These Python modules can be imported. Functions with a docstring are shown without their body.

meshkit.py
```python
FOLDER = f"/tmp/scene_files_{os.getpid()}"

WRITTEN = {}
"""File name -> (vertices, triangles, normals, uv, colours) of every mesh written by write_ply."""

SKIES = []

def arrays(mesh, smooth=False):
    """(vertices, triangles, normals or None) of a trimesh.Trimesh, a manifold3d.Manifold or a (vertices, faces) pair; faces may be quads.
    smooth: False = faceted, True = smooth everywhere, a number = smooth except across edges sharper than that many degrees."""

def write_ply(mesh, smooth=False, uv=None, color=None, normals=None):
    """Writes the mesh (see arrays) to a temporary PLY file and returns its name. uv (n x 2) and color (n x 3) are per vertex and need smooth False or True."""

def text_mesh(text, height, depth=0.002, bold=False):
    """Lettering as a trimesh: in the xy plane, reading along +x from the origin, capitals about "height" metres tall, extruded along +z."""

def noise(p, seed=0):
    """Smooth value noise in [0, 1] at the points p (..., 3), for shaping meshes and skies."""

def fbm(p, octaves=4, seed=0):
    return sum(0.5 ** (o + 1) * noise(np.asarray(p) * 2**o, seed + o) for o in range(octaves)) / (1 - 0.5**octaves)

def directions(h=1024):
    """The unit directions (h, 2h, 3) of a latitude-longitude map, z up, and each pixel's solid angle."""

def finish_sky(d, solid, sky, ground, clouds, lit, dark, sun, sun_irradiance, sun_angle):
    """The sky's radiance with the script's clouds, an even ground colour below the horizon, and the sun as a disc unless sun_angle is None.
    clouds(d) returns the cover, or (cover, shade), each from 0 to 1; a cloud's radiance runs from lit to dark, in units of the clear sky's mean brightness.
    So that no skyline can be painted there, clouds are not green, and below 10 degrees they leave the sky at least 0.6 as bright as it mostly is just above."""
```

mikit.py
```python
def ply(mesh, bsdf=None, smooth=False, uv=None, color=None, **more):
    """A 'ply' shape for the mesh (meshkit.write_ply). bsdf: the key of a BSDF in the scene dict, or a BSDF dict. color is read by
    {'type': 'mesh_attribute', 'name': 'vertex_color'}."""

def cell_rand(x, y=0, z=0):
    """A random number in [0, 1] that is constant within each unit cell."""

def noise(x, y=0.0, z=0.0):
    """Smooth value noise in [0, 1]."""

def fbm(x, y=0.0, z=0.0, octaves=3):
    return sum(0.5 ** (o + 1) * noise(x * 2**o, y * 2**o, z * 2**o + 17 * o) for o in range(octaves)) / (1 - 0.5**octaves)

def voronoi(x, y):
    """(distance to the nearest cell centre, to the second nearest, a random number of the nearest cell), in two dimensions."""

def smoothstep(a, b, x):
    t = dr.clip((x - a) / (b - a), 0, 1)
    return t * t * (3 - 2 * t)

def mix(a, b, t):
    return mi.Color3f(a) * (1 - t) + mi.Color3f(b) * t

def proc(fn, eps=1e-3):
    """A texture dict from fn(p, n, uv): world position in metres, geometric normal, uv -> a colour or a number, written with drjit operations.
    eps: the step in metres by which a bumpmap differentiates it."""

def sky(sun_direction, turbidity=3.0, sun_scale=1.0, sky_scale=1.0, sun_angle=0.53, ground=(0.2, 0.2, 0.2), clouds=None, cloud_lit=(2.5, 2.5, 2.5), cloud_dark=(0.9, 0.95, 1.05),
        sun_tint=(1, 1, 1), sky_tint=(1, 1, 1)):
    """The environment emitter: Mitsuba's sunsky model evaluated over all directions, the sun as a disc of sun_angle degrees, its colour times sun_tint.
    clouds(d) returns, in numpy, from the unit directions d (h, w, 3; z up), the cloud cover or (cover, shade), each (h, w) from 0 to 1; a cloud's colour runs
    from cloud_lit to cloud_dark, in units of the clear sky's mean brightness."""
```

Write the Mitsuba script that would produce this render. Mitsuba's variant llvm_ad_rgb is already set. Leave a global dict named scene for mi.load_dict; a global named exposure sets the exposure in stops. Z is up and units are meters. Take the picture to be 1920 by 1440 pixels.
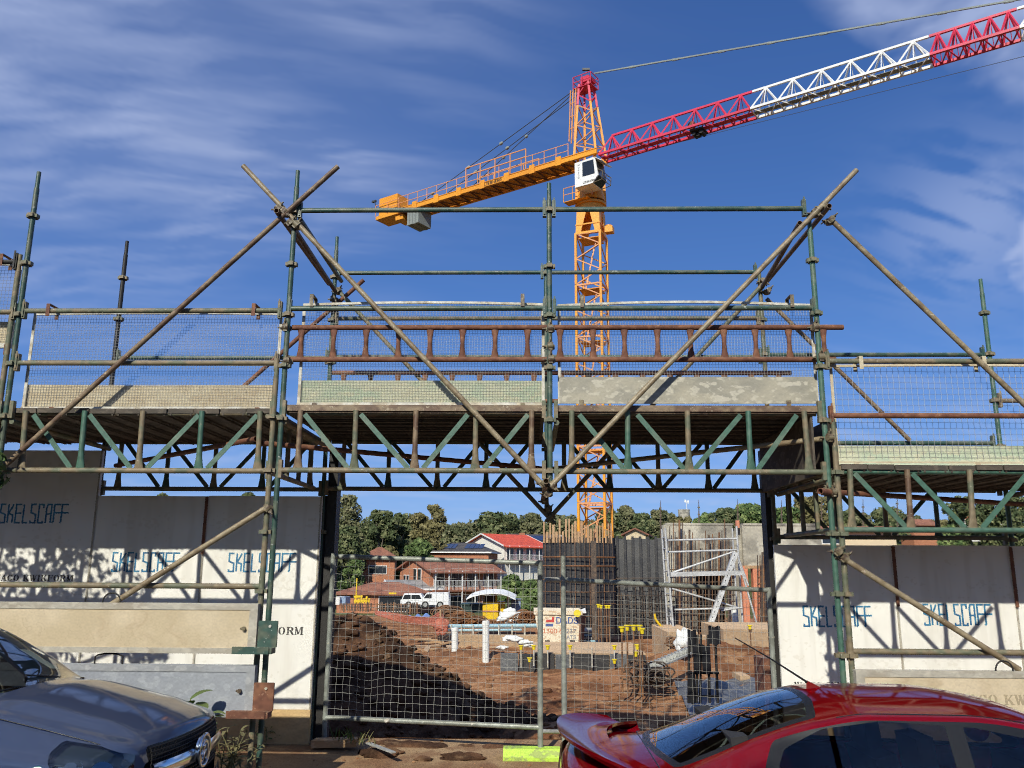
import math, random
import numpy as np
import trimesh, manifold3d, shapely, shapely.geometry as sg
from shapely import affinity
import mitsuba as mi, drjit as dr
import mikit, meshkit
from mikit import noise, fbm, voronoi, cell_rand, smoothstep, mix, proc

T = mi.ScalarTransform4f
V = lambda *a: np.array(a, float)

# ------------------------------------------------------------------ camera, sky, exposure
EYE = V(0, 0, 1.75)                     # a standing photographer across the street
FOC = 1569.0                            # focal length in pixels of a 1920 px wide picture
_f, _u = V(37, 343, FOC), V(45, -7185, FOC)
_f /= np.linalg.norm(_f); _u -= _f * (_u @ _f); _u /= np.linalg.norm(_u)
ROT = np.stack([np.cross(_f, _u), _f, _u])       # camera (right, down, forward) -> world (x, y, z)
_M = np.eye(4); _M[:3, 0], _M[:3, 1], _M[:3, 2], _M[:3, 3] = -ROT[:, 0], -ROT[:, 1], ROT[:, 2], EYE

scene = {'type': 'scene'}
scene['camera'] = {'type': 'perspective', 'fov': math.degrees(2 * math.atan(960 / FOC)), 'fov_axis': 'x',
                   'near_clip': 0.05, 'far_clip': 4000.0, 'to_world': T(_M.tolist())}
exposure = 2.0
SUN = V(-0.28, -1.0, 0.69)


def cirrus(d):
    """thin high cloud laid out by direction: combed streaks that run across the sky in patches, over the whole hemisphere"""
    z = np.maximum(d[..., 2], 0.02)
    q = np.stack([d[..., 0] / (z + 0.22), d[..., 1] / (z + 0.22), np.zeros_like(z)], -1)
    ca, sa = math.cos(0.20), math.sin(0.20)
    s = np.stack([q[..., 0] * ca + q[..., 1] * sa, -q[..., 0] * sa + q[..., 1] * ca, q[..., 2]], -1)
    warp = meshkit.fbm(s * 2.2, 4, 5)[..., None] - 0.5
    broad = meshkit.fbm(s * V(1.7, 5.0, 1) + warp * V(0.9, 1.2, 0) + 3.1, 4, 11)
    fine = meshkit.fbm(s * V(7.0, 34.0, 1) + warp * V(2.2, 5.0, 0) + 8.1, 6, 17)
    puff = meshkit.fbm(s * V(9.0, 13.0, 1) + warp * 4.0, 5, 23)
    wide = meshkit.fbm(s * V(0.9, 1.3, 1) + 7.7, 3, 3)
    az = np.degrees(np.arctan2(d[..., 0], d[..., 1]))            # 0 ahead, positive to the right
    el = np.degrees(np.arcsin(np.clip(d[..., 2], -1, 1)))
    veil = np.clip((broad - 0.30) * 2.2, 0, 1) * (0.34 + 0.95 * np.clip((fine - 0.34) * 2.4, 0, 1)) + 0.12
    left = 1 / (1 + np.exp((az + 12 + 0.45 * (27 - el)) / 5.0)) * (0.62 + 0.5 * np.clip((el - 16) / 16, 0, 1)) * np.clip((el - 5) / 9, 0.1, 1)
    c = left * veil * 0.78
    bank = np.clip((el - 34.0 + (az - 22.0) * 0.75 + 5 * (broad - .5) + 4 * (puff - .5)) / 3.0, 0, 1) * np.clip((az - 17) / 6, 0, 1) * np.clip((58 - az) / 14, 0, 1)
    c = np.maximum(c, bank * (0.42 + 0.55 * np.clip((puff - .35) * 2, 0, 1)))
    c = np.maximum(c, np.exp(-((az - 29.5) / 5.5) ** 2 - ((el - 20.5) / 4.5) ** 2) * np.clip((fine * .5 + puff * .5 - 0.40) * 3.4, 0, .5))
    c = np.maximum(c, np.clip((1.25 - ((az - 33) / 2.5) ** 2 - ((el - 18.0) / 2.3) ** 2 + 3.0 * (puff - .5)) * 1.2, 0, 1) * .8)
    low = np.exp(-((el - 7) / 6) ** 2) * np.clip((fine - 0.42) * 3, 0, 1) * .30 + .34 * np.exp(-(np.maximum(el, 0) / 8.5) ** 2)
    away = np.clip((np.abs(az) - 60) / 40, 0, 1) * np.clip((wide - 0.4) * 3, 0, 1) * veil * .8
    return np.clip(np.maximum(c, np.maximum(low, away)) + 0.01, 0, 0.9) * 0.80, np.clip(0.35 - 0.3 * puff, 0, 1)


scene['sky'] = mikit.sky(SUN.tolist(), turbidity=3.0, clouds=cirrus, cloud_lit=(2.35, 2.75, 3.9), cloud_dark=(1.2, 1.45, 2.2),
                         sky_tint=(0.37, 0.575, 0.97), sun_tint=(0.77, 0.93, 1.16), ground=(0.16, 0.13, 0.11))

# ------------------------------------------------------------------ pixels to points, meshes, entries
def ray(px, py):
    d = ROT @ V(px - 960, py - 720, FOC)
    return d / np.linalg.norm(d)
def P(px, py, Y):
    """the point at distance Y ahead seen at a photo pixel (1920 wide)"""
    d = ray(px, py); return EYE + d * (Y / d[1])
def PZ(px, py, z):
    d = ray(px, py); return EYE + d * ((z - EYE[2]) / d[2])
def proj(p):
    c = ROT.T @ (np.asarray(p) - EYE); return V(960 + FOC * c[0] / c[2], 720 + FOC * c[1] / c[2])
def lerp(a, b, t): return a + (b - a) * t
def unit(v): return v / max(np.linalg.norm(v), 1e-12)
def frame(d, up=None):
    d = unit(d); up = V(0, 0, 1) if up is None else up
    if abs(d @ unit(up)) > 0.98: up = V(0, 1, 0) if abs(d[1]) < .9 else V(1, 0, 0)
    s = unit(np.cross(d, up)); return d, s, np.cross(s, d)


class MB:
    """collects shapes into one mesh; each shape keeps its own vertices, so that edges stay sharp and tubes stay smooth"""
    def __init__(self): self.v, self.f, self.n = [], [], 0
    def raw(self, v, f):
        v, f = np.asarray(v, float).reshape(-1, 3), np.asarray(f, int)
        if f.shape[1] == 4: f = np.vstack([f[:, [0, 1, 2]], f[:, [0, 2, 3]]])
        self.v.append(v); self.f.append(f + self.n); self.n += len(v); return self
    def flat(self, m):
        """a trimesh or (v, f), faceted"""
        v, f = (m.vertices, m.faces) if hasattr(m, 'faces') else m
        v, f = np.asarray(v), np.asarray(f)
        return self.raw(v[f].reshape(-1, 3), np.arange(f.size).reshape(-1, 3))
    def man(self, m):
        q = m.to_mesh(); return self.flat((q.vert_properties[:, :3], q.tri_verts))
    def path(self, pts, r, n=8, caps=True):
        """a tube along points; r a number or one per point"""
        pts = np.asarray(pts, float); k = len(pts); r = np.broadcast_to(np.asarray(r, float), (k,))
        a = np.arange(n) * 2 * math.pi / n; rings = []; s0 = None
        for i in range(k):
            d = unit(pts[min(i + 1, k - 1)] - pts[max(i - 1, 0)])
            if s0 is None: _, s, u = frame(d)
            else: s = unit(s0 - d * (s0 @ d)); u = np.cross(s, d)
            s0 = s; rings.append(pts[i] + r[i] * (np.cos(a)[:, None] * s + np.sin(a)[:, None] * u))
        v = np.concatenate(rings); f = []
        i = np.arange(n); j = (i + 1) % n
        for q in range(k - 1): f.append(np.stack([q * n + i, q * n + n + i, q * n + n + j, q * n + j], 1))
        self.raw(v, np.concatenate(f))
        if caps:
            fan = np.stack([np.zeros(n - 2, int), np.arange(1, n - 1), np.arange(2, n)], 1)
            self.raw(rings[0], fan); self.raw(rings[-1], fan[:, ::-1])
        return self
    def tube(self, a, b, r, n=10, r2=None, caps=True): return self.path([a, b], [r, r if r2 is None else r2], n, caps)
    def pipe(self, a, b, r, t, n=14):
        """a hollow tube with an open end at a"""
        a, b = np.asarray(a, float), np.asarray(b, float); self.path([a, b], r, n, False)
        d = unit(b - a); self.path([b, a], r - t, n, False)
        _, s, u = frame(d); an = np.arange(n) * 2 * math.pi / n; c = np.cos(an)[:, None] * s + np.sin(an)[:, None] * u
        i = np.arange(n); j = (i + 1) % n
        for e in (a, b):
            q = np.stack([i, j, n + j, n + i], 1)
            self.raw(np.concatenate([e + c * r, e + c * (r - t)]), q if e is a else q[:, ::-1])
        return self
    def bar(self, a, b, w, h, up=None):
        """a rectangular bar from a to b, w across, h along up"""
        a, b = np.asarray(a, float), np.asarray(b, float); d, s, u = frame(b - a, up)
        c = [x * w / 2 * s + y * h / 2 * u for x, y in ((-1, -1), (1, -1), (1, 1), (-1, 1))]
        v = np.array([a + q for q in c] + [b + q for q in c])
        return self.flat((v, np.array([[0, 1, 2], [0, 2, 3], [4, 6, 5], [4, 7, 6], [0, 5, 1], [0, 4, 5], [1, 6, 2], [1, 5, 6], [2, 7, 3], [2, 6, 7], [3, 4, 0], [3, 7, 4]])))
    def box(self, lo, hi):
        lo, hi = np.minimum(lo, hi), np.maximum(lo, hi)
        m = (lo + hi) / 2; return self.bar(V(lo[0], m[1], m[2]), V(hi[0], m[1], m[2]), hi[1] - lo[1], hi[2] - lo[2])
    def slab(self, a, b, c, d, t, nrm=None):
        """four corners in order and a thickness along the normal (behind)"""
        q = np.array([a, b, c, d], float); n_ = unit(np.cross(q[1] - q[0], q[3] - q[0])) if nrm is None else unit(nrm)
        v = np.concatenate([q, q - n_ * t])
        return self.flat((v, np.array([[0, 1, 2], [0, 2, 3], [4, 6, 5], [4, 7, 6], [0, 5, 1], [0, 4, 5], [1, 6, 2], [1, 5, 6], [2, 7, 3], [2, 6, 7], [3, 4, 0], [3, 7, 4]])))
    def grid(self, pts):
        """a (m, n, 3) sheet of smooth points"""
        m, n = pts.shape[:2]; i = np.arange(m * n).reshape(m, n)
        return self.raw(pts.reshape(-1, 3), np.stack([i[:-1, :-1].ravel(), i[:-1, 1:].ravel(), i[1:, 1:].ravel(), i[1:, :-1].ravel()], 1))
    def ball(self, c, r, sub=2, jitter=0.0, seed=0, flatten=(1, 1, 1)):
        m = trimesh.creation.icosphere(subdivisions=sub); v = m.vertices * 1.0
        if jitter: v = v * (1 + jitter * 2 * (meshkit.fbm(v * 1.7 + seed * 3.3, 3, seed) - 0.5))[:, None]
        return self.raw(np.asarray(c) + v * np.asarray(flatten) * r, m.faces)
    def mapped(self, fx): self.v = [np.stack([fx(v[:, 0]), v[:, 1], v[:, 2]], 1) for v in self.v]; return self
    def arrays(self): return np.concatenate(self.v), np.concatenate(self.f)
    def moved(self, R, t):
        o = MB(); v, f = self.arrays(); o.raw(v @ np.asarray(R).T + t, f); return o


labels = {}
_count = {}
def numbered(k):
    n = _count.get(k, 0); _count[k] = n + 1
    return k if n == 0 else f'{k}_{n:03d}'
def put(key, mb, bsdf, **more):
    v, f = mb.arrays() if isinstance(mb, MB) else mb
    scene[key] = mikit.ply((v, f), bsdf, smooth=True, **more); return key
def part(holder, name, mb, bsdf, label=None, kind=None):
    k = numbered(f'{holder}__{name}'); put(k, mb, bsdf)
    e = {}
    if label: e['label'] = label
    if kind: e['kind'] = kind
    if e: labels[k] = e
    return k
def thing(name, label, cat, group=None, kind=None):
    k = numbered(name); labels[k] = {'label': label, 'category': cat}
    if group: labels[k]['group'] = group
    if kind: labels[k]['kind'] = kind
    return k
def single(name, mb, bsdf, label, cat, group=None, kind=None):
    k = thing(name, label, cat, group, kind); put(k, mb, bsdf); return k
def setting(name, mb, bsdf):
    put(name, mb, bsdf); labels[name] = {'kind': 'structure'}; return name


# ------------------------------------------------------------------ materials
def mat(key, col, rough=0.5, metal=0.0, spec=0.5, coat=0.0, bump=None, two=True, **more):
    b = {'type': 'principled', 'base_color': col if isinstance(col, dict) else {'type': 'rgb', 'value': list(col)}, 'metallic': metal, 'specular': spec, **more}
    b['roughness'] = rough
    if coat: b['clearcoat'] = coat; b['clearcoat_gloss'] = 0.96
    if bump: b = {'type': 'bumpmap', 'nested': b, 'tex': proc(bump[0], bump[2] if len(bump) > 2 else 2e-3), 'scale': bump[1]}
    if two: b = {'type': 'twosided', 'nested': b}
    scene[key] = b; return key


def worn(base, second, scuff, f1=9.0, a=0.45, b=0.62, chip=0.70, dirt=(0.20, 0.16, 0.11)):
    """painted or galvanised tube: patches of a second colour, small pale scuffs, dusty top faces"""
    def fn(p, n, uv):
        big = fbm(p.x * f1, p.y * f1, p.z * f1 + 5, 3)
        c = mix(base, second, smoothstep(a, b, big))
        sm = fbm(p.x * 70, p.y * 70, p.z * 55, 2)
        c = mix(c, scuff, smoothstep(chip, chip + 0.05, sm * 0.72 + noise(p.x * 14, p.y * 14, p.z * 14) * 0.28))
        c = mix(c, dirt, smoothstep(0.2, 0.95, n.z) * 0.45 * noise(p.x * 22, p.y * 22, p.z * 22))
        return c * (0.75 + 0.5 * noise(p.x * 31, p.y * 31, p.z * 31))
    return proc(fn)


mat('green_paint', worn((0.034, 0.075, 0.060), (0.085, 0.105, 0.075), (0.30, 0.32, 0.29), a=.44, b=.62, chip=.73, dirt=(.25, .25, .20)), 0.45)
mat('olive_paint', worn((0.115, 0.125, 0.080), (0.20, 0.155, 0.095), (0.38, 0.34, 0.27), a=.38, b=.6, chip=.74), 0.6)
mat('bright_green_paint', worn((0.055, 0.125, 0.09), (0.10, 0.15, 0.11), (0.22, 0.17, 0.11), f1=6, a=.5, b=.75, chip=.76), 0.5)
mat('brown_tube', worn((0.20, 0.14, 0.085), (0.115, 0.066, 0.040), (0.33, 0.26, 0.18), a=.40, b=.6), 0.55)
mat('pale_tube', worn((0.27, 0.215, 0.135), (0.185, 0.135, 0.08), (0.42, 0.35, 0.25), a=.42, b=.62), 0.5)
mat('rust', worn((0.135, 0.052, 0.030), (0.20, 0.085, 0.045), (0.26, 0.15, 0.09), f1=14, a=.42, b=.65), 0.75)
mat('clamp_steel', worn((0.17, 0.14, 0.085), (0.09, 0.06, 0.04), (0.42, 0.38, 0.28), f1=30), 0.55)
mat('galvanised', worn((0.40, 0.40, 0.37), (0.31, 0.31, 0.29), (0.55, 0.55, 0.52), f1=7, a=.42, b=.62, dirt=(.42, .40, .36)), 0.5, 0.25)
mat('fence_pipe', worn((0.27, 0.29, 0.26), (0.21, 0.22, 0.19), (0.36, 0.37, 0.34), f1=5), 0.45, 0.2)
mat('wire', (0.44, 0.43, 0.40), 0.45, 0.2)
mat('pale_frame', worn((0.52, 0.50, 0.44), (0.42, 0.37, 0.28), (0.62, 0.6, 0.55), f1=10), 0.6)
mat('black_steel', (0.018, 0.016, 0.015), 0.6)


def ply_face(base, second, f=6.0, wear=(0.55, 0.48, 0.36), amount=0.6):
    def fn(p, n, uv):
        a = fbm(p.x * f, p.y * f, p.z * f * 1.6, 4)
        c = mix(base, second, smoothstep(0.35, 0.68, a))
        blot = fbm(p.x * 17 + 3, p.y * 17, p.z * 21, 3)
        c = mix(c, wear, amount * smoothstep(0.52, 0.66, blot))
        return c * (0.86 + 0.28 * fbm(p.x * 60, p.y * 60, p.z * 60, 2))
    return proc(fn)


def far_face(base, second, f=0.4):
    """a far surface: broad weathering only"""
    def fn(p, n, uv): return mix(base, second, smoothstep(0.3, 0.7, fbm(p.x * f, p.y * f, p.z * f, 3)))
    return proc(fn)


def streaky(base, second, stain):
    """sun-bleached ply with run-down stains and hairline cracks"""
    def fn(p, n, uv):
        a = fbm(p.x * 3.2, p.y * 3.2, p.z * 2.1, 4)
        c = mix(base, second, smoothstep(0.40, 0.66, a))
        c = mix(c, stain, 0.45 * smoothstep(0.55, 0.75, fbm(p.x * 8 + 2 * fbm(p.x * 3, 0, p.z * 9), p.y, p.z * 2.4 + 9, 4)))
        crack = dr.abs(fbm(p.x * 5 + 11, p.y * 5, p.z * 3.1, 4) - 0.5)
        c = mix(c, (0.24, 0.17, 0.11), 0.2 * (1 - smoothstep(0.0, 0.008, crack)) * smoothstep(0.5, 0.62, noise(p.x * 4, p.y, p.z * 4 + 3)))
        return c * (0.92 + 0.16 * noise(p.x * 80, p.y * 80, p.z * 80))
    return proc(fn)


mat('barrier_beige', streaky((0.50, 0.405, 0.265), (0.58, 0.48, 0.335), (0.38, 0.27, 0.16)), 0.8)
mat('barrier_grey', ply_face((0.235, 0.255, 0.295), (0.28, 0.295, 0.325), 1.6, (0.42, 0.44, 0.46), 0.35), 0.6)
mat('barrier_rim', ply_face((0.40, 0.37, 0.31), (0.33, 0.29, 0.23), 5, (0.5, 0.46, 0.38)), 0.65)
mat('barrier_grey_rim', ply_face((0.30, 0.31, 0.33), (0.26, 0.265, 0.275), 5, (0.4, 0.4, 0.4)), 0.6)
mat('toe_beige', ply_face((0.48, 0.40, 0.27), (0.55, 0.48, 0.34), 5, (0.40, 0.31, 0.20), .4), 0.8)
mat('toe_green', ply_face((0.36, 0.42, 0.30), (0.46, 0.46, 0.33), 4, (0.50, 0.46, 0.32), .6), 0.75)
mat('toe_grey', ply_face((0.26, 0.245, 0.20), (0.36, 0.33, 0.255), 5, (0.46, 0.43, 0.35), .9), 0.6)
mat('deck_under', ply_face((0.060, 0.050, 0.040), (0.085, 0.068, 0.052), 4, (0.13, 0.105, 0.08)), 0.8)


def hoard(p, n, uv):
    c = mix((0.80, 0.785, 0.74), (0.74, 0.72, 0.67), smoothstep(0.4, 0.75, fbm(p.x * 2.1, p.y, p.z * 1.3, 4)))
    c = mix(c, (0.52, 0.45, 0.34), 0.22 * smoothstep(0.66, 0.72, fbm(p.x * 30, p.y, p.z * 30, 2) * .6 + .4 * noise(p.x * 3, 0, p.z * 5)))
    c = mix(c, (0.45, 0.36, 0.25), 0.5 * (1 - smoothstep(0.25, 0.6, p.z + 0.25 * fbm(p.x * 6, 0, p.z * 3, 3))))
    return mix(c, (0.55, 0.51, 0.44), 0.28 * smoothstep(0.5, 0.72, fbm(p.x * 9, 0, p.z * 0.9, 4)))
mat('hoarding_white', proc(hoard), 0.55, spec=0.3)
mat('plinth_timber', ply_face((0.62, 0.44, 0.22), (0.56, 0.38, 0.18), 3, (0.45, 0.30, 0.15), .4), 0.75)
mat('letter_blue', ply_face((0.035, 0.17, 0.32), (0.025, 0.11, 0.23), 12, (0.09, 0.28, 0.42), .5), 0.6)
mat('letter_black', ply_face((0.035, 0.033, 0.032), (0.05, 0.048, 0.045), 12, (0.12, 0.115, 0.11), .4), 0.7)
mat('letter_faded', (0.36, 0.29, 0.19), 0.8)

# ------------------------------------------------------------------ the scaffold: two rows of standards 2.44 m apart
YF, YR, YH = 7.35, 9.15, 9.07           # front row, rear row, face of the hoarding
XS = [-4.76, -2.28, 0.16, 2.60, 5.06]
RT = 0.0242                             # 48.3 mm tube
rng = random.Random(7)
def zf(py, Y=YF): return P(1000, py, Y)[2]

S = thing('scaffold', 'tube scaffold gantry of worn green standards, trusses and braces bridging the site gate', 'scaffold')


def standard(x, y, top, bottom, m='green_paint', cups=(), lean=0.0):
    mb = MB(); zt = zf(top, y)
    mb.tube(V(x, y, bottom), V(x + lean, y, zt - 0.17), RT, 14)
    mb.tube(V(x + lean, y, zt - 0.17), V(x + lean, y, zt), RT * 0.82, 14)
    part(S, 'standard', mb, m)
    for c in cups: cup(x, y, zf(c, y) if c > 20 else c)


def cup(x, y, z, m='olive_paint'):
    """the pressed lugs round a standard that ledger wedges drop into"""
    mb = MB()
    mb.tube(V(x, y, z - 0.012), V(x, y, z + 0.03), RT + 0.006, 12)
    for dx, dy in ((1, 0), (-1, 0), (0, -1), (0, 1)):
        c = V(x + dx * 0.047, y + dy * 0.047, z)
        w = V(abs(dy) * 0.05 + abs(dx) * 0.012, abs(dx) * 0.05 + abs(dy) * 0.012, 0.034)
        mb.box(c - w / 2, c + w / 2)
        for s in (-1, 1):
            q = V(x + dx * 0.036 + s * abs(dy) * 0.022, y + dy * 0.036 + s * abs(dx) * 0.022, z + 0.0)
            h = V(0.006 + abs(dx) * 0.02, 0.006 + abs(dy) * 0.02, 0.030)
            mb.box(q - h / 2, q + h / 2)
    part(S, 'cup', mb, m)


def ledger(x0, x1, z, y, m='green_paint', ends=True, z1=None, name='ledger'):
    z1 = z if z1 is None else z1
    mb = MB(); mb.tube(V(x0, y, z), V(x1, y, z1), RT, 14)
    if ends:
        for x, s, zz in ((x0, -1, z), (x1, 1, z1)):
            mb.bar(V(x + s * 0.018, y, zz - 0.075), V(x + s * 0.018, y, zz + 0.085), 0.034, 0.046, V(0, 1, 0))
            mb.bar(V(x + s * 0.018, y - 0.03, zz - 0.06), V(x + s * 0.016, y - 0.03, zz + 0.105), 0.014, 0.007, V(0, 1, 0))
    part(S, name, mb, m)


def ledgers(bays, z, y, m='green_paint', **k):
    for a, b in bays: ledger(XS[a] + 0.062, XS[b] - 0.062, z, y, m, **k)


# standards and their lugs: the lugs are 0.495 m apart
GB = -0.16
lev = lambda z0, k: [z0 - 0.495 * i for i in range(k)]
standard(XS[0], YF, 318, GB, 'green_paint', [402, 492, 590, 683, 783, 884, 1000])
standard(XS[0] - 0.075, YF + 0.01, 475, GB, 'olive_paint')
standard(XS[1] + 0.035, YF, 318, GB, 'green_paint', [397, 495, 590, 686, 786])
standard(XS[1] - 0.035, YF - 0.015, 672, GB, 'olive_paint', [783, 884, 1000, 1112])
standard(XS[2], YF, 344, zf(912), 'green_paint', [395, 500, 592, 690, 788, 884])
standard(XS[3] - 0.02, YF, 405, GB, 'bright_green_paint', [490, 588, 688, 788, 998, 1110, 1224])
standard(XS[3] + 0.052, YF - 0.012, 785, GB, 'olive_paint', [884, 998, 1110, 1224])
standard(XS[4] + 0.02, YF, 560, GB, 'green_paint', [676, 778, 884, 998, 1110, 1224])
standard(XS[0], YR, 450, 0.0, 'black_steel', [520, 598, 683, 765])
standard(XS[1], YR, 443, 0.0, 'green_paint', [519, 600, 680, 765, 843, 1000])
standard(XS[2], YR, 500, zf(965, YR), 'green_paint', [513, 597, 680, 765, 843])
standard(XS[3], YR, 505, 0.0, 'olive_paint', [600, 665, 765, 843, 1008])
standard(XS[4] + 0.03, YR, 525, 0.0, 'bright_green_paint', [588, 664, 750, 835, 1008])
# corner columns of black steel beside the opening
for x0, x1, z1 in ((P(607, 1100, YR)[0] - 0.02, P(620, 1100, YR)[0] + 0.01, zf(842, YR)), (P(1440, 1000, YR)[0], P(1457, 1000, YR)[0], zf(840, YR))):
    mb = MB().box(V(x0, YR + 0.03, -0.05), V(x1, YR + 0.22, z1)); part(S, 'column', mb, 'black_steel')
mb = MB().box(V(P(590, 1100, YR)[0], YR + 0.06, -0.05), V(P(606, 1100, YR)[0] - 0.025, YR + 0.24, zf(930, YR))); part(S, 'column', mb, 'black_steel')

# ledgers, front row
zt = zf(393); ledger(XS[1] + 0.10, XS[2] - 0.062, zt, YF); ledger(XS[2] + 0.062, XS[3] - 0.08, zt, YF)
ledgers([(0, 1)], zf(582), YF, 'olive_paint'); ledgers([(1, 2), (2, 3)], zf(578), YF)
ledger(-7.2, XS[0] - 0.07, zf(584), YF, 'olive_paint'); ledger(-7.2, XS[0] - 0.12, zf(489), YF, 'black_steel')
ledgers([(0, 1)], zf(681), YF, 'olive_paint')
ledgers([(3, 4)], zf(677), YF, 'olive_paint'); ledgers([(3, 4)], zf(778), YF, 'rust')
ledger(-7.2, XS[0] - 0.07, zf(1104), YF, 'olive_paint'); ledgers([(0, 1)], zf(1103), YF, 'olive_paint')
ledgers([(3, 4)], zf(1216), YF, 'olive_paint'); ledger(5.14, 7.4, zf(1216), YF, 'olive_paint')
# rear row
ledgers([(1, 2), (2, 3)], zf(511, YR), YR); ledgers([(0, 1)], zf(671, YR), YR); ledgers([(1, 2), (2, 3)], zf(669, YR), YR)
ledgers([(1, 2), (2, 3)], zf(597, YR), YR, 'olive_paint'); ledgers([(3, 4)], zf(665, YR), YR); ledgers([(3, 4)], zf(829, YR), YR)
ledger(5.16, 7.4, zf(750, YR), YR, 'pale_tube')


# trusses: a chord below, crimped tubes up to the top chord and flat diagonals
def crimped(mb, a, b, flare=1.75):
    """an upright tube whose foot is flattened and flared where it meets the chord"""
    a, b = np.asarray(a, float), np.asarray(b, float); n = 10; an = np.arange(n) * 2 * math.pi / n
    ts = [0, 0.03, 0.10, 0.2, 0.34, 1.0]; wx = [flare, flare, 1.5, 1.15, 1, 1]; wy = [0.45, 0.5, 0.72, 0.92, 1, 1]
    rings = [lerp(a, b, t) + np.stack([np.cos(an) * RT * p, np.sin(an) * RT * q, 0 * an], 1) for t, p, q in zip(ts, wx, wy)]
    i = np.arange(n); j = (i + 1) % n; k = len(ts)
    mb.raw(np.concatenate(rings), np.concatenate([np.stack([q * n + i, q * n + j, q * n + n + j, q * n + n + i], 1) for q in range(k - 1)]))
    mb.raw(rings[-1], np.stack([np.zeros(n - 2, int), np.arange(1, n - 1), np.arange(2, n)], 1))


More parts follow.
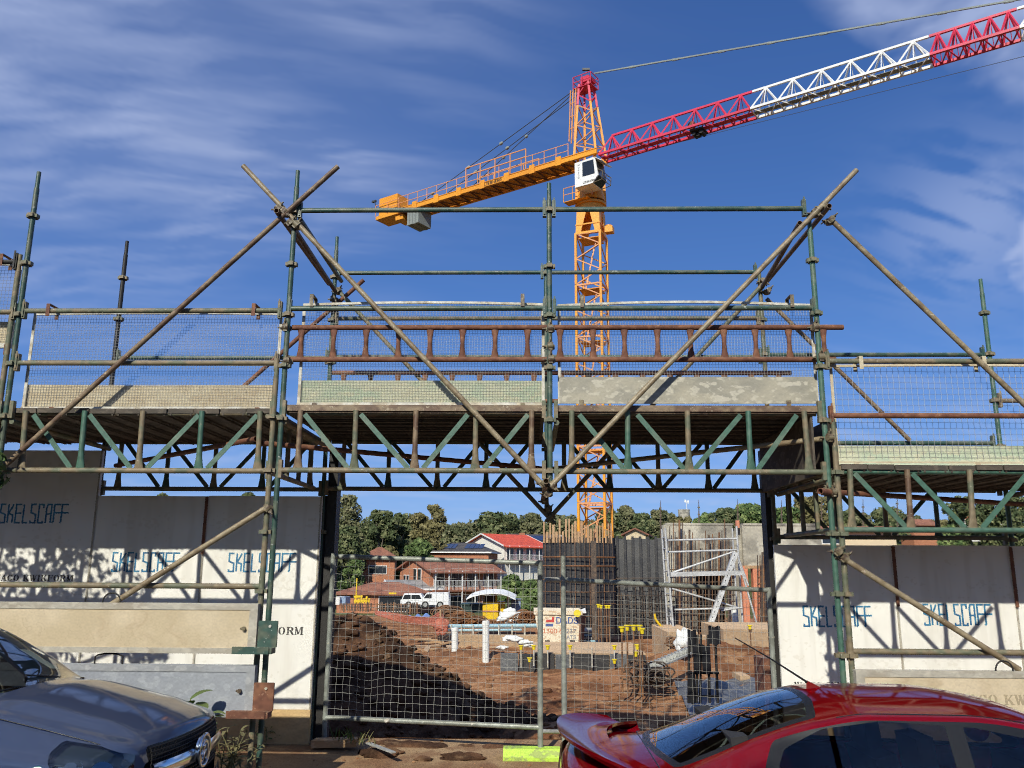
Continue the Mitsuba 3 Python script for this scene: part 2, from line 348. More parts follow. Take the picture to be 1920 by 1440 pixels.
def truss(x0, x1, zb, ztop, y, tops, feet, diags, mats, ends=True):
    """tops and feet: x of each upright above and at its foot; diags: (top x, foot x)"""
    t = part(S, 'truss', MB().tube(V(x0, y, zb), V(x1, y, zb), RT, 14), mats[0])
    mb = MB().tube(V(x0, y + .058, ztop - .012), V(x1, y + .058, ztop - .012), RT, 12)
    k = numbered(f'{t}__chord'); put(k, mb, mats[0])
    for x, s in ((x0, -1), (x1, 1)):
        for z in (zb, ztop): put(numbered(f'{t}__wedge'), MB().bar(V(x + s * 0.016, y, z - 0.07), V(x + s * 0.016, y, z + 0.09), 0.034, 0.046, V(0, 1, 0)), 'olive_paint')
    for i, (a, b) in enumerate(zip(tops, feet)):
        mb = MB(); crimped(mb, V(b, y, zb + 0.012), V(a, y, ztop - 0.0))
        k = numbered(f'{t}__upright'); put(k, mb, mats[1 + i % 2])
    for a, b in diags:
        mb = MB().bar(V(a, y, ztop - 0.035), V(b, y, zb + 0.02), 0.006, 0.044, V(0, 0, 1))
        k = numbered(f'{t}__diagonal'); put(k, mb, mats[3])


def px(x, y, Y=YF): return P(x, y, Y)[0]
zL, zC, zR = zf(885), zf(883), zf(990)
tL, tC, tR = zf(772), zf(770), zf(878)
TR = {}
TR[0] = dict(tops=[47, 158, 267, 378, 487], feet=[40, 150, 260, 372, 483], diags=[(62, 132), (167, 245), (372, 275), (482, 388)], yt=783, yb=877)
TR[1] = dict(tops=[563, 667, 780, 892, 997], feet=[558, 664, 777, 891, 996], diags=[(571, 652), (676, 765), (877, 793), (990, 907)], yt=780, yb=878)
TR[2] = dict(tops=[1072, 1177, 1289, 1403, 1508], feet=[1072, 1177, 1292, 1408, 1517], diags=[(1086, 1170), (1195, 1283), (1389, 1302), (1494, 1420)], yt=780, yb=876)
TR[3] = dict(tops=[1594, 1701, 1818, 1934], feet=[1597, 1708, 1824, 1948], diags=[(1602, 1699), (1710, 1809), (1925, 1841)], yt=886, yb=984)
for b, (zb, zt_, m) in enumerate([(zL, tL, ('olive_paint', 'olive_paint', 'bright_green_paint', 'bright_green_paint')), (zC, tC, ('olive_paint', 'brown_tube', 'olive_paint', 'bright_green_paint')),
                                  (zC - 0.003, tC, ('olive_paint', 'olive_paint', 'bright_green_paint', 'bright_green_paint')), (zR, tR, ('bright_green_paint', 'olive_paint', 'brown_tube', 'bright_green_paint'))]):
    q = TR[b]
    tops = [px(x, q['yt']) for x in q['tops']]; feet = [px(x, q['yb']) for x in q['feet']]; diags = [(px(x, q['yt']), px(w, q['yb'])) for x, w in q['diags']]
    truss(XS[b] + 0.07, XS[b + 1] - 0.07, zb, zt_, YF, tops, feet, diags, m)
    truss(XS[b] + 0.05, XS[b + 1] - 0.05, zb, zt_, YR, [(s + w) / 2 for s, w in zip(tops, feet)], [(s + w) / 2 for s, w in zip(tops, feet)], diags, ('olive_paint', 'olive_paint', 'green_paint', 'green_paint'))
truss(-7.2, XS[0] - 0.07, zL, tL, YF, [-6.8, -6.3, -5.8, -5.3], [-6.8, -6.3, -5.8, -5.3], [(-6.7, -6.35), (-5.4, -5.75)], ('olive_paint',) * 3 + ('bright_green_paint',))
for b, z_, s in ((1, zL, -1), (3, zR, 1)):       # cross trusses, front to rear, at both sides of the opening
    x = XS[b] + s * 0.10
    for zz in (z_ + 0.01, z_ + (0.50 if s < 0 else 0.53)): part(S, 'transom', MB().tube(V(x, YF + 0.03, zz), V(x, YR - 0.03, zz), RT, 10), 'olive_paint')
    for i in range(4):
        mb = MB().tube(V(x, YF + 0.3 + 0.42 * i, z_), V(x, YF + 0.3 + 0.42 * i, z_ + 0.5), RT, 8); part(S, 'strut', mb, 'olive_paint')
for x in XS[:5]:
    for zz in (zL + 0.44,) if x < XS[3] - .1 else (zR + 0.45,): part(S, 'transom', MB().tube(V(x + 0.06, YF, zz), V(x + 0.06, YR, zz), RT, 10), 'olive_paint')
# scaffold platforms: planks across at the sides, lengthwise over the opening
zdL, zdC, zdR = zf(776) + 0.004, zf(771) + 0.004, zf(879) + 0.004
for lo, hi, zd in ((XS[0] + 0.03, XS[1] - 0.06, zdL), (XS[3] + 0.10, XS[4] - 0.02, zdR), (-7.2, XS[0] + 0.025, zdL), (XS[4] - .015, 7.4, zdR)):
    n = int((hi - lo) / 0.232); w = (hi - lo) / n
    for i in range(n):
        dz = rng.uniform(-0.004, 0.004); x = lo + i * w
        mb = MB().box(V(x + 0.005, YF + 0.012 + rng.uniform(0, .02), zd + dz), V(x + w - 0.005, YR + 0.12, zd + dz + 0.045))
        for e in (0.02, w - 0.035): mb.box(V(x + e, YF + 0.03, zd + dz - 0.018), V(x + e + 0.015, YR + 0.1, zd + dz))
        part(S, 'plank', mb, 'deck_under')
for b in (1, 2):
    for i in range(8):
        y = YF + 0.005 + i * 0.236; dz = rng.uniform(-0.004, 0.004)
        mb = MB().box(V(XS[b] + 0.03 + 0.04 * (b == 2), y, zdC + dz), V(XS[b + 1] - 0.045, y + 0.226, zdC + dz + 0.055))
        for e in (0.02, 0.19): mb.box(V(XS[b] + 0.09, y + e, zdC + dz - 0.016), V(XS[b + 1] - 0.08, y + e + 0.016, zdC + dz))
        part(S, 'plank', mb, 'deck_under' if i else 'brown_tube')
# a dark ply sheet closes the step between the high and the low platform
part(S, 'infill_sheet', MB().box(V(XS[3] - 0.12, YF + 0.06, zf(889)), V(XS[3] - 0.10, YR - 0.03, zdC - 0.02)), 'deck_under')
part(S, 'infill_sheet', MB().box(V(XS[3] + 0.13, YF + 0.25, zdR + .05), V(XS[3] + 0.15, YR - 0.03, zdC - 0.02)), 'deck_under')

# diagonal braces, clamped to the faces of both rows
def brace(a, b, m, y0, y1=None, ext=(0, 0), name='brace'):
    p, q = P(*a, y0), P(*b, y0 if y1 is None else y1); d = unit(q - p)
    part(S, name, MB().pipe(p - d * ext[0], q + d * ext[1], RT, 0.004), m); return p, q
YB = YF - 0.055
brace((634, 312), (-60, 935), 'brown_tube', YB - 0.01)
brace((456, 311), (1016, 908), 'pale_tube', YB + 0.012)
brace((1606, 319), (1034, 910), 'pale_tube', YB - 0.008)
brace((1555, 409), (2040, 872), 'pale_tube', YB + 0.01)
brace((500, 952), (196, 1141), 'pale_tube', YB)
brace((1588, 1051), (1912, 1256), 'pale_tube', YB)
brace((682, 525), (455, 726), 'rust', YR - 0.055)
brace((637, 548), (1040, 982), 'olive_paint', YR - 0.055)
brace((1442, 520), (1024, 978), 'olive_paint', YR - 0.058)
brace((1437, 560), (1706, 826), 'brown_tube', YR - 0.055)
brace((551, 428), (630, 548), 'brown_tube', YF + 0.05, YR - 0.03)
brace((563, 412), (640, 527), 'green_paint', YF + 0.05, YR - 0.03)
brace((1500, 418), (1428, 540), 'brown_tube', YF + 0.05, YR - 0.03)
brace((492, 831), (1022, 879), 'rust', YF + 0.06, YR - 0.02, name='plan_brace')
brace((480, 823), (217, 873), 'rust', YF + 0.06, YR - 0.02, name='plan_brace')
brace((1560, 821), (1026, 880), 'pale_tube', YF + 0.06, YR - 0.02, name='plan_brace')
brace((1536, 921), (1925, 946), 'rust', YF - 0.06, YR - 0.02, name='plan_brace')


def clamp(p, d, along=V(0, 0, 1), m='clamp_steel', y=0.0):
    """a swivel coupler: two hinged sleeves with their bolts and nuts"""
    d = unit(d); along = unit(along); p = np.asarray(p, float); mb = MB(); o = V(0, 0.052, 0)
    for c, a in ((p, d), (p + o, along)):
        mb.tube(c - a * 0.026, c + a * 0.026, RT + 0.008, 12)
        _, s, u = frame(a); s = unit(np.cross(a, V(0, 1, 0))); 
        for k in (1, -1):
            mb.bar(c + s * k * 0.030 - a * 0.018, c + s * k * 0.030 + a * 0.018, 0.022, 0.030, V(0, 1, 0))
        b0 = c + s * 0.045 - V(0, 0.03, 0)
        mb.tube(b0, b0 + V(0, 0.075, 0) + s * 0.012, 0.0065, 8); mb.tube(b0 + V(0, 0.012, 0), b0 + V(0, 0.026, 0), 0.014, 6); mb.tube(b0 + s * .002, b0 + s * 0.03, 0.008, 6)
    mb.tube(p, p + o, 0.016, 8)
    part(S, 'coupler', mb, m)


d1, d2 = V(-0.72, 0, -0.69), V(0.70, 0, -0.72)
for (a, b), d in ((((534, 397), YB - 0.01), d1), (((522, 391), YB), d2), (((545, 417), YB), d2), (((556, 421), YB), d2), (((1530, 398), YB), d1), (((1545, 386), YB), d1), (((1558, 412), YB), d2), (((1020, 906), YB), d2), (((1036, 910), YB), d1), (((1028, 925), YF), d2)):
    clamp(P(*a, b), d)
for a, d in (((633, 545), d2), ((626, 560), d1), ((1432, 527), d1), ((1440, 545), d2), ((1028, 955), d2), ((1034, 966), d1), ((1022, 940), d1)): clamp(P(*a, YR - 0.075), d)
for a, d in (((502, 953), d1), ((1584, 1046), d2), ((1572, 1034), d2)): clamp(P(*a, YB), d)
for a in ((535, 613), (538, 676), (1032, 615), (1033, 673), (1530, 613), (1540, 669), (1032, 648)): clamp(P(*a, YF - 0.02), V(1, 0, 0), V(0, 0, 1), 'clamp_steel')
for a in ((1556, 820), (1563, 922), (1550, 922)): clamp(P(*a, YF - 0.05), V(1, 0.3, 0))
# short transoms whose open ends point at the street
for a, e in (((518, 395), 0.0), ((1555, 386), 0.0), ((1024, 902), 0.0)):
    p = P(*a, YF - 0.14); part(S, 'transom', MB().pipe(p, V(p[0], YR + 0.12, p[2]), RT, 0.004), 'brown_tube')
p = P(1538, 921, YF - 0.15); part(S, 'transom', MB().pipe(p, p + V(0.25, 0.22, 0.0), RT + .003, 0.005), 'rust')
# brackets that carry the barrier boards
def bracket(x0, x1, ztop, zbot, lip0, m, label):
    k = part(S, 'bracket', MB().box(V(x0, YF - 0.125, zbot), V(x1, YF - 0.105, ztop)).box(V(lip0, YF - 0.22, zbot - 0.045), V(x1 - 0.01, YF - 0.105, zbot)).box(V(lip0, YF - 0.235, zbot - 0.045), V(x1 - 0.03, YF - 0.22, zbot + 0.012)), m, label)
    put(numbered(f'{k}__bolt'), MB().tube(V(lerp(x0, x1, .62), YF - 0.135, lerp(zbot, ztop, .8)), V(lerp(x0, x1, .62), YF - 0.10, lerp(zbot, ztop, .8)), 0.012, 8), 'pale_frame')
bracket(px(483, 1200, YF - .12), px(519, 1200, YF - .12), zf(1168, YF - .12), zf(1218, YF - .12), px(443, 1225, YF - .12), 'green_paint', 'green painted steel bracket at the end of the beige barrier board')
bracket(px(474, 1320, YF - .12), px(512, 1320, YF - .12), zf(1285, YF - .12), zf(1338, YF - .12), px(432, 1345, YF - .12), 'rust', 'rusty steel bracket at the end of the grey barrier board')
bracket(px(1578, 1300, YF - .12), px(1606, 1300, YF - .12), zf(1284, YF - .12), zf(1335, YF - .12), px(1572, 1340, YF - .12), 'rust', 'rusty bracket at the foot of the right standards')
for x in (XS[0], XS[1] - .035, XS[1] + .035, XS[3] - .02, XS[3] + .052, XS[4] + .02):
    part(S, 'base_plate', MB().box(V(x - 0.075, YF - 0.075, GB - 0.012), V(x + 0.075, YF + 0.075, GB)).tube(V(x, YF, GB), V(x, YF, GB + 0.12), 0.02, 10), 'rust')

# ------------------------------------------------------------------ ladder beams
def ladder_beam(label, x0, x1, ztop, zbot, y, rungs, m='rust'):
    t = thing('ladder_beam', label, 'ladder beam')
    for z, e in ((ztop, 0.09), (zbot, 0.0)):
        part(t, 'chord', MB().pipe(V(x0 + 0.03, y, z), V(x1 + e, y, z), RT, 0.004), m)
    n = 10; an = np.arange(n) * 2 * math.pi / n
    for x in rungs:
        ts = [0, 0.08, 0.28, 0.5, 0.72, 0.92, 1]; wx = [1.75, 1.6, 1.1, 0.95, 1.1, 1.6, 1.75]; wy = [.5, .55, .85, .9, .85, .55, .5]
        a, b = V(x, y, zbot + 0.01), V(x, y, ztop - 0.01)
        rings = [lerp(a, b, q) + np.stack([np.cos(an) * 0.021 * w, np.sin(an) * 0.021 * v, 0 * an], 1) for q, w, v in zip(ts, wx, wy)]
        i = np.arange(n); j = (i + 1) % n
        part(t, 'rung', MB().raw(np.concatenate(rings), np.concatenate([np.stack([q * n + i, q * n + j, q * n + n + j, q * n + n + i], 1) for q in range(6)])), m)


yl = YF + 0.052
ladder_beam('rusty brown ladder beam clamped level across the front of the high scaffold platform', px(542, 615, yl), px(1562, 612, yl), zf(614, yl), zf(674, yl), yl,
            [px(x, 645, yl) for x in (564, 625, 686, 747, 806, 867, 928, 989, 1050, 1112, 1171, 1233, 1295, 1358, 1417, 1480, 1545)])
yl = YR - 0.10
ladder_beam('second rusty ladder beam along the rear of the high platform, behind the toe boards', px(618, 700, yl), px(1468, 700, yl), zf(699, yl), zf(752, yl), yl,
            [px(x, 710, yl) for x in range(644, 1470, 51)])

# ------------------------------------------------------------------ mesh guards with their toe boards
YM = YF + 0.105
def wires(x0, x1, z0, z1, y, sx, sz, r, seed, sag=0.004, lean=0.0):
    """a woven wire sheet, a little buckled"""
    mb = MB(); g = random.Random(seed)
    def off(x, z): return V(0, sag * 3 * (meshkit.fbm(V(x * 2.1 + seed, z * 2.6, 0.5), 3, seed) - 0.5), sag * 2.2 * (meshkit.fbm(V(x * 1.5, z * 3 + seed, 4.5), 3, seed + 3) - 0.5))
    for x in np.arange(x0 + sx * .4, x1, sx):
        mb.path([V(x + lean * (z - z0), y, z) + off(x, z) for z in np.linspace(z0, z1, 6)], r, 3, False)
    for z in np.arange(z0 + sz * .4, z1, sz):
        mb.path([V(x + lean * (z - z0), y + r * 1.5, z) + off(x, z) for x in np.linspace(x0, x1, 14)], r, 3, False)
    return mb


def board_sheet(x0, x1, z0, z1, y, t=0.012, bow=0.0, curl=0.0, seed=1):
    """a thin board, bowed and with a curled foot, as a closed sheet"""
    xs, zs = np.linspace(x0, x1, 40), np.linspace(z0, z1, 9)
    X, Z = np.meshgrid(xs, zs); q = (Z - z0) / (z1 - z0)
    Yy = y - curl * (1 - q) ** 2 + 0.006 * (meshkit.fbm(np.stack([X * 1.3 + seed, Z * 3, 0 * X], -1), 3, seed) - .5)
    Zz = Z + bow * np.sin((X - x0) / (x1 - x0) * math.pi) + 0.008 * (meshkit.fbm(np.stack([X * 1.9, 0 * X + seed, 0 * X], -1), 2, seed + 5) - .5)
    A = np.stack([X, Yy, Zz], -1); B = A + V(0, t, 0); mb = MB(); mb.grid(A[::-1]); mb.grid(B)
    for s in (0, -1): mb.grid(np.stack([A[s], B[s]])); mb.grid(np.stack([A[:, s], B[:, s]]))
    return mb


def guard(label, x0, x1, ztop, zboard, zbot, board_m, seed, cell=0.026, solid=False, foot=True, frame_m='pale_frame', curl=0.0, wire_r=0.0016, hooks=(), hook_m='rust', mesh_to=None, y=None):
    y = YM if y is None else y
    t = thing('mesh_guard', label, 'scaffold guard')
    part(t, 'mesh', wires(x0 + 0.02, x1 - 0.01, zbot if not solid else zboard - 0.05, ztop, y - 0.004, cell, cell, wire_r, seed), 'wire', kind='stuff')
    for x in (x0 + 0.012, x1 - 0.012):
        part(t, 'edge_strip', MB().bar(V(x, y, zbot), V(x, y, ztop), 0.026, 0.008, V(0, 1, 0)), frame_m)
    tr = MB(); bw = 0.010 + 0.012 * (seed % 3)
    for i in range(10): a_, b_ = i / 10, (i + 1) / 10; tr.bar(V(lerp(x0, x1, a_), y + 0.004, ztop + bw * math.sin(a_ * math.pi)), V(lerp(x0, x1, b_), y + 0.004, ztop + bw * math.sin(b_ * math.pi)), 0.02, 0.022)
    part(t, 'top_rail', tr, frame_m)
    part(t, 'toe_board', board_sheet(x0 + 0.012, x1 - 0.012, zbot, zboard, y + 0.022 - (0.035 if solid else 0), seed=seed, curl=curl), board_m)
    if foot: part(t, 'foot_rail', MB().bar(V(x0, y - 0.012, zbot + 0.014), V(x1, y - 0.012, zbot + 0.018), 0.012, 0.042), frame_m)
    for hx in hooks:
        zz = zf(581) if hx < 900 else zf(583)
        X = px(hx, 590, y)
        mb = MB().bar(V(X, YF - 0.032, ztop + 0.055), V(X, YF - 0.032, ztop - 0.06), 0.034, 0.006, V(0, 1, 0)).bar(V(X, YF - 0.034, ztop + 0.056), V(X, y + 0.01, ztop + 0.056), 0.034, 0.007).bar(V(X, y + 0.012, ztop + 0.055), V(X, y + 0.012, ztop - 0.05), 0.034, 0.006, V(0, 1, 0))
        part(t, 'hook', mb, hook_m)
    for hx in hooks[:2]:
        X = px(hx - (0 if hx > 200 else 6), 770, y)
        part(t, 'foot_clip', MB().bar(V(X, y - 0.03, zbot + 0.03), V(X, y - 0.03, zbot - 0.075), 0.04, 0.007, V(0, 1, 0)), hook_m)
    return t


guard('wire mesh guard with beige toe board on the left platform, behind a long brown brace', px(52, 680, YM), px(524, 680, YM), zf(588, YM), zf(722, YM), zf(772, YM), 'toe_beige', 21, hooks=(105, 484))
guard('wire mesh guard with greenish toe board on the high platform, left of the centre standard', px(562, 680, YM), px(1021, 680, YM), zf(571, YM), zf(713, YM), zf(763, YM), 'toe_green', 22, hooks=(590, 980), hook_m='clamp_steel')
guard('mesh guard with mottled grey solid toe board, between the centre and right standards', px(1046, 680, YM), px(1530, 680, YM), zf(573, YM), zf(707, YM), zf(757, YM), 'toe_grey', 23, solid=True, foot=False, hooks=(1090, 1478), hook_m='clamp_steel')
guard('coarse wire mesh guard with curled green toe board on the low right platform', px(1562, 780, YM), 4.97, zf(686, YM), zf(833, YM), zf(871, YM), 'toe_green', 24, cell=0.052, foot=True, frame_m='toe_beige', curl=0.05, wire_r=0.0019, hooks=(1596, 1820), hook_m='toe_beige')
guard('small piece of wire mesh guard at the top left corner behind the outer standard', -7.1, px(36, 540, YM), zf(494, YM), zf(602, YM), zf(652, YM), 'toe_beige', 25, cell=0.034, hooks=(5,))

# ------------------------------------------------------------------ hoarding boards
def glyphs(word, w, h, gap, stroke, table):
    out = []; x = 0.0
    for ch in word:
        if ch == ' ': x += w * 0.75; continue
        for line in table[ch]:
            out.append(sg.LineString([(x + a * w, b * h) for a, b in line]).buffer(stroke / 2, cap_style=2, join_style=2))
        x += w + gap
    return shapely.union_all(out), x - gap
SK = {'S': [[(1, 1), (0, 1), (0, .55), (1, .45), (1, 0), (0, 0), (0, .12)]], 'K': [[(0, 0), (0, 1)], [(1, 1), (.85, .9), (.1, .5), (1, .42), (1, 0)]], 'E': [[(1.1, 1), (0, 1), (0, 0), (1.1, 0)], [(0, .52), (1.2, .52)]],
      'L': [[(0, 1), (0, 0), (1, 0)]], 'C': [[(.92, .8), (.92, 1), (0, 1), (0, 0), (.92, 0), (.92, .12)]], 'A': [[(0, 0), (0, .86), (.2, 1), (1, 1), (1, 0)], [(0, .48), (1, .48)]], 'F': [[(1.3, 1), (0, 1), (0, 0.06), (-.25, 0)], [(0, .55), (1.45, .55)]]}


def serif(word, h):
    """stencil capitals: thick and thin strokes, slab serifs and stencil bridges"""
    k = h; th, tn = 0.23 * k, 0.10 * k
    L = lambda pts, w: sg.LineString([(a * k, b * k) for a, b in pts]).buffer(w / 2, cap_style=2, join_style=2)
    B = lambda x0, y0, x1, y1: sg.box(x0 * k, y0 * k, x1 * k, y1 * k)
    O = lambda cx, w: affinity.scale(sg.Point(cx * k, .5 * k).buffer(.5 * k), w, 1).difference(affinity.scale(sg.Point(cx * k, .5 * k).buffer(.5 * k), w * .46, .82)).difference(B(cx - .035, -1, cx + .035, 2))
    G = {'W': ([L([(.08, 1), (.32, 0)], th), L([(.32, 0), (.55, .9)], tn), L([(.5, 1), (.76, 0)], th), L([(.76, 0), (1.0, 1)], tn), B(-.06, .93, .24, 1), B(.38, .93, .66, 1), B(.86, .93, 1.14, 1)], 1.18),
         'A': ([L([(.10, 0), (.42, 1)], tn), L([(.42, 1), (.76, 0)], th), B(.22, .28, .56, .37), B(-.04, 0, .26, .07), B(.56, 0, .96, .07)], .98),
         'C': ([O(.42, .86).difference(B(.55, .3, 1.2, .7)), B(.70, .62, .80, 1)], .92), 'O': ([O(.45, .9)], 1.0),
         'K': ([B(.08, 0, .32, 1), B(-.02, 0, .42, .07), B(-.02, .93, .42, 1), L([(.36, .45), (.82, .97)], tn), L([(.46, .56), (.84, .02)], th), B(.62, .93, 1.0, 1), B(.62, 0, 1.04, .07)], 1.06),
         'I': ([B(.08, 0, .32, 1), B(-.02, 0, .42, .07), B(-.02, .93, .42, 1)], .50), 'F': ([B(.08, 0, .32, 1), B(-.02, 0, .44, .07), B(-.02, .91, .84, 1), B(.76, .68, .84, 1), B(.36, .47, .62, .56), B(.56, .36, .63, .67)], .92),
         'R': ([B(.08, 0, .32, 1), B(-.02, 0, .42, .07), B(-.02, .92, .6, 1), O(.52, .62).intersection(B(.40, .46, 1, 1)).union(L([(.36, .52), (.62, .52)], tn)), L([(.80, .90), (.80, .62)], th * .8), L([(.56, .48), (.86, .02)], th), B(.72, 0, 1.0, .07)], 1.04),
         'M': ([L([(.12, 0), (.12, 1)], tn), L([(.12, 1), (.48, .1)], th), L([(.48, .1), (.82, 1)], tn), B(.80, 0, 1.04, 1), B(-.04, 0, .28, .07), B(-.04, .93, .24, 1), B(.70, 0, 1.14, .07), B(.86, .93, 1.14, 1)], 1.20)}
    out, x = [], 0.0
    for ch in word:
        if ch == ' ': x += .55 * k; continue
        g, w = G[ch]; g = shapely.union_all(g)
        g = g.difference(shapely.union_all([B(.17, .12, .205, .88)])) if ch in 'KIFR' else g
        out.append(affinity.translate(g, x, 0)); x += w * k + .06 * k
    return shapely.union_all(out), x


def flatprint(holder, shape, x, y, z, bsdf, name='lettering', depth=0.0015):
    m = MB()
    for g in getattr(shape, 'geoms', [shape]):
        if g.area < 1e-6: continue
        e = trimesh.creation.extrude_polygon(g, depth, engine='earcut'); v = e.vertices
        m.flat((np.stack([v[:, 0] + x, y - v[:, 2], v[:, 1] + z], 1), e.faces))
    part(holder, name, m, bsdf)


def hoarding(label, x0, x1, z1, plinth=0.30, zbot=0.0):
    t = thing('hoarding_board', label, 'hoarding board', )
    part(t, 'sheet', MB().box(V(x0 + 0.004, YH, zbot + plinth + 0.003), V(x1 - 0.004, YH + 0.04, z1)), 'hoarding_white')
    if plinth: part(t, 'plinth', MB().box(V(x0 + 0.004, YH - 0.012, zbot - 0.05), V(x1 - 0.004, YH + 0.05, zbot + plinth)), 'plinth_timber')
    part(t, 'joint_strip', MB().box(V(x1 - 0.022, YH - 0.006, zbot + plinth), V(x1 - 0.006, YH - 0.0005, z1 - 0.005)), 'barrier_rim')
    return t


def sprayed(t, x0, x1, ybase, ytop, word='SKELSCAFF'):
    z0, z1 = zf(ybase, YH), zf(ytop, YH); xa, xb = px(x0, ybase, YH), px(x1, ybase, YH)
    w = (xb - xa) / (len(word) * 1.55); g, total = glyphs(word, w, z1 - z0, w * .58, 0.0175, SK)
    flatprint(t, affinity.scale(g, (xb - xa) / total, 1, origin=(0, 0)), xa, YH - 0.0006, z0, 'letter_blue', 'sprayed_lettering')
def stencilled(t, word, x0, ybase, h_px, right=None):
    h = zf(ybase - h_px, YH) - zf(ybase, YH); g, w = serif(word, h)
    x = px(x0, ybase, YH) if right is None else px(right, ybase, YH) - w
    flatprint(t, g, x, YH - 0.0006, zf(ybase, YH), 'letter_black', 'stencil_lettering')
zA, zB_, zD = zf(847, YH), zf(933, YH), zf(1019, YH)
xA, xB, xC = px(177, 1000, YH), px(381, 1050, YH), px(601, 1000, YH)
h = hoarding('tall white hoarding board at the far left, dappled with leaf shade', -6.9, xA, zA)
sprayed(h, -2, 122, 985, 950); stencilled(h, 'WACO KWIKFORM', 0, 1096, 12, right=138)
h = hoarding('white hoarding board with blue sprayed word, behind the sloping brace on the left', xA, xB, zB_)
sprayed(h, 209, 332, 1076, 1041)
h = hoarding('white hoarding board beside the left edge of the gate opening, behind the left standards', xB, xC, zB_ + 0.004)
sprayed(h, 428, 551, 1075, 1041); stencilled(h, 'WACO KWIKFORM', 0, 1194, 15, right=570)
xD, xE, xF = px(1455, 1100, YH), px(1684, 1130, YH), px(1907, 1130, YH)
h = hoarding('white hoarding board beside the right edge of the gate opening, above the red car roof', xD, xE, zD)
sprayed(h, 1508, 1632, 1170, 1133); stencilled(h, 'WACO KWIKFORM', 1490, 1287, 13)
h = hoarding('white hoarding board at the right with a blue sprayed word under the sloping brace', xE, xF, zD + 0.004)
sprayed(h, 1734, 1858, 1166, 1128)
h = hoarding('sliver of white hoarding board at the right picture edge with a dark frayed joint', xF, 7.4, zD)
for x, z1 in ((xE - 0.01, zD), (xF - 0.012, zD), (xB - 0.008, zB_)):
    part(S, 'hoarding_clip', MB().box(V(x - 0.014, YH - 0.03, z1 - 0.62), V(x + 0.014, YH - 0.012, z1 - 0.01)), 'rust')

# ------------------------------------------------------------------ barrier boards hung on the front standards
def barrier(label, x0, x1, z0, z1, m, rim, y=YF - 0.105, handles=(), bolts=(), rise=0.09, shape='round'):
    t = thing('barrier_board', label, 'barrier board')
    part(t, 'face', MB().box(V(x0 + 0.02, y + 0.008, z0 + 0.02), V(x1 - 0.02, y + 0.07, z1 - 0.02)), m)
    part(t, 'rim', MB().box(V(x0, y, z1 - 0.052), V(x1, y + 0.08, z1)).box(V(x0, y, z0), V(x1, y + 0.08, z0 + 0.046)).box(V(x1 - 0.07, y + 0.002, z0 + 0.0465), V(x1, y + 0.078, z1 - 0.0525)).box(V(x0, y + 0.002, z0 + 0.0465), V(x0 + 0.07, y + 0.078, z1 - 0.0525)), rim)
    for a, b in handles:
        if shape == 'round': pts = [V(lerp(a, b, .5 - .5 * math.cos(u)), y + 0.03, z1 - 0.01 + rise * math.sin(u) ** .8) for u in np.linspace(0, math.pi, 13)]
        else: pts = [V(a, y + .03, z1 - .01), V(a, y + .03, z1 + rise * .7), V(lerp(a, b, .1), y + .03, z1 + rise * .86), V(lerp(a, b, .4), y + .03, z1 + rise), V(lerp(a, b, .8), y + .03, z1 + rise * .95), V(b, y + .03, z1 + rise * .74), V(b, y + .03, z1 - .01)]
        part(t, 'handle', MB().path(pts, 0.007, 8), 'black_steel')
    for bx, bz in bolts:
        part(t, 'bolt', MB().tube(V(bx - 0.03, y + .01, bz), V(bx + 0.012, y - 0.012, bz), 0.010, 8).tube(V(bx + .0, y + .01, bz - .0), V(bx, y - 0.02, bz), 0.018, 6), 'clamp_steel')
    return t


yb = YF - 0.105
barrier('long beige barrier board with stained face and a round handle, left of the standards', -6.6, px(481, 1180, yb), zf(1231, yb), zf(1136, yb), 'barrier_beige', 'barrier_rim',
        handles=[(px(188, 1137, yb), px(222, 1137, yb))], bolts=[(px(457, 1183, yb), zf(1183, yb))])
barrier('blue grey painted barrier board with a bent handle, below the beige one behind the bonnet', px(-140, 1300, yb), px(475, 1300, yb), zf(1351, yb), zf(1253, yb), 'barrier_grey', 'barrier_grey_rim',
        handles=[(px(173, 1253, yb), px(225, 1253, yb))], bolts=[(px(449, 1301, yb), zf(1301, yb))], rise=0.085, shape='bent')
t = barrier('beige barrier board with a handle and faded print, at the right behind the red roof', px(1607, 1290, yb), 7.3, zf(1349, yb), zf(1251, yb), 'barrier_beige', 'barrier_rim',
            handles=[(px(1870, 1252, yb), px(1903, 1252, yb))], bolts=[])
g, w = serif('WACO KW', 0.078); flatprint(t, g, px(1795, 1313, yb), yb + 0.0074, zf(1313, yb), 'letter_faded', 'faded_lettering')

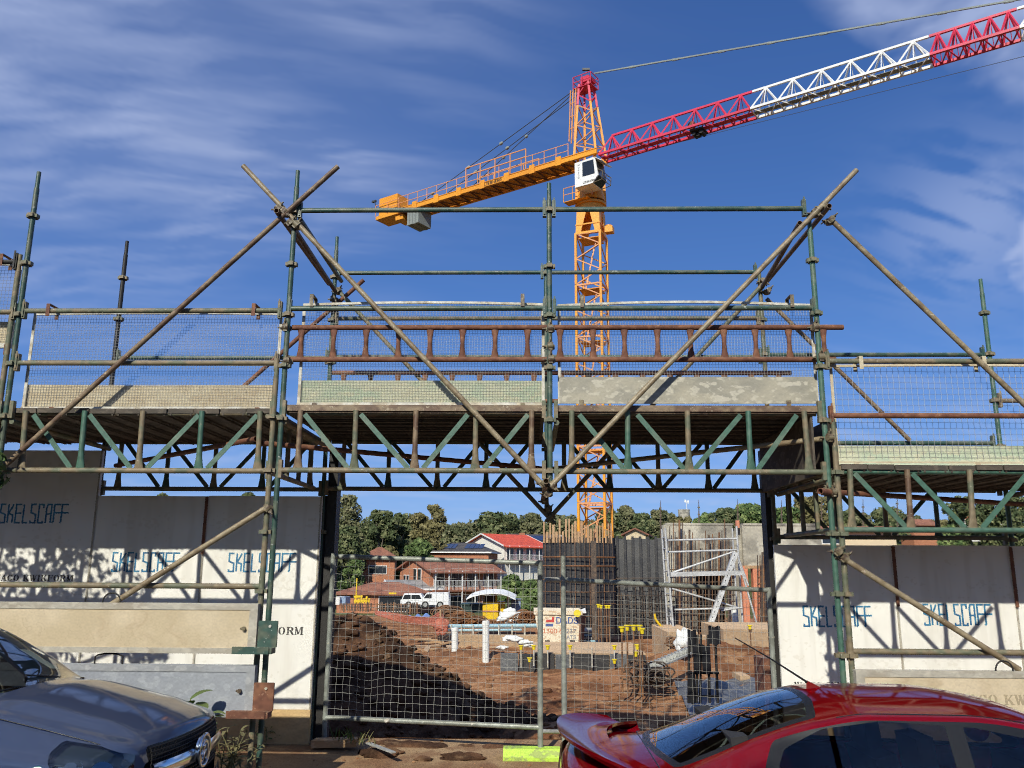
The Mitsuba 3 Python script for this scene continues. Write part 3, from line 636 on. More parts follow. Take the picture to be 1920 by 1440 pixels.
# ------------------------------------------------------------------ wire mesh gate panels
def gate_panel(label, A, B, ztA, ztB, zbA, zbB, post_top=(0.02, 0.02), buckle=0.05, seed=3, m='fence_pipe', feet=(0.0, 0.0), round_top=False):
    """A and B: plan positions of the two posts"""
    t = thing('gate_panel', label, 'gate panel'); A, B = V(*A), V(*B); d = unit(B - A); nrm = V(d[1], -d[0])
    at = lambda s, z, o=0.0: V(*(A + (B - A) * s + nrm * o), z)
    part(t, 'post', MB().tube(at(0, feet[0]), at(0, ztA + post_top[0]), 0.026, 14), m)
    part(t, 'post', MB().tube(at(1, feet[1]), at(1, ztB + post_top[1]), 0.027, 14), m)
    part(t, 'top_rail', MB().tube(at(0, ztA), at(1, ztB), 0.025, 14), m)
    part(t, 'bottom_rail', MB().tube(at(0, zbA), at(1, zbB), 0.025, 14), m)
    L = np.linalg.norm(B - A); mb = MB(); nx = int(L / 0.077); nz = int((ztA - zbA - .05) / 0.077)
    def bend(s, q):
        fold = -buckle * math.exp(-((s - 0.19) / 0.05) ** 2) * (0.35 + 0.9 * (1 - q)) + buckle * .55 * math.exp(-((s - 0.30) / 0.05) ** 2) * (1 - q)
        edge = -0.6 * buckle * math.exp(-((s - 0.93) / 0.03) ** 2) * (1 - q)
        wv = 0.045 * (meshkit.fbm(V(s * 5 + seed, q * 4, 1.5), 3, seed) - .5)
        return fold + edge + wv, 0.7 * fold + 0.035 * (meshkit.fbm(V(s * 4, q * 3 + seed, 7.5), 3, seed + 1) - .5)
    def pt(s, q):
        o, dz = bend(s, q); z = lerp(lerp(zbA, zbB, s), lerp(ztA, ztB, s), q); return at(s + dz * .12, z + dz * (1 - abs(2 * q - 1) ** 4), o)
    for i in range(nx + 1): mb.path([pt(0.012 + .976 * i / nx, q) for q in np.linspace(0.005, 0.985, 20)], 0.0015, 5, False)
    for i in range(nz + 1): mb.path([pt(s, 0.005 + .98 * i / nz) + V(0, -.003, 0) for s in np.linspace(0.008, 0.992, 46)], 0.0015, 5, False)
    part(t, 'mesh', mb, 'galvanised', kind='stuff')
    ties = MB()
    for s, q in ((0.02, 1.0), (.5, 1.0), (.86, 1.0), (1.0, .35), (1.0, .7), (0.0, .45), (.3, 0.0), (.7, 0.0)):
        c = pt(s, q); ties.ball(c, 0.03, 1, 0.6, int(s * 10), (1, .9, .7))
    part(t, 'tie', ties, 'pale_frame', kind='stuff')
    return t


pA, pB = P(617, 1200, YR - .02), P(1013, 1200, 8.72)
gate_panel('buckled wire mesh gate panel at the left of the opening, before the dirt heap', pA[:2], pB[:2], P(620, 1043, YR - .02)[2], P(1015, 1056, 8.72)[2], P(610, 1345, YR - .02)[2], P(1010, 1364, 8.72)[2], post_top=(0.03, 0.03), feet=(0.0, P(1010, 1404, 8.72)[2]))
qA, qB = P(1057, 1200, 8.80), P(1447, 1200, 9.12)
gate_panel('flatter wire mesh gate panel at the right of the opening, behind the red boot lid', qA[:2], qB[:2], P(1057, 1087, 8.80)[2], P(1455, 1107, 9.12)[2], P(1050, 1393, 8.80)[2], P(1447, 1410, 9.12)[2], post_top=(0.24, 0.03), buckle=0.015, seed=9, feet=(-0.02, 0.0))
gk = 'gate_panel_001'
part(gk, 'latch', MB().tube(V(*(pB[:2] + V(.02, 0)), P(1020, 1370, 8.75)[2]), P(1052, 1372, 8.8), 0.02, 10).tube(P(1022, 1087, 8.74), P(1056, 1087, 8.80), 0.026, 12), 'galvanised')
fA = PZ(948, 1420, -0.03)
c0, c1 = P(943, 1408, 8.62), P(1100, 1412, 8.62)
mb = MB(); prof = sg.Polygon([(-.12, -.11), (.12, -.11), (.115, -.02), (.07, .05), (-.07, .05), (-.115, -.02)])
e = trimesh.creation.extrude_polygon(prof, 0.62, engine='earcut'); v = e.vertices
x0g, zg = P(943, 1425, 8.6)[0], P(950, 1405, 8.6)[2]
mb.flat((np.stack([x0g + v[:, 2], 8.70 + v[:, 0], zg - 0.05 + v[:, 1]], 1), e.faces))
mat('lime_plastic', ply_face((0.46, 0.68, 0.06), (0.40, 0.60, 0.06), 5, (0.28, 0.34, 0.10), .8), 0.55)
single('fence_foot', mb, 'lime_plastic', 'bright lime green plastic fence foot under the gate post', 'fence foot')

# ------------------------------------------------------------------ the ground: street, footpath, building site, hill
def soil(p, n, uv):
    a = fbm(p.x * 0.9, p.y * 0.9, 3, 4); b = fbm(p.x * 6, p.y * 6, p.z * 6, 4)
    c = mix((0.160, 0.068, 0.032), (0.255, 0.125, 0.062), smoothstep(0.35, 0.65, a))
    c = mix(c, (0.34, 0.20, 0.105), 0.7 * smoothstep(0.52, 0.70, b))
    c = mix(c, (0.085, 0.040, 0.022), 0.6 * smoothstep(0.56, 0.72, fbm(p.x * 2.3 + 9, p.y * 2.3, 1, 3)))
    far = smoothstep(55, 85, p.y)
    grass = mix((0.050, 0.065, 0.022), (0.095, 0.090, 0.040), noise(p.x * 0.5, p.y * 0.5, 2))
    return mix(c, grass, far) * (0.8 + 0.4 * noise(p.x * 40, p.y * 40, p.z * 40))
mat('soil', proc(soil), 0.95, spec=0.15, bump=(lambda p, n, uv: fbm(p.x * 16, p.y * 16, p.z * 16, 4), 0.03, 4e-3))


def heap_soil(p, n, uv):
    c = mix((0.048, 0.025, 0.015), (0.125, 0.064, 0.036), smoothstep(0.36, 0.66, fbm(p.x * 2.4, p.y * 2.4, p.z * 2.4, 4)))
    c = mix(c, (0.20, 0.125, 0.072), 0.6 * smoothstep(0.56, 0.72, fbm(p.x * 9, p.y * 9, p.z * 9, 3)))
    return c * (0.75 + 0.5 * noise(p.x * 45, p.y * 45, p.z * 45))
mat('heap_soil', proc(heap_soil), 0.95, spec=0.15, bump=(lambda p, n, uv: fbm(p.x * 18, p.y * 18, p.z * 18, 4), 0.03, 4e-3))


def path_col(p, n, uv):
    c = mix((0.30, 0.20, 0.115), (0.21, 0.125, 0.07), smoothstep(0.35, 0.68, fbm(p.x * 1.7, p.y * 1.7, 0, 4)))
    c = mix(c, (0.16, 0.08, 0.045), 0.6 * smoothstep(0.5, 0.7, fbm(p.x * 5 + 4, p.y * 5, 0, 3)))
    return c * (0.8 + 0.4 * noise(p.x * 90, p.y * 90, 0))
mat('path_concrete', proc(path_col), 0.9, spec=0.2, bump=(lambda p, n, uv: fbm(p.x * 30, p.y * 30, p.z * 30, 3), 0.006, 3e-3))


def asphalt(p, n, uv):
    c = mix((0.045, 0.044, 0.043), (0.085, 0.082, 0.078), smoothstep(0.4, 0.7, fbm(p.x * 1.3, p.y * 1.3, 0, 4)))
    return c * (0.7 + 0.6 * noise(p.x * 130, p.y * 130, 0))
mat('asphalt', proc(asphalt), 0.9, spec=0.2, bump=(lambda p, n, uv: noise(p.x * 120, p.y * 120, 0), 0.004, 2e-3))
mat('kerb_concrete', ply_face((0.33, 0.31, 0.27), (0.25, 0.23, 0.20), 4, (0.2, 0.17, 0.13)), 0.85)

YK = 6.62                                # kerb face
def tz(x, y):
    """height of the building site and the hill behind"""
    y = np.asarray(y, float); x = np.asarray(x, float)
    z = np.interp(y, [9.3, 10.0, 11.0, 14, 24, 40, 60, 80, 95, 110, 130, 160, 200, 260, 330, 600, 1600], [-0.01, -0.10, -0.42, -0.62, -0.62, -0.9, -1.7, -2.7, -3.0, -1.6, 0.3, 4.0, 8.5, 12.0, 13.5, 15, 16])
    z = z + 0.56 * np.exp(-((x - 7.4) / 2.9) ** 4 - ((y - 20.8) / 1.3) ** 2) + 0.62 * np.exp(-((x - 4.0) / 1.1) ** 2 - ((y - 21.5) / 1.0) ** 2) + .22 * np.exp(-((x + 1.6) / 1.6) ** 2 - ((y - 23.0) / 1.5) ** 2)
    pit = np.clip((y - 9.45) / .35, 0, 1) * np.clip((13.6 - y) / 1.0, 0, 1) * np.clip((.55 - x - .15 * (y - 9.4)) / .8, 0, 1); z = z * (1 - pit) - 1.55 * pit
    amp = np.clip((y - 9.4) / 3, 0, 1) * 0.13 * np.clip(60 / np.maximum(y, 1), 0, 1)
    q = np.stack([x, y, 0 * y], -1)
    return z + amp * 2 * (meshkit.fbm(q * 0.9, 4, 4) - 0.5) + amp * 0.9 * (meshkit.fbm(q * 4.2, 3, 8) - .5) + np.clip((y - 90) / 60, 0, 1) * 3.0 * (meshkit.fbm(q * 0.012, 3, 9) - 0.5)


def sheet(xs, ys, zfun):
    X, Y = np.meshgrid(xs, ys); return MB().grid(np.stack([X, Y, zfun(X, Y)], -1))
xs = np.concatenate([[-1500, -900, -500, -300, -200, -140], np.arange(-100, -30, 8), np.arange(-30, -8, 1.2), np.arange(-8, 12, 0.13), np.arange(12, 40, 1.2), np.arange(40, 100, 8), [100, 140, 200, 300, 500, 900, 1500]])
ys = np.concatenate([np.arange(9.32, 26, 0.13), np.arange(26, 45, 0.5), np.arange(45, 120, 3), np.arange(120, 340, 12), [360, 420, 500, 700, 1000, 1600]])
setting('site_ground', sheet(xs, ys, tz), 'soil')
gx = np.concatenate([[-400, -100, -40, -20], np.arange(-12, 12, 0.25), [12, 20, 40, 100, 400]])
def fp(x, y): return np.interp(y, [6.75, 7.35, 8.2, 9.32], [-0.20, -0.165, -0.095, -0.012]) + 0.012 * (meshkit.fbm(np.stack([x * 1.1, y * 1.1, 0 * x], -1), 3, 2) - .5)
setting('footpath', sheet(gx, np.linspace(6.75, 9.322, 16), fp), 'path_concrete')
setting('kerb', MB().box(V(-400, YK, -0.5), V(400, 6.752, -0.197)), 'kerb_concrete')
def rz(x, y): return np.interp(y, [-400, -7, -3.2, 0, 3, 5.6, YK], [-0.2, -0.35, -0.2, -0.22, -0.30, -0.355, -0.37])
setting('road', sheet(np.array([-400, -60, -12, 0, 12, 60, 400.]), np.array([-400, -60, -7, -3.2, 0, 3, 5.6, YK + .002]), rz), 'asphalt')

# ------------------------------------------------------------------ dirt heap beside the gate
SIL = ((622, 1131), (690, 1148), (742, 1188), (800, 1234), (850, 1266), (905, 1298), (1000, 1338), (1090, 1352))
sil_x = [-9, -4.4] + [P(a, b, 14.0)[0] for a, b in SIL] + [2.2]
sil_z = [0.8, 1.3] + [P(a, b, 14.0)[2] for a, b in SIL] + [-0.8]
def heap_z(x, y):
    top = np.interp(x, sil_x, sil_z) + 1.40
    yc = 14.0 + 0.06 * x; f = np.where(y < yc, 1 - np.clip((yc - y) / 2.3, 0, 1) ** 1.25, 1 - np.clip((y - yc) / 3.1, 0, 1) ** 1.4)
    q = np.stack([x, y, 0 * x], -1)
    return -1.50 + np.maximum(top, 0) * f + (0.30 * (meshkit.fbm(q * 1.5, 4, 6) - .5) + 0.15 * (meshkit.fbm(q * 6.0, 3, 7) - .5)) * np.clip(f * 3, 0, 1)
heap = thing('dirt_heap', 'big heap of dark red brown dirt and clods just inside the left gate panel', 'dirt heap')
put(heap + '__soil', sheet(np.arange(-9, 2.2, 0.06), np.arange(11.2, 17.2, 0.06), heap_z), 'heap_soil')
g = random.Random(5); mb = MB()
for i in range(1300):
    x = g.uniform(-4.5, 1.6); y = g.uniform(11.8, 14.6); z = float(heap_z(np.array(x), np.array(y)))
    if z < -1.45: continue
    r = 0.014 + 0.075 * g.random() ** 3.0; mb.ball(V(x, y, z + r * .25), r, 1, 0.9, i, (1.15, 1.0, 0.75))
labels[heap + '__clods'] = {'kind': 'stuff'}; put(heap + '__clods', mb, 'heap_soil')
# loose stones and clods over the site floor
mb = MB()
for i in range(1500):
    y = 11.2 + 16 * g.random() ** 1.5; x = g.uniform(-0.3 * y, 0.36 * y); z = float(tz(np.array(x), np.array(y)))
    r = 0.012 + 0.075 * g.random() ** 4; mb.ball(V(x, y, z + r * .2), r, 1, 0.8, i, (1.2, 1, .7))
put('loose_clods', mb, 'soil'); labels['loose_clods'] = {'label': 'loose clods and stones scattered over the red soil of the site', 'category': 'rubble', 'kind': 'stuff'}
g0 = lambda x, y: float(tz(np.array(x), np.array(y)))

# ------------------------------------------------------------------ things on the site
mat('pvc_white', (0.72, 0.72, 0.68), 0.35)
mat('pipe_blue', ply_face((0.22, 0.40, 0.50), (0.30, 0.47, 0.54), 3, (0.5, 0.55, 0.55)), 0.45)
mat('cap_yellow', (0.72, 0.56, 0.02), 0.5)
mat('rebar', worn((0.155, 0.080, 0.042), (0.24, 0.115, 0.05), (0.3, 0.17, 0.09), f1=5), 0.75)
mat('rebar_dark', worn((0.075, 0.055, 0.043), (0.13, 0.085, 0.055), (0.2, 0.14, 0.09), f1=5), 0.75)
mat('rust_orange', worn((0.24, 0.095, 0.03), (0.15, 0.06, 0.025), (0.34, 0.15, 0.05), f1=6), 0.8)
mat('form_black', ply_face((0.028, 0.028, 0.030), (0.045, 0.043, 0.042), 1.3, (0.075, 0.07, 0.065), .5), 0.45)
mat('form_grey', ply_face((0.060, 0.060, 0.062), (0.085, 0.083, 0.08), 1.1, (0.12, 0.115, 0.11), .4), 0.5)
mat('form_timber', ply_face((0.46, 0.29, 0.16), (0.38, 0.23, 0.12), 1, (0.32, 0.19, 0.1)), 0.75)
mat('salmon_paint', ply_face((0.62, 0.22, 0.12), (0.55, 0.20, 0.11), 2, (0.5, 0.25, 0.16)), 0.6)


def concrete(p, n, uv):
    c = mix((0.42, 0.385, 0.31), (0.25, 0.23, 0.19), smoothstep(0.40, 0.60, fbm(p.x * 0.8, p.y, p.z * 0.9, 4)))
    c = mix(c, (0.52, 0.48, 0.39), 0.8 * smoothstep(0.55, 0.68, fbm(p.x * 1.6 + 5, p.y, p.z * 1.2, 4)))
    c = mix(c, (0.11, 0.10, 0.095), 0.8 * smoothstep(0.62, 0.74, fbm(p.x * 1.1 + 20, p.y, p.z * 1.9, 4)))
    return c * (0.85 + 0.3 * noise(p.x * 14, p.y * 14, p.z * 14))
mat('old_concrete', proc(concrete), 0.9, spec=0.2)
mat('slab_concrete', ply_face((0.42, 0.29, 0.175), (0.36, 0.25, 0.155), 1.2, (0.30, 0.19, 0.11)), 0.9)
mat('aluminium', worn((0.55, 0.55, 0.54), (0.46, 0.46, 0.45), (0.68, 0.68, 0.67), f1=2), 0.45, 0.3)
mat('black_plastic', (0.016, 0.016, 0.018), 0.35)
mat('grey_plastic', ply_face((0.115, 0.12, 0.125), (0.075, 0.077, 0.08), 3, (0.2, 0.2, 0.2)), 0.4)
mat('orange_mesh', ply_face((0.42, 0.12, 0.075), (0.36, 0.11, 0.07), 2, (0.45, 0.2, 0.13)), 0.7)
mat('tarp_blue', (0.16, 0.26, 0.52), 0.5)
mat('yellow_paint', ply_face((0.74, 0.50, 0.015), (0.68, 0.44, 0.015), 2, (0.5, 0.33, 0.05), .3), 0.4)
mat('white_paint', ply_face((0.76, 0.76, 0.73), (0.7, 0.69, 0.66), 2, (0.6, 0.57, 0.5), .3), 0.45)
mat('green_bin', (0.02, 0.04, 0.033), 0.45)
mat('blue_paint', (0.24, 0.33, 0.46), 0.5); mat('house_glass_dark', (0.05, 0.045, 0.04), 0.15)
mat('skip_cream', ply_face((0.70, 0.60, 0.43), (0.74, 0.66, 0.50), .8, (0.45, 0.24, 0.12), .6), 0.6)
mat('skip_red', (0.50, 0.05, 0.04), 0.6); mat('skip_blue', (0.07, 0.11, 0.28), 0.6); mat('skip_grey', (0.22, 0.23, 0.26), 0.6); mat('skip_orange', (0.55, 0.19, 0.10), 0.6)
mat('timber', ply_face((0.40, 0.25, 0.13), (0.33, 0.19, 0.09), 3, (0.5, 0.36, 0.22)), 0.8)

for a, top, bot, lab in ((853, 1177, 1240, 'shorter white plastic pipe standing upright in the red soil, left of the taller one'), (911, 1164, 1247, 'taller white plastic pipe standing upright in the red soil'), (1385, 1138, 1213, 'white plastic pipe leaning in front of the aluminium tower at the right')):
    p = PZ(a, bot, -0.62); q = P(a - (9 if a > 1300 else 0), top, p[1]); r = 0.085 if a < 1300 else 0.10
    t = thing('plastic_pipe', lab, 'pipe'); put(t + '__tube', MB().pipe(q, p - V(0, 0, .1), r, 0.008, 16), 'pvc_white')
    if a < 1300: put(t + '__collar', MB().tube(lerp(q, p, .02), lerp(q, p, .10), r + 0.012, 16), 'pvc_white')


def capped_bar(x, y0, y1, Y, cap=True, r=0.012, grp=None, lab='', lean=0.0, m='rebar'):
    t = thing('starter_bar', lab, 'steel bar', grp); p, q = P(x, y1, Y), P(x + lean, y0, Y)
    put(t + '__bar', MB().tube(p - V(0, 0, 0.15), q, r, 7), m)
    if cap: put(t + '__cap', MB().path([q - V(0, 0, .05), q + V(0, 0, 0.01), q + V(0, 0, .035)], [0.032, 0.04, 0.045], 10).tube(q + V(0, 0, .03), q + V(0, 0, .05), .062, 10), 'cap_yellow')
for i, (a, y0) in enumerate(((1123, 1136), (1128, 1138), (1138, 1138), (1143, 1138))): capped_bar(a, y0, 1207, 24.5, r=0.02, grp='yellow capped bars by the skip', lab=f'yellow capped bar in the tight row right of the skip, {("first", "second", "third", "fourth")[i]} from left', lean=-1)
for i, (a, y0) in enumerate(((1167, 1180), (1177, 1177), (1189, 1177), (1200, 1177), (1205, 1183))): capped_bar(a, y0, 1288, 16.2, r=0.016, grp='tall yellow capped bars mid site', lab=f'tall yellow capped bar in the mid site cluster of five, {("first", "second", "third", "fourth", "fifth")[i]} from left', lean=-1)
for i, (a, y0) in enumerate(((1192, 1213), (1189, 1226))): capped_bar(a + 3, y0, 1268, 17.5, r=0.012, grp='low capped bars', lab=('upper', 'lower')[i] + ' of two short yellow capped bars behind the tall cluster of five')
capped_bar(1409, 1176, 1222, 21.5, r=0.014, lab='single starter bar with a yellow cap on the right before the tan kerb beam', lean=-3)
for i, a in enumerate((977, 1001, 1027, 1069, 1110, 1152)): capped_bar(a, 1214, 1239, 20.4, cap=a not in (1110,), r=0.016, grp='short white stakes along the low slab', lab=f'short pale stake at the edge of the low slab, {("first", "second", "third", "fourth", "fifth", "sixth")[i]} from left', m='pale_frame')
capped_bar(1152, 1240, 1243, 20.2, r=0.01, lab='yellow cap lying low at the foot of the slab form'); capped_bar(993, 1237, 1242, 20.0, r=0.01, lab='yellow cap on a very short bar at the left end of the slab form')

# low slab with its edge form
x0, x1 = P(938, 1230, 20.5)[0], P(1212, 1230, 20.5)[0]
t = thing('low_slab', 'low tan concrete slab with dark edge form boards in the middle of the site', 'concrete slab')
put(t + '__slab', MB().box(V(P(1000, 1230, 20.5)[0], 20.62, -0.75), V(x1, 23.6, -0.22)), 'slab_concrete')
n = 8
for i in range(n): part(t, 'form_board', MB().box(V(lerp(x0, x1, i / n) + .01, 20.56, -0.75), V(lerp(x0, x1, (i + 1) / n) - .01, 20.62, -0.235 - .02 * (i % 2))), 'form_black' if i % 3 else 'grey_plastic')
x0, x1 = P(1350, 1190, 22)[0], P(1500, 1190, 22)[0]
t = thing('edge_beam', 'tan concrete edge beam on the right below the aluminium tower', 'concrete beam')
put(t + '__beam', MB().box(V(x0, 21.6, -0.9), V(x1, 24.4, P(1400, 1180, 21.6)[2])), 'slab_concrete')
t = thing('step_block', 'stepped tan concrete block left of the black wrapped posts', 'concrete block')
put(t + '__block', MB().box(V(P(1244, 1190, 23)[0], 22.4, -.8), V(P(1300, 1190, 23)[0], 25.2, P(1270, 1185, 22.4)[2])).box(V(P(1262, 1190, 23)[0], 22.0, -.8), V(P(1320, 1190, 23)[0], 22.39, P(1270, 1192, 22)[2])), 'slab_concrete')

# blue pipe rail
t = thing('pipe_rail', 'long pale blue pipe rail along a kerb at mid site', 'pipe rail'); Yp = 27.5
for y_, x0_, x1_, r in ((1174, 822, 1012, .062), (1182, 826, 978, .04)): part(t, 'pipe', MB().tube(P(x0_, y_, Yp), P(x1_, y_ - 1, Yp), r, 10), 'pipe_blue')
for a in (846, 865, 887, 912, 935, 960, 984): part(t, 'post', MB().box(P(a - 1.2, 1191, Yp - .11), P(a + 1.2, 1171, Yp - .09) + V(0, .02, 0)), 'pale_frame')
single('rail_kerb', MB().box(V(P(822, 1190, Yp)[0], Yp - 0.3, -0.9), V(P(1012, 1190, Yp)[0], Yp + 0.3, P(900, 1190, Yp)[2])), 'slab_concrete', 'straight tan concrete kerb under the blue pipe rail', 'kerb')

# timber offcuts and rubble
ORD = ['first', 'second', 'third', 'fourth', 'fifth', 'sixth', 'seventh', 'eighth', 'ninth', 'tenth', 'eleventh', 'twelfth', 'thirteenth', 'fourteenth']
g = random.Random(12); offcuts = []
for i in range(14):
    a, b = g.uniform(790, 905), g.uniform(1190, 1232); p = PZ(a, b, -0.58); an = g.uniform(-.7, .7) + (math.pi / 2 if g.random() < .15 else 0); L_ = g.uniform(.5, 1.6)
    d = V(math.cos(an), math.sin(an), g.uniform(-.06, .12)); offcuts.append((p[0], MB().bar(p - d * L_ / 2 + V(0, 0, .05), p + d * L_ / 2 + V(0, 0, .05 + g.uniform(0, .1)), g.uniform(.08, .22), .04), 'timber' if i % 3 else 'slab_concrete'))

for i, (_, m_, b_) in enumerate(sorted(offcuts, key=lambda q: q[0])): single('timber_offcut', m_, b_, f'weathered board lying in the rubble by the white pipes, {ORD[i]} from the left', 'timber offcut', 'timber offcuts in the rubble')
# orange mesh fence, blue tarp, rebar cages
mb = MB(); pts = [(704, 1146, 1152), (740, 1151, 1163), (775, 1157, 1170), (808, 1158, 1172), (826, 1147, 1178), (832, 1155, 1180)]
A = np.array([[P(lerp(pts[i][0], pts[i + 1][0], s), lerp(pts[i][1], pts[i + 1][1], s), 26.5 - .4 * math.sin(i + s)) , P(lerp(pts[i][0], pts[i + 1][0], s), lerp(pts[i][2], pts[i + 1][2], s), 26.2)] for i in range(5) for s in np.linspace(0, .95, 8)])
rows = np.stack([lerp(A[:, 0], A[:, 1], s) for s in np.linspace(0, 1, 7)])
for r_ in rows: mb.path(r_, 0.022, 4, False)
for i in range(0, A.shape[0]): mb.path([A[i, 0], A[i, 1]], 0.016, 4, False)
t = thing('barrier_net', 'sagging orange plastic barrier net across the site, behind the dirt heap', 'barrier net'); put(t + '__net', mb, 'orange_mesh')
put(t + '__post', MB().tube(P(826, 1180, 26.3), P(826, 1143, 26.3), .03, 8), 'timber')
mb = MB()
for i in range(8): mb.ball(P(822 + i * 1.6, 1177 - (i % 3) * 4, 26.3), .13, 2, .9, i, (1, .6, 1.3))
put(t + '__fold', mb, 'orange_mesh')
mb = MB(); X, Z = np.meshgrid(np.linspace(0, 1, 16), np.linspace(0, 1, 5))
A = np.stack([P(764, 1156, 29) + (P(806, 1151, 29) - P(764, 1156, 29)) * s for s in X.ravel()]).reshape(5, 16, 3); A[..., 2] -= Z * .16; A[..., 1] -= Z * .5; A[..., 2] += .05 * np.sin(X * 17 + Z * 3)
single('tarpaulin', MB().grid(A).grid(A[::-1] - V(0, 0, .012)), 'tarp_blue', 'blue tarpaulin lying behind the orange net', 'tarpaulin')
for k, (xa, xb, yt, yb_, Yc) in enumerate(((640, 704, 1130, 1146, 33), (708, 788, 1130, 1152, 31))):
    t = thing('rebar_cage', ('smaller rusty rebar cage standing at the left behind the dirt heap', 'wider row of rusty rebar cage uprights in front of the white vehicles')[k], 'rebar cage')
    for i in range(int((xb - xa) / 5)):
        a = xa + i * 5 + g.uniform(-1, 1); part(t, 'upright', MB().bar(P(a, yb_ + g.uniform(-2, 2), Yc), P(a + g.uniform(-1.5, 1.5), yt + g.uniform(-1, 2), Yc), .05, .05), 'rebar_dark' if i % 3 else 'rebar')
    for q in (.15, .5, .85): part(t, 'tie_bar', MB().tube(P(xa - 2, lerp(yt, yb_, q), Yc + .03), P(xb, lerp(yt, yb_, q) + .5, Yc + .03), .018, 6), 'rebar')
def bundle(label, cx, cy, w, h, Yc, n, seed, m='rust_orange', upright=False):
    q = random.Random(seed); mb = MB(); c = P(cx, cy, Yc); s = Yc / FOC
    for i in range(n):
        an = q.uniform(0, 6.28); o = V(q.gauss(0, w * .27) * s, q.uniform(-.5, .5), q.uniform(-h * .5, h * .35) * s); R = q.uniform(.25, .5) * h * s
        tl = q.uniform(-.5, .5)
        mb.path([c + o + V(R * 1.5 * math.cos(u), R * math.sin(u) * math.sin(tl), R * .9 * math.sin(u) * math.cos(tl)) for u in np.linspace(an, an + q.uniform(3, 6), 9)], 0.017, 4, False)
    single('rebar_bundle', mb, m, label, 'rebar bundle', kind=None)
bundle('tall bundle of rusty bent bars left of the green bin', 843, 1153, 28, 24, 29.5, 90, 1, 'rebar')
bundle('low bundle of rusty bent bars in front of the green bin', 865, 1159, 34, 15, 28.6, 90, 2)
bundle('second low bundle of rusty bars left of the yellow machine', 893, 1163, 28, 9, 28.4, 60, 3)
bundle('round orange tangle of rusty bars beside the skip bin', 984, 1160, 30, 19, 28.4, 130, 4)
bundle('flat rusty bundle at the foot of the yellow machine', 935, 1167, 30, 6, 28.2, 30, 5, 'rust_orange')
bundle('small tangle of rusty bars on the tan block', 1268, 1204, 26, 12, 21.5, 40, 6, 'rebar')
mb = MB()
for i, (a, b, r) in enumerate(((950, 1160, .18), (958, 1154, .2), (962, 1162, .16), (955, 1164, .14), (945, 1163, .12))): mb.ball(P(a, b, 28.3), r * 1.3, 2, .8, i, (1.2, .8, .8))
single('plastic_bags', mb, 'white_paint', 'crumpled white plastic bags beside the yellow machine', 'plastic bag')
mb = MB()
for i, (a, b, r) in enumerate(((1282, 1205, .3), (1286, 1196, .22), (1278, 1210, .22))): mb.ball(P(a, b, 20.5), r * .8, 2, .7, i, (.8, .8, 1.1))
single('cement_bag', mb, 'white_paint', 'white sack slumped behind the black wrapped posts', 'sack')
mb = MB()
for i, (a, b, r) in enumerate(((962, 1198, .17), (985, 1204, .15), (990, 1210, .13), (942, 1214, .1))): mb.ball(P(a, b, 24), r, 2, .9, 9 + i, (1.5, .8, .5))
single('crumpled_sheet', mb, 'white_paint', 'crumpled white and blue sheets lying on the slab left of the gate post', 'plastic sheet')

# yellow machine under a white canopy
Yc = 31.0; t = thing('site_machine', 'yellow boxy site machine under a curved white canopy', 'site machine')
b = lambda a0, b0, a1, b1, y0, y1: MB().box(np.minimum(P(a0, b0, y0), P(a1, b1, y0)) * V(1, 0, 1) + V(0, y0, 0), np.maximum(P(a0, b0, y0), P(a1, b1, y0)) * V(1, 0, 1) + V(0, y1, 0))
put(t + '__upper_box', b(905, 1145.5, 934, 1129, Yc, Yc + 1.0), 'yellow_paint'); put(t + '__lower_box', b(905, 1161, 934, 1147.5, Yc + .02, Yc + 1), 'yellow_paint')
put(t + '__side', b(934.3, 1161, 946, 1129, Yc + .25, Yc + 1.4), 'yellow_paint'); put(t + '__cab', b(909, 1130.5, 929, 1117, Yc + .25, Yc + 1.1), 'house_glass_dark'); put(t + '__red_stripe', b(905, 1147, 934, 1145, Yc - .02, Yc + .5), 'skip_orange')
for a in (908, 930, 953): part(t, 'post', MB().tube(P(a, 1162, Yc + .3), P(a, 1115, Yc + .3), .05, 8), 'yellow_paint' if a == 930 else 'pale_frame')
arc = np.array([P(a, c, Yc) for a, c in ((876, 1122), (888, 1117), (905, 1113), (925, 1111.5), (942, 1112.5), (955, 1117), (967, 1123))])
put(t + '__canopy', MB().grid(np.stack([arc + V(0, -.5, 0), arc + V(0, 1.6, .1)])).grid(np.stack([arc + V(0, -.5, -.03), arc + V(0, 1.6, .07)])[::-1]).path(arc + V(0, -.5, -.015), .02, 5), 'white_paint')
single('waste_bin', b(865, 1149, 903, 1134, 31.2, 32.4).box(P(863, 1135, 31.15), P(905, 1132.6, 31.15) + V(0, 1.3, 0)), 'green_bin', 'dark green waste bin left of the yellow machine', 'bin')
t = thing('site_cabin', 'small blue grey cabin right of the yellow machine', 'cabin'); put(t + '__body', b(957, 1160, 976, 1126, 32, 33.2), 'blue_paint'); put(t + '__roof', b(956, 1126, 977, 1124, 31.95, 33.25), 'grey_plastic')
t = thing('site_box', 'pale blue site box at the far left beside the gate post', 'cabin'); put(t + '__body', b(629, 1134, 637, 1119, 36, 37), 'white_paint'); put(t + '__side', b(637.5, 1134, 648, 1120, 36.2, 37.2), 'blue_paint')
t = thing('prop_stand', 'orange post with a yellow trestle in front of the low brick house', 'prop'); put(t + '__post', b(666, 1132, 670, 1084, 40, 40.1), 'yellow_paint')
mb = MB()
for a in range(666, 692, 5): mb.bar(P(a, 1131, 40), P(a + 2, 1118 + (a % 2) * 4, 40), .08, .08)
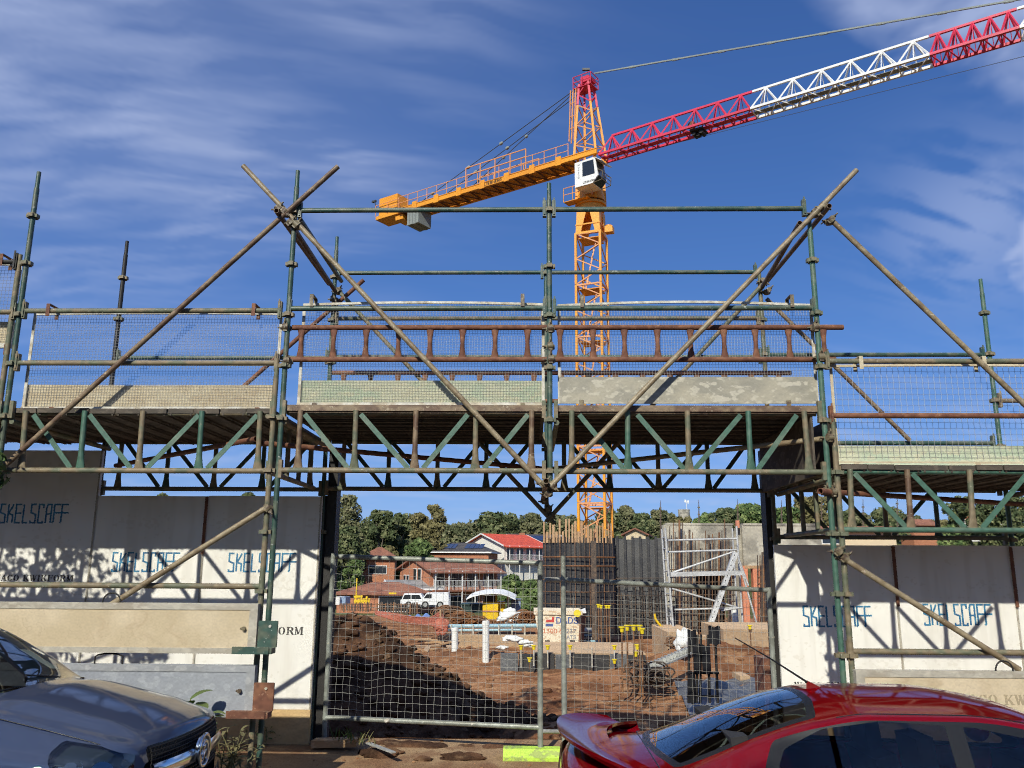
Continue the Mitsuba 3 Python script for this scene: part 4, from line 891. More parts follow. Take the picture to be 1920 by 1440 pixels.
mb.bar(P(664, 1119, 40), P(680, 1118, 40), .1, .1).bar(P(664, 1127, 40), P(690, 1126, 40), .1, .1); put(t + '__trestle', mb, 'yellow_paint')
single('yellow_light_bar', b(729, 1114, 743, 1111, 45, 45.1), 'yellow_paint', 'short yellow bar hung under the low house eave', 'light bar')

# skip bin with its lettering
t = thing('skip_bin', 'cream skip bin with faded red and blue lettering and rusty corner', 'skip bin'); Ys = 25.4
q = [P(*a, Ys) for a in ((1011, 1205), (1086, 1205), (1090, 1152), (1003, 1152))]; q = [V(a[0], Ys, a[2]) for a in q]
put(t + '__body', MB().slab(q[0], q[1], q[2], q[3], 1.7, V(0, -1, 0)), 'skip_cream')
put(t + '__rim', b(1001, 1152.4, 1092, 1145.5, Ys - .05, Ys + 1.75), 'skip_cream'); put(t + '__end', MB().slab(P(1087.5, 1206, Ys - .01), P(1094, 1208, Ys + .9), P(1099, 1146, Ys + .9), P(1091, 1152, Ys - .01), .05), 'rust')
for a in (1022, 1069): part(t, 'pocket', b(a, 1204, a + 9, 1200.5, Ys - .012, Ys + .02), 'black_steel')
put(t + '__base', b(1012, 1208, 1088, 1205.2, Ys + .03, Ys + 1.6), 'black_steel')
part(t, 'lid_flap', MB().slab(P(1079, 1147, Ys - .02), P(1099, 1147, Ys), P(1097, 1140, Ys + .5), P(1085, 1144, Ys + .5), .04), 'white_paint')
def letters(holder, text, a, c, hpx, Y, m, name='lettering', bold=True):
    h_ = hpx * Y / FOC; me = meshkit.text_mesh(text, h_, 0.004, bold); v = me.vertices; o = P(a, c, Y)
    part(holder, name, MB().flat((np.stack([v[:, 0] + o[0], Y - v[:, 2], v[:, 1] + o[2]], 1), me.faces)), m)
letters(t, 'DADS', 1041.5, 1169, 11, Ys - .004, 'skip_blue'); letters(t, '1300 60', 1017, 1187, 7.5, Ys - .004, 'skip_orange'); letters(t, '237', 1061, 1187, 7, Ys - .004, 'skip_grey'); letters(t, 'ATS', 1062, 1198, 6.5, Ys - .004, 'skip_grey')
part(t, 'logo', b(1024, 1166.5, 1039, 1162, Ys - .006, Ys).box(P(1035, 1167, Ys - .006), P(1039, 1157, Ys - .006) + V(0, .005, 0)), 'skip_red'); part(t, 'logo', b(1023, 1174.5, 1037, 1169.5, Ys - .006, Ys), 'skip_blue')
single('yellow_disc', MB().tube(P(1082.5, 1150, Ys - .3), P(1082.5, 1150, Ys - .24), .105, 20), 'cap_yellow', 'round bright yellow cap hanging before the corner of the skip', 'cap')
t = thing('steel_stack', 'stack of pale steel sheets right of the skip bin', 'steel sheets')
for i in range(4): part(t, 'sheet', b(1093 + i, 1204 - i * 5.5, 1126 - i * 2, 1200 - i * 5.5, 26.5, 28), 'galvanised' if i % 2 else 'pipe_blue')
single('square_column', b(1110.5, 1200, 1117.5, 1014, 25.9, 26.05), 'rebar_dark', 'tall thin brown post before the curved black form', 'post')

# stepped aluminium stair stringer, black wrapped posts, plastic sheet
t = thing('stair_plank', 'grey metal stair stringer with a stepped edge lying on the soil', 'stair stringer'); a0, a1 = P(1209, 1251, 17.6), P(1291, 1217, 19.2); mb = MB(); k = 13
mb.bar(a0 - V(0, 0, .06), a1 - V(0, 0, .06), .28, .035)
for i in range(k): c = lerp(a0, a1, (i + .5) / k); mb.box(c - V(.055, .13, .05), c + V(.02, .13, .035))
put(t + '__steps', mb, 'galvanised')
t = thing('wrapped_posts', 'dark steel frame wrapped in black plastic sheets, standing behind the mesh', 'wrapped frame'); Yb = 14.6
for a, a2 in ((1292, 1291), (1308, 1306), (1327, 1331), (1341, 1346), (1314, 1313)): part(t, 'bar', MB().tube(P(a2, 1318, Yb), P(a, 1190, Yb), .022, 7), 'black_steel')
for c in (1262, 1305): part(t, 'crossbar', MB().tube(P(1288, c, Yb - .02), P(1348, c, Yb - .02), .018, 7), 'black_steel')
for a0_, a1_, c0_, c1_, dy in ((1289, 1305, 1181, 1209, 0), (1290, 1309, 1207, 1224, .02), (1298, 1313, 1208, 1261, -.05), (1314, 1330, 1209, 1261, -.06), (1327, 1349, 1174, 1208, -.05), (1288, 1302, 1264, 1318, -.05)):
    u = np.linspace(0, 1, 9); X = P(lerp(a0_, a1_, .5), c0_, Yb); xa, xb, z0_, z1_ = P(a0_, c0_, Yb)[0], P(a1_, c0_, Yb)[0], P(a0_, c1_, Yb)[2], P(a0_, c0_, Yb)[2]
    A = np.stack([np.stack([xa + (xb - xa) * u, Yb + dy - .05 * np.sin(u * math.pi), 0 * u + lerp(z0_, z1_, w) + .015 * np.sin(9 * u + w * 7)], 1) for w in np.linspace(0, 1, 6)])
    part(t, 'wrap', MB().grid(A).grid((A + V(0, .02, 0))[::-1]), 'black_plastic' if dy != .02 else 'form_black')
mb = MB(); X, Y_ = np.meshgrid(np.linspace(0, 1, 44), np.linspace(0, 1, 34))
A = np.stack([2.55 + (3.25 - .5 * Y_) * X + .35 * Y_, 14.2 + 3.9 * Y_ + .5 * np.sin(X * 3), 0 * X], -1); A[..., 2] = tz(A[..., 0], A[..., 1]) + .05 + .32 * (meshkit.fbm(A * 1.5 + 3, 4, 3) - .42) * np.sin(np.pi * np.clip(X, .04, .96)) + .25 * np.exp(-((X - .2) / .12) ** 2 - ((Y_ - .45) / .2) ** 2)
single('plastic_sheet', MB().grid(A), 'grey_plastic', 'crumpled dark grey plastic sheet spread on the soil at the right', 'plastic sheet')
for k, (a, c, a2, c2, m, lab) in enumerate(((1345, 1238, 1432, 1232, 'timber', 'upper layered plank lying at the right edge of the site'), (1375, 1246, 1460, 1240, 'timber', 'middle layered plank lying at the right edge of the site'), (1395, 1256, 1465, 1249, 'slab_concrete', 'lowest pale plank lying at the right edge of the site'))): single('long_plank', MB().bar(PZ(a, c, -.5), PZ(a2, c2, -.5), .3, .06), m, lab, 'plank')
single('clay_blocks', MB().box(V(P(1432, 1260, 14.5)[0], 14.5, -.8), V(P(1462, 1260, 14.5)[0], 15.1, P(1440, 1235, 14.5)[2])), 'rust', 'rusty brown panel standing at the right end of the mesh', 'panel')
single('concrete_piece', MB().box(PZ(1388, 1277, -.5), PZ(1395, 1271, -.5) + V(0, .2, .1)), 'slab_concrete', 'small pale block lying on the soil behind the mesh', 'block')
bundle('dark bent bars in the shaded cut at mid site', 1222, 1264, 56, 28, 16.8, 40, 8, 'rebar_dark')
t = thing('hose', 'yellow hose arching down beside the aluminium tower', 'hose'); put(t + '__tube', MB().path([P(a, c, 24.5) for a, c in ((1227, 1151), (1229, 1160), (1234, 1168), (1242, 1176), (1252, 1182), (1262, 1184))], .035, 8), 'yellow_paint')
# ------------------------------------------------------------------ black wall forms, old concrete core, steel fixing
Yw = 30.0
t = thing('wall_form', 'curved black wall form with raw timber studs along its top, at the crane foot', 'wall form')
xa, xb, zt_, zb_ = P(1018, 1100, Yw)[0], P(1152, 1100, Yw)[0], P(1080, 1009, Yw)[2], P(1080, 1192, Yw)[2]
u = np.linspace(0, 1, 25); arc = np.stack([xa + (xb - xa) * u, Yw - 1.0 * np.sin(u * math.pi * .9 + .1) * (1 - .3 * u), 0 * u], 1)
A = np.stack([arc + V(0, 0, z) for z in (zb_, zt_)]); put(t + '__face', MB().grid(A).grid((A + V(0, .12, 0))[::-1]).grid(np.stack([A[1], A[1] + V(0, .12, 0)])), 'form_black')
for i, a in enumerate(np.arange(0.015, 0.985, 0.043)):
    p = V(np.interp(a, u, arc[:, 0]), np.interp(a, u, arc[:, 1]) - .05, 0); hh = g.choice([.30, .42, .55, .62, .5, .2]); w = g.choice([.05, .06, .085]); p = p + V(0, g.uniform(-.06, .05), 0)
    part(t, 'stud', MB().box(p + V(-w / 2, 0, zt_ - .18), p + V(w / 2, .07, zt_ + hh)), 'form_timber')
for i, a in enumerate(np.linspace(.03, .97, 15)):
    p = V(np.interp(a, u, arc[:, 0]), np.interp(a, u, arc[:, 1]) - .18, 0); part(t, 'bar', MB().tube(p + V(0, 0, zb_), p + V(0, 0, zt_ + g.uniform(-.25, .25)), .012, 6), 'rebar' if i % 3 == 0 else 'rebar_dark')
for q in (.20, .29, .43, .55, .67, .79, .91): part(t, 'hoop', MB().path(arc + V(0, -.22, lerp(zt_, zb_, q)), .014 if q > .3 else .022, 6), 'rust_orange' if q < .3 else 'rebar')
t = thing('wall_form', 'flat black wall form panels with steel bars before them, right of the crane foot', 'wall form')
xa, xb, zt_ = P(1146, 1100, Yw)[0], P(1249, 1100, Yw)[0], P(1200, 1008, Yw)[2]
for i in range(7): part(t, 'panel', MB().box(V(lerp(xa, xb, i / 7) + .012, Yw + .3 - .03 * (i % 2), zb_), V(lerp(xa, xb, (i + 1) / 7) - .012, Yw + .42, zt_ - .03 * (i % 3))), 'form_grey')
for i in range(8): part(t, 'waler', MB().box(V(lerp(xa, xb, i / 7) - .05, Yw + .18, zb_), V(lerp(xa, xb, i / 7) + .03, Yw + .25, zt_ + .05)), 'form_black')
for i, a in enumerate(np.linspace(.02, .98, 17)): part(t, 'bar', MB().tube(V(lerp(xa, xb, a), Yw + .1, zb_), V(lerp(xa, xb, a) + g.uniform(-.03, .03), Yw + .1, lerp(zb_, zt_, g.uniform(.42, .55))), .013, 6), 'rebar_dark')
for q in np.linspace(.42, .95, 7): part(t, 'tie_bar', MB().tube(V(xa, Yw + .06, lerp(zt_, zb_, q)), V(xb, Yw + .06, lerp(zt_, zb_, q) + .02), .012, 6), 'rebar_dark')
Yo = 34.0
t = thing('concrete_core', 'weathered grey concrete wall with a doorway, behind the aluminium tower', 'concrete wall')
def cw(a0, c0, a1, c1, d0=0.0, d1=.5, m='old_concrete', name='wall'): return part(t, name, MB().box(V(P(a0, c0, Yo)[0], Yo + d0, P(a0, c0, Yo)[2]), V(P(a1, c1, Yo)[0], Yo + d1, P(a1, c1, Yo)[2])), m)
cw(1251, 1200, 1300, 984); cw(1300.2, 1075, 1373, 983); cw(1373.2, 1200, 1396, 990, .3, .6); cw(1396.2, 1062, 1540, 985, .1, .5); cw(1424, 1200, 1540, 1062.3, .1, .5)
cw(1300.2, 1200, 1373, 1075.3, 1.6, 1.8, 'black_steel', 'recess'); cw(1250, 984, 1375, 981, -.03, .53, 'old_concrete', 'coping'); cw(1394, 985, 1541, 981.5, .06, .53, 'old_concrete', 'coping')
cw(1396, 1180, 1401, 1062, -.05, .3, 'salmon_paint', 'door_frame'); cw(1417, 1180, 1424, 1062, -.05, .3, 'salmon_paint', 'door_frame'); cw(1396, 1066, 1424, 1060.5, -.06, .3, 'form_timber', 'door_frame')
cw(1380, 990, 1385, 976, -.1, .1, 'salmon_paint', 'block'); cw(1400, 1190, 1418, 1070, 1.3, 1.5, 'black_steel', 'recess')
for i, a in enumerate(np.concatenate([np.linspace(1256, 1372, 20), np.linspace(1421, 1447, 8)])):
    tall = 983 + g.uniform(5, 45) if g.random() < .75 else 968 + g.uniform(0, 20); tall = tall if a < 1400 else 1035 + g.uniform(0, 8)
    part(t, 'bar', MB().tube(P(a, 1186, Yo - .5), P(a + g.uniform(-1.5, 1.5), tall, Yo - .5), .017 if g.random() < .75 else .04, 6), 'rebar' if i % 2 else 'rebar_dark')
for c in np.arange(1068, 1182, 12): part(t, 'tie_bar', MB().tube(P(1252, c, Yo - .45), P(1376, c - 1, Yo - .45), .02, 6), 'rebar_dark')
for c in np.arange(1070, 1180, 12): part(t, 'tie_bar', MB().tube(P(1420, c, Yo - .45), P(1448, c, Yo - .45), .02, 6), 'rebar')
# aluminium tower
t = thing('access_tower', 'silver aluminium access tower with a sloping stair plank before the concrete wall', 'access tower'); Yt = 25.2
def al(a, c, w=.024, d0=0.0, d1=0.0, name='tube'): return part(t, name, MB().tube(P(*a, Yt + d0), P(*c, Yt + d1), w, 8), 'aluminium')
al((1241, 992), (1252, 1182), .03, 0, 0, 'leg'); al((1247, 990), (1263, 1186), .03, -.7, -.7, 'leg'); al((1381, 986), (1393, 1180), .03, 0, 0, 'leg'); al((1373, 990), (1384, 1175), .025, 1.3, 1.3, 'leg'); al((1256, 1090), (1258, 1185), .03, 0, 0, 'leg')
for c in range(1000, 1150, 21): al((1242 + (c - 992) * .06, c + 8), (1248 + (c - 992) * .08, c + 8), .02, 0, -.7, 'rung')
for a, c in (((1251, 1013), (1381, 1010)), ((1252, 1035), (1381, 1031)), ((1265, 1143), (1392, 1140)), ((1262, 1073), (1378, 1034)), ((1258, 1103), (1382, 1139)), ((1387, 1058), (1423, 1184)), ((1384, 1045), (1403, 1098)), ((1352, 1145), (1384, 1140))): al(a, c, .028, -.3, -.3)
part(t, 'platform', MB().bar(P(1254, 1077, Yt - .4), P(1388, 1074, Yt - .4), .7, .12), 'aluminium')
part(t, 'stair', MB().bar(P(1379, 1036, Yt - .6), P(1331, 1172, Yt - .75), .2, .14, V(1, 0, .3)), 'aluminium')
k = labels and t + '__stair'
mb = MB()
for i in range(14): mb.tube(lerp(P(1379, 1036, Yt - .72), P(1331, 1172, Yt - .87), (i + .5) / 14), lerp(P(1379, 1036, Yt - .72), P(1331, 1172, Yt - .87), (i + .5) / 14) + V(.0, .03, 0), .014, 6)
put(k + '__hole', mb, 'black_steel'); labels[k + '__hole'] = {'kind': 'stuff'}

# ------------------------------------------------------------------ trees and houses on the hill
def leaf_mat(key, a, b, c):
    def fn(p, n, uv):
        q = mix(a, b, smoothstep(0.3, 0.7, fbm(p.x * .33, p.y * .33, p.z * .4, 3)))
        q = mix(q, c, smoothstep(0.5, 0.75, noise(p.x * 1.4, p.y * 1.4, p.z * 1.4)))
        return q * (0.55 + 0.9 * noise(p.x * 4.1, p.y * 4.1, p.z * 4.1))
    mat(key, proc(fn), 0.75, spec=0.2, two=True)
leaf_mat('leaf_dark', (0.063, 0.084, 0.036), (0.108, 0.127, 0.053), (0.183, 0.192, 0.088))
leaf_mat('leaf_olive', (0.092, 0.104, 0.049), (0.145, 0.145, 0.069), (0.214, 0.205, 0.111))
leaf_mat('leaf_gold', (0.125, 0.115, 0.047), (0.177, 0.155, 0.067), (0.236, 0.206, 0.096))
leaf_mat('leaf_green', (0.065, 0.106, 0.035), (0.123, 0.174, 0.058), (0.205, 0.256, 0.092))
mat('bark', ply_face((0.14, 0.115, 0.09), (0.22, 0.19, 0.15), 2, (0.3, 0.26, 0.2)), 0.9)


def tree(label, cx, top, width, Y, leaf, seed, base=None, shape='round', group=None, cat='tree', name='tree', leaf_size=None, dens=1.0):
    """crown from leaf tufts spread over many lobes, trunk with limbs; cx, top, width as seen in the photo at distance Y"""
    r = np.random.default_rng(seed); s = Y / FOC
    pt = P(cx, top, Y); x = pt[0]; zg = g0(x, Y) if base is None else P(cx, base, Y)[2]; H = max(pt[2] - zg, 1.0); W = width * s * 1.02
    k = thing(name, label, cat, group)
    crown0 = zg + (0.12 if shape in ('bush', 'cone') else 0.26) * H; ch = zg + H - crown0
    nl = {'round': 24, 'tall': 24, 'bush': 16, 'cone': 18, 'airy': 18}[shape]
    lobes = []
    for i in range(nl):
        t = (i + .5) / nl
        prof = {'round': math.sin(math.pi * (0.16 + .74 * t)) ** .6, 'tall': math.sin(math.pi * (0.14 + .78 * t)) ** .5 * .9, 'bush': math.sqrt(max(1 - (t * .95) ** 2, .05)), 'cone': 1.05 - .8 * t, 'airy': math.sin(math.pi * (.15 + .72 * t)) ** .5}[shape]
        lr = W * .5 * (0.25 + .30 * r.random() ** 1.3) * (0.55 + .45 * prof); an = i * 2.4 + r.uniform(-.5, .5); rr = max(W * .5 * prof - lr * .7, 0) * r.uniform(.35, 1.12)
        lz = min(crown0 + ch * (t + r.uniform(-.07, .07)), zg + H - lr * .78)
        lobes.append((V(x + rr * math.cos(an), Y + rr * math.sin(an), lz), lr, .72 + .2 * r.random()))
    ls = leaf_size or max(0.0022 * Y, .06)
    pos, nor = [], []
    for c, lr, sq in lobes:
        n = int(dens * 3.4 * (lr / ls) ** 2 * 4) ; n = min(max(n, 150), 2600)
        d = r.normal(size=(n, 3)); d /= np.linalg.norm(d, axis=1)[:, None]
        f = meshkit.fbm(d * 2.3 + c * .37, 3, seed % 50); rad = lr * (0.62 + .62 * f) * np.where(r.random(n) < .72, 1, r.uniform(.45, 1, n))
        pos.append(c + d * rad[:, None] * V(1, 1, sq)); nor.append(d)
    pos, nor = np.concatenate(pos), np.concatenate(nor); n = len(pos)
    nn = nor * .6 + r.normal(size=(n, 3)) * .62 + V(0, -.25, .25); nn /= np.linalg.norm(nn, axis=1)[:, None]
    a = np.cross(nn, r.normal(size=(n, 3))); a /= np.linalg.norm(a, axis=1)[:, None]; b_ = np.cross(nn, a)
    sz = ls * r.uniform(.55, 1.35, n)[:, None]
    v = np.stack([pos + a * sz, pos - a * sz * .5 + b_ * sz * .75, pos - a * sz * .6 - b_ * sz * .7], 1).reshape(-1, 3)
    put(k + '__crown', (v, np.arange(3 * n).reshape(-1, 3)), leaf)
    tr = max(.022 * H, .05); mb = MB()
    top_ = V(x + r.uniform(-.1, .1) * W, Y, crown0 + ch * .5)
    mb.path([V(x, Y, zg - .3), V(x + .02 * W, Y, lerp(zg, crown0, .6)), top_], [tr * 1.25, tr, tr * .5], 8)
    for c, lr, _ in lobes[::2]: mb.path([lerp(V(x, Y, crown0), top_, r.uniform(0, .7)), lerp(top_, c, .5) - V(0, 0, .05 * H), c], [tr * .5, tr * .32, tr * .12], 5)
    put(k + '__trunk', mb, 'bark'); return k


TREES = [  # px centre, py top, px width, distance, leaf, shape, label
    (655, 929, 62, 106, 'leaf_olive', 'round', 'tallest olive tree right beside the left gate post'),
    (652, 985, 84, 100, 'leaf_dark', 'round', 'broad dark tree low in front of the tallest olive tree'),
    (603, 950, 60, 106, 'leaf_olive', 'round', 'tree mostly hidden behind the hoarding edge at the left'),
    (715, 956, 76, 122, 'leaf_dark', 'round', 'dark dense tree between the tallest olive tree and the golden poplars'),
    (752, 962, 52, 126, 'leaf_dark', 'airy', 'ragged dark tree behind the left golden poplar'),
    (787, 962, 48, 118, 'leaf_gold', 'tall', 'left one of the two golden brown poplars'),
    (817, 947, 48, 116, 'leaf_gold', 'tall', 'right and taller one of the two golden brown poplars'),
    (786, 1010, 80, 110, 'leaf_green', 'bush', 'green bushy tree at the foot of the golden poplars'),
    (735, 1025, 50, 116, 'leaf_gold', 'bush', 'yellow green bush above the roof of the dark left house'),
    (664, 1048, 56, 92, 'leaf_green', 'bush', 'green bush before the dark left house'),
    (745, 1052, 40, 106, 'leaf_green', 'bush', 'green shrub left of the two storey brick house'),
    (860, 985, 60, 140, 'leaf_olive', 'round', 'small olive trees between the poplars and the red roof'),
    (905, 998, 70, 138, 'leaf_olive', 'bush', 'low olive tree above the solar panel roof'),
    (936, 961, 96, 142, 'leaf_dark', 'round', 'broad dark tree standing above the bright red roof'),
    (998, 963, 54, 150, 'leaf_olive', 'round', 'olive tree behind the brick house with a chimney'),
    (880, 1052, 60, 112, 'leaf_olive', 'bush', 'grey green bush below the solar panel roof'),
    (960, 1078, 56, 104, 'leaf_green', 'bush', 'green shrub right of the two storey brick house'),
    (995, 1088, 54, 92, 'leaf_green', 'bush', 'bright green shrub left of the gate post above the skip'),
    (940, 1108, 50, 88, 'leaf_green', 'bush', 'shrub behind the white canopy'),
    (985, 1120, 40, 60, 'leaf_green', 'bush', 'leafy shrub behind the small blue cabin'),
    (1010, 1105, 40, 70, 'leaf_green', 'bush', 'shrub close to the left edge of the curved black form'),
    (1056, 968, 90, 150, 'leaf_olive', 'round', 'olive tree directly left of the crane mast'),
    (1020, 985, 60, 160, 'leaf_dark', 'round', 'dark tree low behind the timber studs'),
    (1140, 955, 60, 150, 'leaf_dark', 'round', 'dark tree directly right of the crane mast'),
    (1172, 948, 54, 160, 'leaf_olive', 'round', 'olive tree with a pointed top right of the crane mast'),
    (1205, 963, 54, 155, 'leaf_dark', 'round', 'dark rounded tree under the first thin mast'),
    (1236, 957, 40, 175, 'leaf_olive', 'airy', 'airy tree behind the first thin mast'),
    (1258, 963, 34, 180, 'leaf_olive', 'airy', 'small airy tree left of the water tank'),
    (1276, 970, 60, 170, 'leaf_gold', 'bush', 'brownish low tree in front of the water tank'),
    (1310, 972, 54, 180, 'leaf_green', 'bush', 'low green tree right of the water tank'),
    (1325, 962, 30, 190, 'leaf_green', 'airy', 'small bluish green tree right of the second thin mast'),
    (1358, 953, 54, 160, 'leaf_dark', 'round', 'dark tree left of the third thin mast'),
    (1402, 945, 64, 165, 'leaf_green', 'round', 'large green tree behind the concrete wall at the right'),
    (1436, 950, 50, 165, 'leaf_olive', 'round', 'olive tree beside the dark corner column'),
    (1473, 952, 70, 150, 'leaf_green', 'round', 'round green tree seen under the step of the platforms, left part'),
    (1520, 930, 84, 150, 'leaf_gold', 'round', 'golden green rounded tree right of the dark corner column'),
    (1585, 958, 60, 170, 'leaf_dark', 'round', 'dark tree just left of the doubled right standards'),
    (1612, 962, 44, 165, 'leaf_olive', 'airy', 'bare looking reddish tree right of the doubled standards'),
    (1660, 952, 66, 165, 'leaf_dark', 'round', 'dark tree under the right platform, first from the left'),
    (1705, 965, 60, 180, 'leaf_olive', 'bush', 'olive tree under the right platform, second from the left'),
    (1755, 975, 70, 200, 'leaf_gold', 'bush', 'low brownish trees in the gap under the right platform'),
    (1800, 932, 60, 150, 'leaf_dark', 'round', 'tall dark tree near the right edge under the platform'),
    (1850, 940, 70, 145, 'leaf_dark', 'round', 'dark tree at the right edge, before the last'),
    (1905, 930, 70, 140, 'leaf_dark', 'round', 'last dark tree at the right picture edge'),
    (1780, 985, 60, 130, 'leaf_green', 'bush', 'green shrub beside the far little red roof'),
    (560, 968, 70, 90, 'leaf_dark', 'round', 'tree behind the left hoarding, barely showing above it'), (470, 924, 60, 90, 'leaf_dark', 'round', 'tree tip showing above the middle left hoarding'), (310, 926, 60, 90, 'leaf_dark', 'round', 'tree tip showing above the hoarding near the tall board'),
]
for i, (cx, top, w, Y, leaf, shape, lab) in enumerate(TREES): tree(lab, cx, top, w, Y, leaf, 100 + i, shape=shape, dens=1.0, cat='bush' if shape == 'bush' else 'tree', name='bush' if shape == 'bush' else 'tree')
# a wooded ridge that closes the view between the single trees
r = np.random.default_rng(4); n = 40000
px_ = r.uniform(-300, 2700, n); Yr_ = r.uniform(190, 300, n); ps = []
xr = (px_ - 1000) / 1530 * Yr_; zr = tz(xr, Yr_); hr = 1.0 + 3.0 * meshkit.noise(np.stack([xr * .09, Yr_ * .03, 0 * xr + 1], -1), 3)
ps = np.stack([xr, Yr_, zr + hr * r.random(n) ** .6], -1)
pos = np.array(ps); d = r.normal(size=(n, 3)); d /= np.linalg.norm(d, axis=1)[:, None]; a_ = np.cross(d, r.normal(size=(n, 3))); a_ /= np.linalg.norm(a_, axis=1)[:, None]; b_ = np.cross(d, a_); sz = r.uniform(.5, 1.1, n)[:, None]
put('distant_wood', (np.stack([pos + a_ * sz, pos - a_ * sz * .5 + b_ * sz * .8, pos - a_ * sz * .5 - b_ * sz * .8], 1).reshape(-1, 3), np.arange(3 * n).reshape(-1, 3)), 'leaf_olive'); labels['distant_wood'] = {'label': 'far wooded ridge closing the view behind the houses', 'category': 'trees', 'kind': 'stuff'}


def brickwork(p, n, uv):
    c = mix((0.46, 0.19, 0.10), (0.38, 0.15, 0.085), noise(p.x * 3, p.y * 3, p.z * 6))
    row = p.z / 0.13; m = smoothstep(0.80, 0.92, row - dr.floor(row))
    return mix(c, (0.42, 0.28, 0.19), m * 0.6) * (0.85 + .3 * noise(p.x * 9, p.y * 9, p.z * 14))
mat('brick_wall', proc(brickwork), 0.9, spec=.2)
def tiles(base, second):
    def fn(p, n, uv):
        k = p.z / 0.11; return mix(base, second, smoothstep(.35, .7, noise(p.x * 2, p.y * 2, p.z * 4))) * (0.72 + .38 * smoothstep(0, .35, k - dr.floor(k)))
    return proc(fn)
mat('tile_brown', tiles((0.27, 0.115, 0.07), (0.20, 0.085, 0.055)), .85); mat('tile_red', tiles((0.56, 0.085, 0.04), (0.48, 0.07, 0.035)), .6); mat('tile_dark', tiles((0.06, 0.055, 0.052), (0.085, 0.075, 0.07)), .6); mat('tile_grey', tiles((0.26, 0.25, 0.25), (0.2, 0.195, 0.19)), .7)
mat('render_white', (0.72, 0.69, 0.62), .8); mat('render_cream', (0.62, 0.50, 0.33), .8); mat('house_glass', (0.02, 0.024, 0.03), .08, spec=.8); mat('trim_white', (0.72, 0.71, 0.68), .6); mat('solar_glass', (0.03, 0.045, 0.10), .12, spec=.8)


